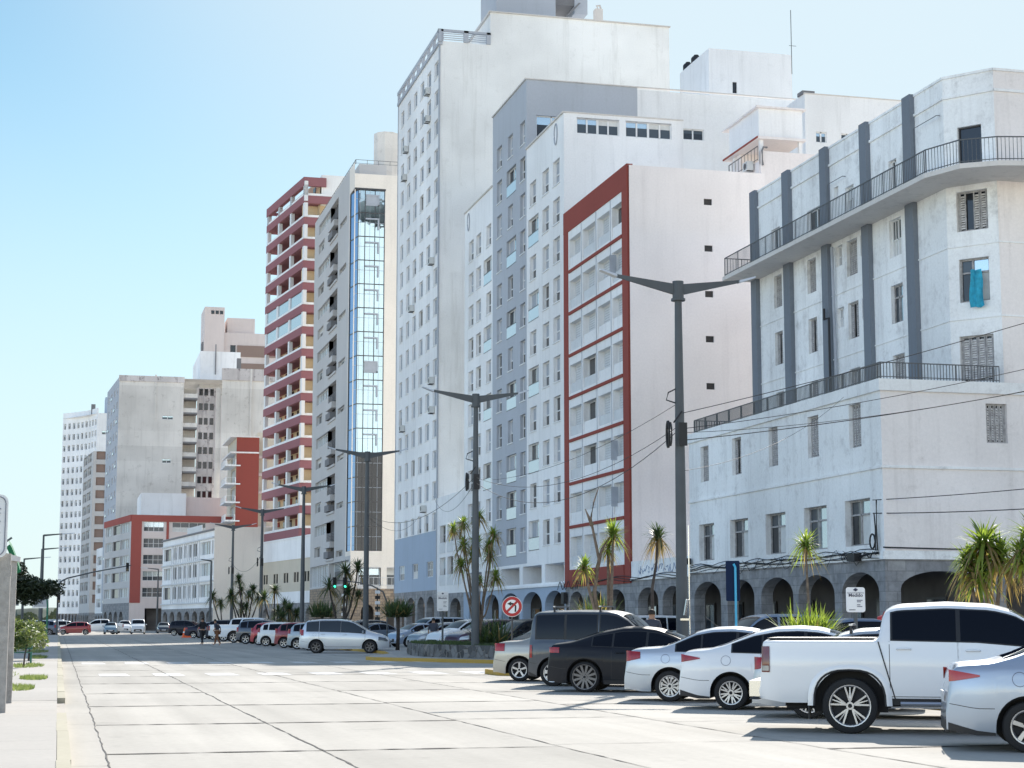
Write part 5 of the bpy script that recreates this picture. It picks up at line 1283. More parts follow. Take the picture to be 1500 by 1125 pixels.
b3 = [('van',(.36,.42,.50),'tall pale blue van at the back left of the cars facing left',(22.6,112.5)),('sedan',(.34,.42,.54),'pale blue sedan facing left just past the silver minivan',(20.5,106.4)),('hatch',(.30,.33,.36),'grey hatchback facing left behind the walking man',(20.2,98.0)),
      ('suv',WHT,'white SUV facing left beside the parking sign',(19.9,90.5)),('suv',(.07,.03,.06),'dark plum SUV facing left behind the planter palms',(19.6,84.5)),('suv',BLK,'black SUV with pale roof behind the palm trunks',(19.6,77.5)),
      ('sedan2',(.03,.035,.045),'dark sedan facing left behind the round sign pole',(19.4,71.5)),('sedan',(.50,.54,.58),'silver sedan facing left whose hood shows over the gold sedan',(19.2,66.0))]
for i,(k,col,lb,p) in enumerate(b3):
    make_car(k, col, lb, G3, p, R(180+20), detail=0, near_front=True, sgn=1, metal=.3 if sum(col)<1.6 else 0., glass='car_glass')
far3 = [('van',(.52,.56,.60),'small pale van seen over the black sedan roof near the lamp pole',(24.2,76),R(187)),('van',(.16,.22,.32),'blue grey van left of the blue totem pole',(24.0,60.5),R(186)),('suv',(.10,.15,.24),'dark blue station wagon right of the blue totem pole',(24.0,54.2),R(186)),('hatch',(.30,.02,.03),'red hatchback barely seen between the pickup and the parking sign',(23.5,45.5),R(186)),('hatch',(.55,.58,.62),'pale hatchback behind the spiky palms at the right edge',(23.5,38.5),R(186)),
        ('suv',(.04,.05,.07),'dark SUV behind the shaded row near the street corner',(20.5,128),R(200)),('sedan',(.12,.15,.2),'dark sedan in shade behind the second lamp pole group',(20.5,122),R(200)),('hatch',(.5,.53,.56),'pale hatchback roof in the shaded back row',(20.5,136),R(200))]
for k,col,lb,p,h in far3: make_car(k, col, lb, G3, p, h, detail=0, near_front=True, sgn=1)
fj = [('hatch',(.30,.015,.02),'red hatchback seen broadside at the far junction',(.6,212),R(180)),('pickup',WHT,'white pickup behind the red hatchback at the far junction',(3.4,222),R(180)),('suv',(.62,.65,.68),'pale SUV left of the red hatchback',(-1.4,224),R(196)),
      ('sedan',(.13,.22,.30),'blue grey sedan coming head-on at the far junction',(6.9,221),R(-93)),('suv',WHT,'white SUV following the blue grey sedan',(9.2,238),R(-93)),('van',(.60,.64,.68),'white van coming head-on beside the white SUV',(10.2,222),R(-93)),
      ('sedan',(.04,.05,.07),'dark sedan right of the oncoming white van',(13.8,232),R(-93)),('suv',(.05,.06,.09),'dark SUV in front of the slatted building arcade',(16.0,238),R(-100)),('hatch',(.10,.12,.16),'dark blue hatchback in front of the slatted building',(17.5,228),R(-80)),('sedan',(.30,.33,.36),'grey sedan parked before the slatted building corner',(18.6,215),R(-60)),('suv',(.02,.02,.03),'black SUV parked near the traffic cones',(15.2,196),R(-30)),
      ('suv',(.25,.33,.45),'blue grey SUV parked left of the shrubs',(-4.5,235),R(170)),('sedan',(.50,.54,.58),'silver sedan parked left of the shrubs',(-7.5,240),R(175)),('suv',(.06,.09,.15),'dark blue SUV in the left parking strip',(-3.4,205),R(165)),('hatch',(.45,.5,.56),'pale hatchback in the left parking strip',(-5.6,200),R(170)),('van',(.10,.12,.16),'dark van at the back of the left parking strip',(-2.5,262),R(170)),('sedan',(.55,.58,.60),'light sedan at the back of the left parking strip',(-9.5,262),R(170)),('hatch',(.10,.20,.33),'blue hatchback behind the traffic light on the left',(-1.8,246),R(172))]
for k,col,lb,p,h in fj: make_car(k, col, lb, G4, p, h, detail=0, near_front=True, sgn=1)
# red kayak-like roof load on the hidden SUV
p = c3.location; ca, sa = math.cos(a28), math.sin(a28)
m = MB(); pts = [(-1.3,0,0),(-.9,0,.01),(0,0,.03),(1.0,0,.02),(1.5,0,0)]
m.tube(pts, [.03,.10,.13,.10,.03], 12); k_ = m.obj('roof_load', ['kayak_red'], None, True); k_.location = (p[0]+.55*ca-(-.25)*sa, p[1]+.55*sa+(-.25)*ca, 1.46+.14); k_.rotation_euler = (0,0,a28); k_.scale = (.5,1.5,.75)
tag(k_, 'long red load strapped on the roof bars of the silver car behind the pickup', 'roof load')
# ================================================================== GROUND
def sheet(name, x0, x1, y0, y1, z, mat):
    m = MB(); m.poly([(x0,y0,z),(x1,y0,z),(x1,y1,z),(x0,y1,z)]); return struct(m, name, mat)
sheet('ground', -1500, 1500, -300, 4000, -.12, 'dirt_ground')
sheet('water', -1500, -260, -300, 4000, -.11, 'sea')
sheet('road', .16, 30.2, -40, 560, 0, 'road_concrete')
m = MB(); m.poly([(-14,200,.004),(.16,200,.004),(.16,560,.004),(-60,560,.004),(-30,300,.004)]); struct(m, 'side_road', 'road_concrete')
m = MB(); m.box(-3.2,.03,-30,196,-.1,.12); struct(m, 'sidewalk', 'pavement')
m = MB(); m.box(25.6,33.6,-30,245,-.1,.12); struct(m, 'arcade_sidewalk', 'pavement')
sheet('grass_strip', -16, -3.2, -30, 198, .06, 'grass_green')
sheet('parking_strip', -15.9, .1, 197, 300, .012, 'road_concrete')
# kerb stones along the left edge, each length slightly shifted
m = MB(); y = -10.
while y < 196:
    l = 1.0*random.uniform(2.2,3.2); e = random.uniform(-.006,.006)
    if not (27.6 < y < 34): m.box(.03+e,.175+e,y,y+l-.02,-.1,.125+random.uniform(-.006,.004))
    y += l
struct(m, 'kerb', 'pale_yellow_kerb')
m = MB(); m.box(.03,.17,26,37.5,-.1,.02); struct(m, 'lowered_kerb', 'pavement')
def crack(m, pts, w0, w1, z=.006):
    a = []; b = []
    for (x, y) in pts: pass
    P_ = [Vector((x,y,0)) for x,y in pts]
    for i,p in enumerate(P_):
        d = (P_[min(i+1,len(P_)-1)]-P_[max(i-1,0)]).normalized(); q = Vector((-d.y,d.x,0)); w = random.uniform(w0,w1)*(1 if random.random() > .12 else .4)
        a.append(p-q*w); b.append(p+q*w)
    for i in range(len(a)-1):
        m.poly([(a[i].x,a[i].y,z),(a[i+1].x,a[i+1].y,z),(b[i+1].x,b[i+1].y,z),(b[i].x,b[i].y,z)])
m = MB()
for X_,w in ((.59,.013),(3.15,.02),(6.13,.02),(9.2,.018)):
    pts = []; y = 12.; x = X_
    while y < 190: x += (X_-x)*.3+random.uniform(-.012,.012); pts.append((x,y)); y += .35
    crack(m, pts, w*.25, w)
yy0 = 21.7
lanes = [(.6,3.15,0),(3.15,6.13,0),(6.13,9.2,.35),(9.2,12.3,-1.2)]
for x0,x1,dy in lanes:
    for k in range(-1,30):
        y = yy0+k*6.05+dy; wv = random.choice((.07,.055,.035,.02,.08))*(1+max(0,k)*.06)
        pts = []; n = 14; yo = y
        for i in range(n+1): yo += (y-yo)*.3+random.uniform(-.012,.012); pts.append((x0+(x1-x0)*i/n, yo))
        crack(m, pts, wv*.2, wv, .0072)
for k in range(14): crack(m, [(.18+.42*i/4, 20+k*8+random.uniform(-.02,.02)) for i in range(5)], .004, .01, .0068)
struct(m, 'road_joint', 'joint_tar')
# faded crossing blocks
m = MB()
for i in range(10):
    x = .9+i*1.55; m.poly([(x,67,.004),(x+.85,66.9,.004),(x+.8,69.2,.004),(x,69.3,.004)]); m.poly([(x+.3,52.2,.0045),(x+1.15,52.2,.0045),(x+1.1,54.6,.0045),(x+.3,54.6,.0045)])
struct(m, 'crosswalk', 'faded_white')
m = MB()
for y in range(14,30): crack(m, [(-3.2+i*.4, y*1.5+random.uniform(-.01,.01)) for i in range(9)], .002, .006, .124)
crack(m, [(-3.1+i*.25, 33.8+random.uniform(-.02,.02)) for i in range(14)], .02, .045, .127)
struct(m, 'pavement_joint', 'joint_tar')
# grass tufts beside the posts
def tufts(name, spots, h=.09, n=220):
    m = MB()
    for cx,cy,rx,ry in spots:
        for i in range(n):
            a = random.random()*6.28; r = math.sqrt(random.random()); x = cx+rx*r*math.cos(a); y = cy+ry*r*math.sin(a)
            d = Vector((random.uniform(-1,1),random.uniform(-1,1),0)); l = random.uniform(.4,1)*h; w = .012
            m.poly([(x-w,y,.12),(x+w,y,.12),(x+d.x*l*.7,y+d.y*l*.7,.12+l)])
    return tag(m.obj(name, 'shrub_leaf'), 'patches of short grass growing out of the left pavement beside the posts', 'grass', kind='stuff')
tufts('grass', [(-.55,47,.35,1.5),(-.75,40,.3,1.4),(-1.0,60,.6,2.5),(-.7,74,.35,3),(-.9,88,.5,4),(-2,50,1,4)], .11, 420)
# traffic islands
def island(name, poly, z=.14, inset=.16, top='pavement', kerb='yellow_kerb'):
    m = MB(); n = len(poly); c = Vector((sum(p[0] for p in poly)/n, sum(p[1] for p in poly)/n))
    inn = []
    for p in poly:
        v = Vector(p)-c; inn.append((c+v*(1-inset/v.length))[:])
    for i in range(n):
        j = (i+1)%n
        m.poly([(*poly[i],-.1),(*poly[j],-.1),(*poly[j],z),(*poly[i],z)]); m.poly([(*poly[i],z),(*poly[j],z),(*inn[j],z),(*inn[i],z)])
    struct(m, name+'_kerb', kerb)
    m = MB(); m.poly([(x,y,z-.004) for x,y in inn]); struct(m, name, top)
island('traffic_island', [(12.3,50.2),(12.35,52.0),(12.8,52.6),(16.0,52.8),(17.2,52.0),(17.2,-20),(15.1,-20),(15.1,48.6),(12.9,49.4)])
island('traffic_island', [(12.25,70.1),(12.1,71.8),(12.9,74.5),(14.3,78.5),(15.1,84),(15.1,200),(17.5,200),(17.6,64.2),(17.0,63.6),(15.8,63.9),(12.6,69.6)])
# planter with rubble wall
pl = [(14.3,70.9),(15.88,65.3),(17.35,65.1),(17.35,80),(15.0,78),(14.4,74)]
planter = root('stone_planter', (16,74,0), 'low rubble stone planter with grass on top at the crossing corner', 'planter', world=True)
m = MB(); n = len(pl)
for i in range(n):
    j = (i+1)%n; a = Vector((*pl[i],0)); b = Vector((*pl[j],0)); L = (b-a).length; k = max(2,int(L/.35)); rows = []
    q = Vector(((b-a).y,-(b-a).x,0)).normalized()
    for r in range(4): rows.append([tuple(a.lerp(b,t/k)+q*random.uniform(-.02,.03)+Vector((0,0,.1+r*.18))) for t in range(k+1)])
    m.grid(rows)
m.prism([(x,y) for x,y in pl], .1, .62); m.obj('wall','planter_stone',planter)
m = MB()
for i in range(2600):
    t = random.random(); x = random.uniform(14.4,17.3); y = random.uniform(65.3,79)
    if x < 14.35+(70.9-y)*.28 and y < 70.9: continue
    if x < 14.5+(y-74)*.15 and y > 74: continue
    l = random.uniform(.05,.16); m.poly([(x-.02,y,.61),(x+.02,y,.61),(x+random.uniform(-.08,.08),y+random.uniform(-.08,.08),.61+l)])
tag(m.obj('grass_top','cordyline_shade',planter), kind='stuff')
# hills and far tree line
m = MB(); rows = []
for i in range(60):
    a = -520+i*20; rows.append([(a, 2600+120*math.sin(i*.7), -1), (a+4, 2620+100*math.sin(i*.7), 8+7*math.sin(i*.31)+4*math.sin(i*.83+1)), (a, 2900, 14+9*math.sin(i*.31)), (a, 3300, -1)])
m.grid(rows); struct(m, 'hills', 'hill_green', smooth=True)
m = MB()
for i in range(9000):
    x = random.uniform(-62,2); y = 520+random.uniform(-25,25)+abs(x)*.5; h = 4.5+1.8*math.sin(x*.21)+1.1*math.sin(x*.7+1); z = h*random.random()**.6
    s_ = random.uniform(.3,.7); d = [random.uniform(-s_,s_) for _ in range(6)]
    m.poly([(x+d[0],y,z+d[1]),(x+d[2],y+d[3],z+s_),(x+d[4],y+d[5],z-s_)])
tag(m.obj('far_trees','tree_leaf'), 'hazy line of trees on the far left horizon', 'trees', kind='stuff')

# ================================================================== STREET LAMPS
def double_lamp(x, y, label, h=10.35, rz=0.):
    o = root('street_lamp', (x,y,0), label, 'street lamp', 'double-armed street lamps along the median')
    m = MB(); m.tube([(0,0,0),(0,0,.5),(0,0,h*.55),(0,0,h)], [.165,.16,.13,.09], 14); m.tube([(0,0,0),(0,0,.16)], .26, 12); m.obj('pole','pole_metal',o,True,40)
    for sg in (-1,1):
        m = MB()
        m.hexa([(sg*.05,-.05,h-.27),(sg*.05,.05,h-.27),(sg*1.75,.03,h+.15),(sg*1.75,-.03,h+.15),(sg*.05,-.05,h+.02),(sg*.05,.05,h+.02),(sg*1.75,.03,h+.22),(sg*1.75,-.03,h+.22)])
        a = m.obj('arm','pole_metal',o)
        m = MB(); m.hexa([(sg*1.7,-.12,h+.13),(sg*1.7,.12,h+.13),(sg*2.15,.1,h+.29),(sg*2.15,-.1,h+.29),(sg*1.7,-.1,h+.20),(sg*1.7,.1,h+.20),(sg*2.15,.08,h+.33),(sg*2.15,-.08,h+.33)])
        m.obj('lamp_head','lamp_head',a)
    m = MB(); m.tube([(0,0,h-.38),(0,0,h+.1)], .15, 12); m.tube([(0,0,h-.42),(0,0,h-.36)], .19, 12); m.obj('hub','pole_metal',o)
    return o
lp = [(43.4,'nearest tall double-armed street lamp, beside the aged white corner building'),(67,'double-armed street lamp rising from the stone planter'),(92.1,'double-armed street lamp in front of the glass cornered building'),(117.2,'double-armed street lamp in front of the taupe facade and red bands'),(142,'double-armed street lamp against the red banded tower podium'),(166.5,'farthest double-armed street lamp before the beige side wall')]
for i,(y,lb) in enumerate(lp): double_lamp(15.62 if i == 1 else 15.5, y+(.4 if i == 1 else 0), lb, 10.3)
# cable coils and boxes on the poles
for y,z in ((43.4,6.35),(67,6.9),(142,6.2),(166.5,6.2)):
    m = MB(); pts = [(15.5-.34, y-.05+.10*math.cos(t), z+.34*math.sin(t)) for t in [i*.45 for i in range(15)]]
    m.tube(pts, .035, 6); pts = [(15.5-.3, y-.12+.10*math.cos(t), z+.3*math.sin(t)) for t in [i*.45 for i in range(15)]]; m.tube(pts, .025, 6); m.box(15.4,15.62,y-.24,y-.17,z-.3,z+.3)
    m.tube([(15.4,y,z+1.2),(15.2,y,z+1.1),(15.14,y,z+.9),(15.42,y,z+.82)], .02, 5); m.tube([(15.3,y-.1,z+.3),(15.5,y-.2,z+.6)],.02,5)
    tag(m.obj('cable_coil','cable_black'), {43.4:'black cable coil strapped to the nearest lamp pole',67:'black cable coil on the planter lamp pole',142:'black cable coil on the fifth lamp pole',166.5:'black cable coil on the farthest lamp pole'}[y], 'cable coil', 'cable coils on lamp poles')
m = MB(); m.tube([(15.69,43.35,.5),(15.68,43.35,4.0)], .014, 6); m.box(15.38,15.62,43.18,43.22,1.57,1.62); m.tube([(15.5,43.16,1.7),(15.55,43.1,2.1)], .05, 6)
tag(m.obj('conduit','chrome'), 'thin metal conduit and clamp fixed to the nearest lamp pole', 'conduit')
def single_lamp(x, y, h, arm, label):
    o = root('single_street_lamp', (x,y,0), label, 'street lamp', 'single-armed street lamps')
    m = MB(); m.tube([(0,0,0),(0,0,h*.5),(0,0,h)], [.15,.12,.08], 10); m.obj('pole','pole_metal',o,True,40)
    m = MB(); s_ = 1 if arm > 0 else -1; m.hexa([(0,-.05,h-.14),(0,.05,h-.14),(arm*.6,.04,h+.05),(arm*.6,-.04,h+.05),(0,-.05,h+.03),(0,.05,h+.03),(arm*.6,.04,h+.14),(arm*.6,-.04,h+.14)]); a = m.obj('arm','pole_metal',o)
    m = MB(); m.hexa([(arm*.6,-.12,h+.05),(arm*.6,.12,h+.05),(arm,.1,h+.15),(arm,-.1,h+.15),(arm*.6,-.1,h+.13),(arm*.6,.1,h+.13),(arm,.08,h+.2),(arm,-.08,h+.2)]); m.obj('lamp_head','lamp_head',a)
single_lamp(-1.45,160,9.0,2.6,'single-armed lamp on the left pavement, taller of the overlapping pair')
single_lamp(-1.75,181,8.6,2.6,'single-armed lamp on the left pavement, shorter of the overlapping pair')
single_lamp(-3.5,186,7.8,2.6,'leftmost single-armed lamp beyond the dark tree')
single_lamp(14.0,172,7.3,-1.6,'single-armed lamp with arm to the left before the slatted building')
single_lamp(13.0,247,8.6,-2.4,'single-armed lamp before the brick red building')
# ================================================================== TRAFFIC LIGHTS AND SIGNS
def mast(x, y, h, arm, dz, label, heads, lit=False, hs=1.):
    o = root('traffic_light', (x,y,0), label, 'traffic light', 'traffic lights on curved mast arms')
    m = MB(); s_ = 1 if arm > 0 else -1
    m.tube([(0,0,0),(0,0,h-1.0),(s_*.25,0,h-.35),(s_*.9,0,h),(arm*.5,0,h+dz*.5),(arm,0,h+dz)], [.12*hs,.10*hs,.09*hs,.08*hs,.07*hs,.05*hs], 10); m.obj('mast','pole_metal' if not lit else 'rail_metal',o,True,50)
    for ax,z in heads:
        q_ = .72 if lit else 1.; m = MB(); m.box(ax-.15*q_,ax+.15*q_,-.3,-.12,z-.45*q_,z+.45*q_)
        for k in range(3): m.tube([(ax,-.30,z+(.3-.3*k)*q_),(ax,-.42,z+(.34-.3*k)*q_)], .11*q_, 10, cap=False)
        hd = m.obj('signal_head','black_plastic',o)
        m = MB(); m.tube([(ax,-.30,z-.3*q_),(ax,-.33,z-.3*q_)], .1*q_, 12); m.obj('lens','green_light' if lit else 'glass_dark',hd)
mast(-.1,192,6.0,7.4,1.4,'dark traffic light mast on the left pavement with a long arm over the road',[(0.1,3.9),(7.0,7.2)])
mast(18.6,103,3.6,-3.3,.35,'traffic light with two lit green lamps behind the palms',[(-2.55,3.75),(-3.15,3.75)],True,.5)
def text(body, size, mat, parent, loc, rot, align='CENTER', bold=0.):
    cu = bpy.data.curves.new('text', 'FONT'); cu.body = body; cu.size = size; cu.align_x = align; cu.extrude = .002; cu.offset = bold
    o = bpy.data.objects.new('text_tmp', cu); COL.objects.link(o)
    dg = C.evaluated_depsgraph_get(); me = bpy.data.meshes.new_from_object(o.evaluated_get(dg)); bpy.data.objects.remove(o)
    me.materials.clear(); me.materials.append(M[mat])
    t = bpy.data.objects.new('lettering', me); COL.objects.link(t); t.parent = parent; t.location = loc; t.rotation_euler = rot
    return t
def rrect(w, h, r, n=5):
    pts = []
    for cx,cz,a0 in ((w/2-r,h/2-r,0),(-w/2+r,h/2-r,90),(-w/2+r,-h/2+r,180),(w/2-r,-h/2+r,270)):
        for i in range(n+1): a = R(a0+90*i/n); pts.append((cx+r*math.cos(a), cz+r*math.sin(a)))
    return pts
def board(mb, w, h, r, y, t, z, mi=0):
    pts = rrect(w,h,r); k = len(pts)
    f = [(x,y,z+q) for x,q in pts]; b = [(x,y+t,z+q) for x,q in pts]
    mb.poly(f[::-1],mi); mb.poly(b,mi)
    for i in range(k): j=(i+1)%k; mb.poly([f[i],f[j],b[j],b[i]],mi)
def park_sign(x, y, z, w, h, label, rz):
    o = root('parking_sign', (x,y,0), label, 'parking sign', 'metered parking signs', rz)
    m = MB(); m.tube([(0,.04,0),(0,.04,z+h/2)], .04, 8); m.obj('pole','pole_metal',o)
    m = MB(); board(m, w, h, .05, -.02, .03, z); bd = m.obj('panel','sign_white',o)
    rx = (R(90),0,0)
    m = MB()
    for a,b in ((0,.055),(-.035,.02),(.035,.02)): m.tube([(a,-.024,z+h*.40),(a,-.03,z+h*.40)], b*.6, 8)
    m.obj('emblem','sign_navy',bd)
    text('ESTACIONAMIENTO', w*.098, 'text_grey', bd, (0,-.024,z+h*.25), rx)
    text('Medido', w*.25, 'sign_navy', bd, (0,-.024,z+h*.12), rx, bold=.0012)
    m = MB()
    for i,(l,zz) in enumerate(((.30,-.02),(.22,-.08),(.18,-.2),(.28,-.27))): m.box(w*.06,w*.06+w*l,-.026,-.022,z+h*zz-.006*h-.008,z+h*zz+.008)
    for i,(l) in enumerate((.3,.34)): m.box(-w*.36,-w*.36+w*l,-.026,-.022,z-h*(.40)-.01+i*0,z-h*.39)
    board(m, w*.36, h*.3, .01, -.026, .004, z-h*.12, 1) if False else None
    m.obj('small_print','text_grey',bd)
park_sign(15.6,33.3,1.98,.38,.5,'white metered parking sign in front of the corner arcade right of the spiky bush',R(-14))
park_sign(15.1,71.0,2.35,.46,.78,'white metered parking sign left of the planter palms',R(-10))
# no left turn sign
o = root('no_left_turn_sign', (14.2,56.0,0), 'round red-rimmed no left turn sign on a thin pole behind the gold sedan', 'road sign', rz=R(-14))
m = MB(); m.tube([(0,.05,0),(0,.05,2.3)], .03, 8); m.obj('pole','frame_dark',o)
def disc(mb, r0, r1, y, mi=0, n=36, z=2.02):
    for i in range(n):
        a = 2*math.pi*i/n; b = 2*math.pi*(i+1)/n
        if r0 <= 0: mb.poly([(0,y,z),(r1*math.cos(a),y,z+r1*math.sin(a)),(r1*math.cos(b),y,z+r1*math.sin(b))],mi)
        else: mb.poly([(r0*math.cos(a),y,z+r0*math.sin(a)),(r1*math.cos(a),y,z+r1*math.sin(a)),(r1*math.cos(b),y,z+r1*math.sin(b)),(r0*math.cos(b),y,z+r0*math.sin(b))],mi)
m = MB(); disc(m,0,.33,0); m.tube([(0,0.002,2.02),(0,.02,2.02)],.33,36); pn = m.obj('panel','sign_white',o)
m = MB(); disc(m,.22,.315,-.006); 
q = .7071; w = .036; L = .24
m.poly([(-L*q-w*q,-.008,2.02-L*q+w*q),(-L*q+w*q,-.008,2.02-L*q-w*q),(L*q+w*q,-.008,2.02+L*q-w*q),(L*q-w*q,-.008,2.02+L*q+w*q)]); m.obj('red_ring','sign_red',pn)
m = MB(); zz = 2.02
m.poly([(.08,-.005,zz-.17),(.13,-.005,zz-.17),(.14,-.005,zz+.02),(.07,-.005,zz+.11),(-.03,-.005,zz+.12),(-.03,-.005,zz+.06),(.05,-.005,zz+.05),(.09,-.005,zz+.01)]); m.poly([(-.03,-.005,zz+.16),(-.16,-.005,zz+.09),(-.03,-.005,zz+.02)]); m.obj('arrow','sign_black',pn)
# blue totem
o = root('blue_totem_sign', (15.5,39.8,0), 'dark blue totem panel with a bright cyan pole in front of the aged white building', 'sign', rz=R(-20))
m = MB(); board(m,.33,.95,.03,0,.06,2.5); m.obj('panel','totem_navy',o)
m = MB(); m.tube([(.06,-.05,0),(.06,-.05,2.82)], .028, 8); m.tube([(.06,-.05,2.82),(.02,-.05,2.9)], .03, 6); m.obj('pole','totem_cyan',o)
# left pavement furniture
o = root('concrete_post', (-.95,29.6,0), 'rough square concrete post at the left edge, nearer of the two', 'post', 'rough concrete posts')
m = MB(); m.hexa([(-.13,-.14,0),(.19,-.14,0),(.19,.14,0),(-.13,.14,0),(-.11,-.12,2.62),(.19,-.12,2.62),(.19,.12,2.62),(-.11,.12,2.62)]); m.obj('shaft','post_concrete',o)
m = MB(); m.box(-1.6,.2,-.1,.1,2.28,2.44); m.obj('beam','post_concrete',o)
o = root('concrete_post', (-.89,33.0,0), 'rough square concrete post at the left edge, farther one with a capped top', 'post', 'rough concrete posts')
m = MB(); m.hexa([(-.15,-.13,0),(.14,-.13,0),(.14,.13,0),(-.15,.13,0),(-.12,-.11,2.64),(.15,-.11,2.64),(.15,.11,2.64),(-.12,.11,2.64)]); m.obj('shaft','post_concrete',o)
m = MB(); m.hexa([(-.16,-.16,2.64),(.2,-.16,2.60),(.2,.16,2.60),(-.16,.16,2.64),(-.14,-.14,2.78),(.21,-.14,2.68),(.21,.14,2.68),(-.14,.14,2.78)]); m.obj('cap','concrete_slab',o)
o = root('white_notice_board', (-1.385,29.4,0), 'white rounded notice board cut off at the upper left edge', 'notice board')
m = MB(); board(m,1.12,1.0,.12,-.03,.05,3.05); pn = m.obj('panel','sign_white',o)
m = MB(); pts = [(x*.93,-.045,3.05+z*.93) for x,z in rrect(1.12,1.0,.12)]; m.tube(pts+[pts[0]],.008,5); 
for z,w in ((3.32,.03),(3.25,.02),(3.12,.025),(2.95,.02)): m.box(.42-w,.42+w,-.05,-.04,z-.008,z+.012)
m.obj('small_print','text_grey',pn)
m = MB(); m.tube([(.35,.03,2.6),(.35,.03,2.4)],.04,6); m.obj('bracket','pole_metal',o)
o = root('green_canopy', (-.9,39,0), 'green curved cloth canopy tip behind the concrete posts', 'canopy')
m = MB(); rows = []
for i in range(9):
    t = i/8; x = -.15+.25*t**.8; z = 3.24-.58*t
    rows.append([(x, y*.5, z-.06*(y*y)) for y in (-1,-.5,0,.5,1)]+[(x-.08-.03*t, .5, z-.12)])
m.grid(rows); m.obj('cloth','canvas_green',o,True); m = MB(); m.tube([(-.5,0,0),(-.5,0,3.0),(-.1,0,3.3)],.025,6); m.obj('pole','pole_metal',o)
o = root('orange_litter_bin', (-1.17,30.1,0), 'round orange litter bin just entering the left edge beside the post', 'litter bin')
m = MB(); m.tube([(0,0,1.22),(0,0,1.3),(0,0,1.6),(0,0,1.68)],[.1,.18,.19,.13],18); m.obj('bin','bin_orange',o,True,40); m = MB(); m.tube([(-.22,0,0),(-.22,0,1.8)],.03,8); m.obj('pole','pole_metal',o); m = MB(); m.tube([(0,0,1.68),(.02,0,1.78)],[.1,.05],10); m.obj('lid','sign_white',o)
o = root('green_bench', (-1.15,62,0), 'green bench half hidden by the pale flowering shrub', 'bench')
m = MB()
for k in range(3): m.box(-.7,.35,-.05+k*.14,.05+k*.14,.5,.53)
m.obj('seat','bench_green',o); m = MB(); m.box(-.7,.35,.42,.45,.62,1.0); m.obj('backrest','bench_green',o)
for x in (-.6,.28):
    m = MB(); m.box(x,x+.06,-.05,.42,.12,.5); m.obj('leg','bench_green',o)
o = root('blue_info_sign', (-1.15,121,0), 'pale blue square sign with a walking figure on a green pole by the shrubs', 'sign')
m = MB(); m.tube([(.45,.03,0),(.45,.03,2.6),(.40,.03,3.0),(.15,.03,3.3)],.07,8); m.obj('pole','bench_green',o)
m = MB(); board(m,1.05,1.1,.08,0,.04,2.95); pn = m.obj('panel','sign_white',o)
m = MB(); board(m,.86,.92,.05,-.01,.005,2.95); m.obj('blue_face','shutter_pale',pn)
m = MB(); m.tube([(0,-.02,3.25),(0,-.03,3.25)],.07,10); m.poly([(-.06,-.02,3.15),(.08,-.02,3.15),(.06,-.02,2.95),(-.04,-.02,2.95)]); m.poly([(-.04,-.02,2.95),(.02,-.02,2.95),(-.1,-.02,2.65),(-.17,-.02,2.65)]); m.poly([(.0,-.02,2.95),(.06,-.02,2.95),(.17,-.02,2.67),(.1,-.02,2.65)]); m.obj('figure','text_grey',pn)
m = MB(); m.box(-16,-2,95.8,96,2.35,2.6); m.box(-15,-14.8,95.8,96,0,2.4)
tag(m.obj('gantry_beam','cement_dark'), 'dark horizontal beam behind the left posts under the tree', 'beam')
for i,(x,y) in enumerate(((11.75,173.6),(12.2,175.0))):
    o = root('traffic_cone', (x,y,0), ('left','right')[i]+' one of two orange traffic cones standing on the shaded road', 'traffic cone', 'traffic cones on the road')
    m = MB(); m.tube([(0,0,.04),(0,0,.95)],[.24,.05],14); m.box(-.32,.32,-.32,.32,0,.05); m.obj('cone_body','cone_orange',o,True,40)
    m = MB(); m.tube([(0,0,.45),(0,0,.62)],[.158,.118],14,cap=False); m.obj('white_band','sign_white',o)
for x,y,lb in ((24.5,140,'nearer'),(24.6,158,'farther')):
    m = MB()
    for k in range(7): m.box(x-.2,x+.2,y,y+.05,1.2+k*.42,1.45+k*.42, k%2)
    m.tube([(x,y+.1,0),(x,y+.1,4.2)],.05,6,1)
    tag(m.obj('striped_sign',['sign_white','cable_black']), 'small white and black stacked sign by the arcade, %s one' % lb, 'sign', 'stacked signs by the arcade')

# ================================================================== CABLES
def cable(a, b, sag, r, label, n=24):
    a = Vector(a); b = Vector(b); pts = []
    for i in range(n+1):
        t = i/n; p = a.lerp(b,t); p.z -= sag*4*t*(1-t); pts.append(p)
    m = MB(); m.tube(pts, r*.72, 5); tag(m.obj('overhead_cable','cable_black',None,True), label, 'cable', 'overhead cables')
cable((15.5,43.4,6.9),(31.0,24,12.0),.5,.014,'overhead cable rising from the nearest lamp pole to the upper right')
cable((15.5,43.4,6.5),(31.0,25,10.6),.8,.012,'thin overhead cable just under the highest one on the right')
cable((15.5,43.4,6.4),(31.0,26,10.2),1.1,.01,'slack overhead cable third from the top on the right')
cable((15.5,43.4,6.2),(31.0,27,9.3),.6,.016,'thick overhead cable fourth from the top on the right')
cable((15.5,43.4,5.4),(29.7,64,10.3),.5,.01,'cable from the nearest lamp pole to the terrace edge')
cable((15.5,43.4,6.6),(15.5,67,7.1),.9,.012,'upper cable between the nearest lamp pole and the planter lamp pole')
cable((15.5,43.4,6.5),(15.5,67,6.9),1.3,.014,'lower sagging cable between the nearest and planter lamp poles')
cable((15.5,43.4,7.2),(16.2,67,7.0),.4,.01,'taut thin cable between the nearest lamp pole and the planter pole')
cable((15.5,67,7.1),(15.5,92,7.1),1.,.014,'cable between the planter lamp pole and the one by the glass corner')
cable((15.5,67,6.9),(29.8,144,11.8),1.2,.014,'cable from the planter lamp pole to the white tower')
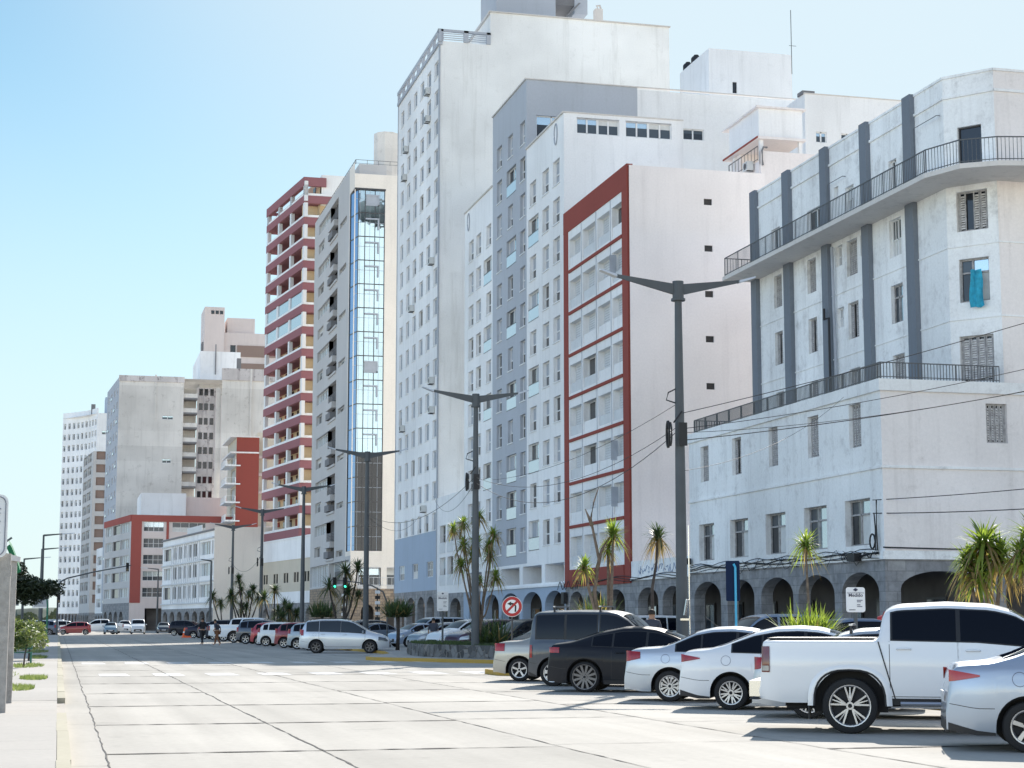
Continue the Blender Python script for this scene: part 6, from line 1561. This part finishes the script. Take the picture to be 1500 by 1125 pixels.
cable((15.5,92,7.0),(29.8,150,10.5),1.,.014,'cable from the third lamp pole to the white tower')
cable((15.5,117,7),(29.8,225,12),1.,.02,'cable from the fourth lamp pole to the cream podium building')
cable((15.5,142,6.8),(15.5,166.5,6.8),1.,.018,'cable between the fifth and sixth lamp poles')
cable((29.75,61.8,6.1),(46,45,8.4),.5,.022,'upper thick cable fixed at the aged building corner')
cable((29.75,61.8,5.6),(46,45,7.3),.6,.026,'lower thick cable fixed at the aged building corner')
cable((29.9,61.3,4.3),(44,61.2,4.25),.05,.04,'black cable bundle along the side ledge of the aged building')
m = MB()
for k in range(5):
    pts = []; z0 = 3.95+.07*k; y = 61.6
    while y < 83: pts.append((29.86-.03*random.random(), y, z0+.07*math.sin(y*(.9+.2*k)+k*2)+random.uniform(-.02,.02))); y += .8
    m.tube(pts, .014+.004*(k%3), 4)
for k in range(10):
    y = random.uniform(62,82); pts = [(29.84, y+t*.3, 4.0+.35*math.sin(t*.9+k)*random.uniform(.4,1)) for t in range(7)]; m.tube(pts, .012, 4)
m.tube([(29.86,61.7,4.2),(29.86,61.75,5.0),(29.86,61.7,6.1)],.03,5); m.tube([(29.84,61.85,4.2),(29.84,61.8,5.0),(29.8,61.8,5.6)],.025,5)
m.tube([(29.8,62.0+.22*math.cos(t*.5),4.55+.28*math.sin(t*.5)) for t in range(14)],.035,5)
for k in range(7):
    y = random.uniform(61.6,64); m.tube([(29.8+random.uniform(-.1,0),y+t*.16,4.05+.12*math.sin(t*1.3+k)) for t in range(8)],.015,4)
m.box(29.6,29.9,63.2,63.9,3.85,4.15); m.box(29.6,29.9,82.3,82.6,4.3,4.6)
tag(m.obj('cable_tangle','cable_black'), 'tangle of black cables running along the ledge above the aged building arcade', 'cables')
m = MB()
for k in range(3):
    pts = []; y = 83
    while y < 104: pts.append((29.85, y, 3.8+.06*k+.1*math.sin(y*.8+k))); y += 1
    m.tube(pts, .02, 4)
for k in range(6):
    y = random.uniform(101,105); m.tube([(29.8,y+t*.2,3.7+.25*math.sin(t+k)) for t in range(8)],.02,4)
m.box(29.7,29.9,104.4,105,2.6,3.3)
tag(m.obj('cable_tangle','cable_black'), 'tangle of black cables across the low arcade and red frame base', 'cables')

# ================================================================== VEGETATION
def blade(m, base, d, L, w, droop, mi=0, seg=4):
    d = d.normalized(); q = d.cross(Vector((0,0,1)))
    if q.length < .05: q = Vector((1,0,0))
    q.normalize(); pts = []
    for i in range(seg+1):
        t = i/seg; p = base+d*L*t+Vector((0,0,-droop*L*t*t)); ww = w*(.6+1.2*t if t < .35 else 1.02*(1-t)/.65+.02)
        pts.append((p-q*ww*.5, p+q*ww*.5))
    for i in range(seg): m.poly([pts[i][0],pts[i][1],pts[i+1][1],pts[i+1][0]], mi)
def head(m, c, n, L, dry=.2, w=.05, up=.2, shade=False):
    for i in range(n):
        a = random.random()*6.283; e = math.asin(random.uniform(-.45,1)); l = L*random.uniform(.7,1.1)
        d = Vector((math.cos(a)*math.cos(e), math.sin(a)*math.cos(e), math.sin(e)+up)); 
        isd = e < -.05 and random.random() < dry*2.2
        blade(m, c+Vector((0,0,random.uniform(-.22,.05))), d, l, w*random.uniform(.7,1.2), random.uniform(.1,.45)+(.5 if e<0 else 0)+(.4 if isd else 0), 1 if isd else 0)
def cordyline(x, y, label, heads, trunkr=.09, n=70, L=.7, dry=.2, z0=.12, leaf='cordyline_leaf', bare=(), group='cordyline palms along the median', w=.05):
    n = int(n*1.9); L *= 1.12; trunkr *= .78; w *= 1.1
    """heads: (dx,dy,z) ends of branches leaving the trunk at about 55% of their height"""
    o = root('cordyline_palm', (x,y,z0), label, 'palm', group)
    t = MB(); cmb = MB()
    for i,hh in enumerate(heads):
        dx,dy,z = hh[:3]; s_ = hh[3] if len(hh) > 3 else 1.; z -= z0
        fk = z*.45 if len(heads) > 1 else z*.6
        bx = .12*math.sin(i*2.1) if len(heads) > 1 else dx*.35
        pts = [Vector((bx*.3,0,0)), Vector((bx+dx*.12, dy*.12, fk*.6)), Vector((dx*.45, dy*.45, fk)), Vector((dx*.85,dy*.85,z*.8)), Vector((dx,dy,z))]
        t.tube(pts, [trunkr*1.25,trunkr,trunkr*.8,trunkr*.6,trunkr*.5], 8)
        head(cmb, Vector((dx,dy,z)), int(n*s_), L*s_, dry, w)
    for pts in bare: t.tube([Vector(p)-Vector((0,0,z0)) for p in pts], [trunkr*(1-.8*k/(len(pts)-1)) for k in range(len(pts))], 7)
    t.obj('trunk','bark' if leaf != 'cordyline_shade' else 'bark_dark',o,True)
    cmb.obj('crown',[leaf,'cordyline_dry'],o)
    return o
def clump(x, y, label, r, n, L, leaf='cordyline_leaf', z=.12, dry=.1, w=.06):
    o = root('spiky_bush', (x,y,z), label, 'bush', 'spiky bushes on the median'); m = MB()
    if z > .3: t = MB(); t.tube([(0,0,.1-z),(.03,0,-z*.4),(0,0,.1)], [.11,.09,.10], 8); t.obj('stem','bark_dark',o,True)
    for i in range(n):
        a = random.random()*6.283; e = random.uniform(.15,1.45); b = Vector((random.uniform(-r,r),random.uniform(-r,r),0))
        d = Vector((math.cos(a)*math.cos(e),math.sin(a)*math.cos(e),math.sin(e)))+b*.5
        blade(m, b, d, L*random.uniform(.6,1.1), w*random.uniform(.7,1.2), random.uniform(.05,.35), 1 if random.random()<dry else 0, 5)
    m.obj('leaves',[leaf,'cordyline_dry'],o); return o
cordyline(16.5,29.6,'leafy cordyline with hanging dry skirt at the right edge, left of its pair',[(-.05,0,3.0,1.0),(.22,-.1,2.75,.85),(-.25,.2,2.65,.7),(-.1,.1,2.45,.8)],.07,110,.66,.26,w=.06)
cordyline(16.9,28.6,'cordyline cut by the right image edge, right of its pair',[(0,0,3.05,1.0),(-.25,0,2.75,.8),(.2,.2,2.8,.8)],.08,110,.66,.26,w=.06)
cordyline(16.3,37.2,'thin single-stemmed cordyline with one bright tuft before the corner arcade',[(-.05,0,3.3,1.)],.055,90,.48,.12,w=.035)
clump(15.9,36.3,'bright spiky bush beneath the thin cordyline',.35,420,.95,w=.05,z=1.15)
cordyline(16.0,51.3,'cordyline trio before the red-framed block with a tall bare dead branch',[(-.75,0,3.2,.8),(.15,0,4.2,1.05),(.05,.2,3.75,.7)],.09,85,.55,.3,w=.05,
          bare=[[(-.15,0,.3),(-.45,0,2.4),(-.30,0,3.4),(-.55,0,4.6),(-.45,0,5.1),(-.3,0,5.55)],[(-.38,0,3.0),(-.2,0,3.7),(.1,0,4.1)],[(-.5,0,4.4),(-.72,0,4.9)]])
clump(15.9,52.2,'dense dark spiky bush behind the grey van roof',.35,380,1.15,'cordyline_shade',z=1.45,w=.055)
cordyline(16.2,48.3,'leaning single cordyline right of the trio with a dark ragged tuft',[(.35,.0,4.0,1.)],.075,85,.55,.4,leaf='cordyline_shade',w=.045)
pc = (16.0,68.6)
cordyline(pc[0],pc[1],'large many-headed cordyline growing around the planter lamp pole',[(-1.0,0,5.2,.8),(-.58,.1,5.45,.85),(-.05,-.3,5.72,.9),(-.55,.2,4.6,1.1),(-.13,-.3,4.65,1.1),(-.68,0,3.8,1.0),(.65,0,5.0,.95),(.55,.2,4.2,1.0),(.72,0,3.35,.95),(.03,-.3,3.2,.6),(.4,-.2,4.6,.8),(-.3,-.3,4.15,.8)],.055,60,.52,.3,z0=.6,w=.05)
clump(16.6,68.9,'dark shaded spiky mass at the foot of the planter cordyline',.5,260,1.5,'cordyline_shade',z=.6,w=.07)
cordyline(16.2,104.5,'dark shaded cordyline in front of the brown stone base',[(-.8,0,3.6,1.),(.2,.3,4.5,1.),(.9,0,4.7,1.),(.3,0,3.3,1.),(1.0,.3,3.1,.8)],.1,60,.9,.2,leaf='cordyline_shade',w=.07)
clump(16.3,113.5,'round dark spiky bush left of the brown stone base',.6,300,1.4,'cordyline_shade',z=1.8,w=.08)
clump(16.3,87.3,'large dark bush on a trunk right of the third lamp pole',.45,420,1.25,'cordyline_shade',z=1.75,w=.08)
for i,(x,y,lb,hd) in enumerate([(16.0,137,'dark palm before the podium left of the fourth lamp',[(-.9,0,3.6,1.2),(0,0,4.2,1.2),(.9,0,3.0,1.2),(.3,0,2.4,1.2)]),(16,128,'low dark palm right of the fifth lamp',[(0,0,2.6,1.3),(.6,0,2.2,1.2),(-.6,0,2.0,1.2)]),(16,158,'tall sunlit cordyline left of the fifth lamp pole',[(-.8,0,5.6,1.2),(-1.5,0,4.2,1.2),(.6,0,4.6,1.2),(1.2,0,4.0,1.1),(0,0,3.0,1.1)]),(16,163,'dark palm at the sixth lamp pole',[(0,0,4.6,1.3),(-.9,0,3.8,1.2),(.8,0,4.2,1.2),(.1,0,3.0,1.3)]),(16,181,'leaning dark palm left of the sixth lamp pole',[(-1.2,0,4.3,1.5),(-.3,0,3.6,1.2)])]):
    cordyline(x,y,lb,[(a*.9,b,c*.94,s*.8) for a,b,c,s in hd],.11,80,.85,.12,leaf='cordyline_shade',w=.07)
def leafy(name, x, y, label, cat, blobs, n, leaf, size, trunk, group=None, z0=.1):
    o = root(name, (x,y,z0), label, cat, group); m = MB()
    tot = sum(b[3]*b[4]*b[5] for b in blobs)
    for cx,cy,cz,rx,ry,rz_ in blobs:
        k = int(n*(rx*ry*rz_)/tot)
        for i in range(k):
            v = Vector((random.gauss(0,1),random.gauss(0,1),random.gauss(0,1))).normalized()*(random.random()**.35)
            p = Vector((cx+v.x*rx, cy+v.y*ry, cz+v.z*rz_)); p += Vector((math.sin(p.z*5)*.05*rx, 0, math.sin(p.x*4)*.08*rz_))
            a = Vector((random.uniform(-1,1),random.uniform(-1,1),random.uniform(-.6,.6))).normalized()*size*random.uniform(.6,1.3); b = a.cross(Vector((random.uniform(-1,1),random.uniform(-1,1),1))).normalized()*size*.45
            m.poly([p-a, p-b*.9, p+a, p+b*.9])
    m.obj('crown' if name.endswith('tree') else 'leaves', leaf, o)
    t = MB()
    for pts,rr in trunk: t.tube(pts, rr, 7)
    t.obj('trunk' if name.endswith('tree') else 'stem','bark_dark',o,True)
    return o
leafy('spreading_tree', -2.2, 88, 'dark wide-crowned evergreen tree above the left pavement', 'tree',
      [(-.9,0,3.3,1.5,1.5,.8),(.3,0,3.1,1.3,1.3,.7),(1.15,0,2.95,.95,1,.55),(-.4,.3,3.8,1.1,1.1,.6),(-2.2,0,3.1,1.2,1.4,.95),(1.9,0,3.0,.6,.7,.4),(.7,0,2.6,.9,.9,.4),(-1.2,0,4.2,.8,.8,.5),(-3.6,0,3,1.3,1.4,1)], 17000, 'tree_leaf', .12,
      [([(-2.9,0,0),(-2.7,0,1.4),(-2.0,0,2.3),(-.6,0,2.9)],[.2,.16,.12,.06]),([(-2.5,0,1.7),(-3,0,2.8)],[.12,.05]),([(-2.0,0,2.2),(.3,0,2.7),(1.4,0,2.8)],[.09,.06,.03])])
leafy('flowering_shrub', -1.0, 58, 'pale flowering shrub on the left pavement nearer the camera', 'shrub', [(.1,0,.95,.42,.45,.34),(-.2,0,.8,.35,.4,.3),(-.6,0,1.0,.4,.5,.4)], 2600, 'shrub_leaf', .06, [([(0,0,0),(.03,0,.4),(.1,0,.8)],[.03,.025,.02])], 'flowering shrubs on the left pavement')
leafy('flowering_shrub', -1.0, 68, 'taller pale flowering shrub behind the nearer one', 'shrub', [(0,0,1.1,.62,.7,.42),(-.6,0,1.2,.55,.6,.4),(.28,.5,.75,.45,.5,.4)], 3600, 'shrub_leaf', .07, [([(0,0,0),(.03,0,.5),(.1,0,.9)],[.04,.03,.02]),([(-.6,0,0),(-.6,0,.8)],[.04,.02])], 'flowering shrubs on the left pavement')

# ================================================================== PEOPLE
def person(x, y, h, label, joints, cloth, legs, rz=0., z0=0.):
    """joints scaled to height h; skin modifier body, clothes as slightly thicker shells"""
    o = root('person', (x,y,z0), label, 'person', rz=rz)
    names = ['pelvis','chest','neck','head','head2','shl','ell','hal','shr','elr','har','hpl','knl','anl','tol','hpr','knr','anr','tor']
    base = dict(pelvis=(0,0,.53),chest=(0,0,.74),neck=(0,-.01,.85),head=(0,-.015,.91),head2=(0,-.01,.965),shl=(-.11,0,.80),ell=(-.15,.01,.63),hal=(-.15,-.04,.49),shr=(.11,0,.80),elr=(.15,.01,.63),har=(.15,-.04,.49),
                hpl=(-.05,0,.50),knl=(-.06,0,.28),anl=(-.06,.02,.05),tol=(-.06,-.08,.02),hpr=(.05,0,.50),knr=(.06,0,.28),anr=(.06,.02,.05),tor=(.06,-.08,.02))
    base.update(joints)
    rad = dict(pelvis=.085,chest=.095,neck=.032,head=.052,head2=.045,shl=.042,ell=.026,hal=.02,shr=.042,elr=.026,har=.02,hpl=.062,knl=.036,anl=.022,tol=.018,hpr=.062,knr=.036,anr=.022,tor=.018)
    ed = [('pelvis','chest'),('chest','neck'),('neck','head'),('head','head2'),('chest','shl'),('shl','ell'),('ell','hal'),('chest','shr'),('shr','elr'),('elr','har'),('pelvis','hpl'),('hpl','knl'),('knl','anl'),('anl','tol'),('pelvis','hpr'),('hpr','knr'),('knr','anr'),('anr','tor')]
    def skin(name, keys, grow, mat, parent, rootk):
        ks = [k for k in names if k in keys]; idx = {k:i for i,k in enumerate(ks)}
        me = bpy.data.meshes.new(name); me.from_pydata([tuple(c*h for c in base[k]) for k in ks], [(idx[a],idx[b]) for a,b in ed if a in idx and b in idx], [])
        ob = bpy.data.objects.new(name, me); COL.objects.link(ob); ob.parent = parent
        ob.modifiers.new('skin','SKIN'); sv = me.skin_vertices[0].data
        for k,i in idx.items(): r = rad[k]*h+grow; sv[i].radius = (r*1.1, r*.85); sv[i].use_root = (k == rootk)
        sub = ob.modifiers.new('sub','SUBSURF'); sub.levels = 2; sub.render_levels = 2
        me.materials.append(M[mat]); return ob
    b = skin('body', names, 0, 'skin', o, 'pelvis')
    skin('jacket', ['pelvis','chest','shl','ell','shr','elr','neck'], .014, cloth, o, 'pelvis')
    skin('trousers', ['pelvis','hpl','knl','anl','hpr','knr','anr'], .012, legs, o, 'pelvis')
    m = MB(); c = Vector(base['head2'])*h; rows = []
    for i in range(7):
        f = math.pi*.62*i/6; rows.append([(c.x+.06*h*math.sin(f)*math.cos(t), c.y+.012*h+.058*h*math.sin(f)*math.sin(t), c.z-.02*h+.062*h*math.cos(f)) for t in [2*math.pi*k/12 for k in range(13)]])
    m.grid(rows); m.obj('hair','hair_dark',o,True)
    return o
walk = dict(knl=(-.06,-.08,.29),anl=(-.06,-.12,.07),tol=(-.06,-.2,.04),knr=(.06,.02,.28),anr=(.06,.14,.08),tor=(.06,.08,.02),ell=(-.15,.06,.64),hal=(-.15,.04,.51),elr=(.15,-.04,.64),har=(.14,-.12,.53))
walk2 = dict(walk, chest=(0,-.05,.73), neck=(0,-.08,.84), head=(0,-.11,.89), head2=(0,-.115,.94), shl=(-.12,-.05,.79), shr=(.12,-.05,.79))
person(9.2,118.8,1.78,'slim person in black walking on the shaded road, left of the two',walk,'cloth_black','cloth_black',R(-150))
person(9.9,115.6,1.72,'person in dark jacket and brown trousers leaning forward, right of the two walking',walk2,'cloth_dark','cloth_brown',R(-115))
person(19.2,92.6,1.72,'dark-haired person standing between the cars left of the parking sign',{},'cloth_dark','cloth_blue',R(160),.0)
person(15.9,47.0,1.74,'person whose head shows just above the grey van roof end',{},'cloth_dark','cloth_dark',R(150),.13)
person(31.5,79.7,1.70,'person in blue standing inside the arcade behind the totem',{},'cloth_blue','cloth_dark',R(200),.12)
person(31.8,90.0,1.68,'person in grey in the arcade shade left of the nearest lamp pole',{},'cloth_dark','cloth_black',R(170),.12)
# dark shop front and teal awning at the right edge of the side arcade
m = MB(); m.box(36,60,63.5,63.7,.12,3.9,0); sf = tag(m.obj('shop_interior','interior_dark'), 'dark shop wall inside the side arcade', 'wall')
m = MB(); m.box(37.6,46,60.3,61.38,2.3,3.3,0); m.box(37.4,46,60.0,61.3,1.7,1.75,1)
tag(m.obj('shop_awning',['awning_teal','awning_red']), 'teal shop awning with a red edge behind the right palms', 'awning')

# ================================================================== CAMERA, SUN, SKY
cam = bpy.data.cameras.new('camera'); co = bpy.data.objects.new('camera', cam); COL.objects.link(co)
cam.sensor_width = 36; cam.lens = 36*2600/1500; cam.clip_end = 8000; cam.clip_start = .1
co.location = (0,0,1.55); co.rotation_euler = (R(90+7.6127), 0, R(-14.2256)); S.camera = co
SD = Vector((.66,1.22,.98)).normalized()
sun = bpy.data.lights.new('sun','SUN'); sun.energy = 7.2; sun.angle = R(.53); sun.color = (1,.95,.88)
so = bpy.data.objects.new('sun', sun); COL.objects.link(so); so.rotation_euler = SD.to_track_quat('Z','Y').to_euler()
W = bpy.data.worlds.new('World'); S.world = W; W.use_nodes = True; nt = W.node_tree
sk = nt.nodes.new('ShaderNodeTexSky'); sk.sky_type = 'NISHITA'; sk.sun_disc = False
sk.sun_elevation = math.asin(SD.z); sk.sun_rotation = math.atan2(SD.x, SD.y); sk.altitude = 0; sk.air_density = 1.0; sk.dust_density = .25; sk.ozone_density = 1.0
bg = nt.nodes['Background']
# rear and seaward sky brightened as added fill for shaded walls, forward part dimmed
tc = nt.nodes.new('ShaderNodeTexCoord'); dt = nt.nodes.new('ShaderNodeVectorMath'); dt.operation = 'DOT_PRODUCT'; dt.inputs[1].default_value = (.1,.97,.2)
nt.links.new(tc.outputs['Generated'], dt.inputs[0])
mr = nt.nodes.new('ShaderNodeMapRange'); mr.interpolation_type = 'SMOOTHSTEP'; mr.inputs[1].default_value = -.1; mr.inputs[2].default_value = .85; nt.links.new(dt.outputs['Value'], mr.inputs[0])
tm = nt.nodes.new('ShaderNodeMix'); tm.data_type = 'RGBA'; nt.links.new(mr.outputs[0], tm.inputs['Factor']); tm.inputs['A'].default_value = (1.75,1.5,1.3,1); tm.inputs['B'].default_value = (.59,.745,.70,1)
ml = nt.nodes.new('ShaderNodeVectorMath'); ml.operation = 'MULTIPLY'; nt.links.new(sk.outputs[0], ml.inputs[0]); nt.links.new(tm.outputs['Result'], ml.inputs[1])
def dotf(v, a, b):
    d = nt.nodes.new('ShaderNodeVectorMath'); d.operation = 'DOT_PRODUCT'; d.inputs[1].default_value = v; nt.links.new(tc.outputs['Generated'], d.inputs[0])
    r = nt.nodes.new('ShaderNodeMapRange'); r.interpolation_type = 'SMOOTHSTEP'; r.inputs[1].default_value = a; r.inputs[2].default_value = b; nt.links.new(d.outputs['Value'], r.inputs[0]); return r.outputs[0]
def mixc(f, a, c, mul=None):
    k = nt.nodes.new('ShaderNodeMix'); k.data_type = 'RGBA'; nt.links.new(f, k.inputs['Factor']); nt.links.new(a, k.inputs['A']); k.inputs['B'].default_value = (*c, 1); return k.outputs['Result']
sea = nt.nodes.new('ShaderNodeMix'); sea.data_type = 'RGBA'; nt.links.new(dotf((-1,0,0), .3, .9), sea.inputs['Factor']); sea.inputs['A'].default_value = (1,1,1,1); sea.inputs['B'].default_value = (1.1,1.22,1.38,1)  # bluish gain on the seaward sky, added to fill the street facades
ml2 = nt.nodes.new('ShaderNodeVectorMath'); ml2.operation = 'MULTIPLY'; nt.links.new(ml.outputs[0], ml2.inputs[0]); nt.links.new(sea.outputs['Result'], ml2.inputs[1])
# thin bright haze round the sun and along the horizon
hz = (.76/.185,.89/.185,.96/.185)
f1 = nt.nodes.new('ShaderNodeMath'); f1.operation = 'MULTIPLY'; nt.links.new(dotf((.39,.72,.58), .835, .955), f1.inputs[0]); f1.inputs[1].default_value = .88
f2 = nt.nodes.new('ShaderNodeMath'); f2.operation = 'MULTIPLY'; f2.inputs[1].default_value = .85
up_ = dotf((0,0,-1), -.36, -.02); fw = dotf((.1,.97,.2), .2, .8); f3 = nt.nodes.new('ShaderNodeMath'); f3.operation = 'MULTIPLY'; nt.links.new(up_, f3.inputs[0]); nt.links.new(fw, f3.inputs[1]); nt.links.new(f3.outputs[0], f2.inputs[0])
c1 = mixc(f1.outputs[0], ml2.outputs[0], hz); c2 = mixc(f2.outputs[0], c1, hz)
nt.links.new(c2, bg.inputs['Color']); bg.inputs['Strength'].default_value = .185
S.view_settings.view_transform = 'Standard'; S.view_settings.look = 'None'; S.view_settings.exposure = 0; S.view_settings.gamma = 1
S.cycles.max_bounces = 6; S.cycles.diffuse_bounces = 4; S.cycles.glossy_bounces = 3
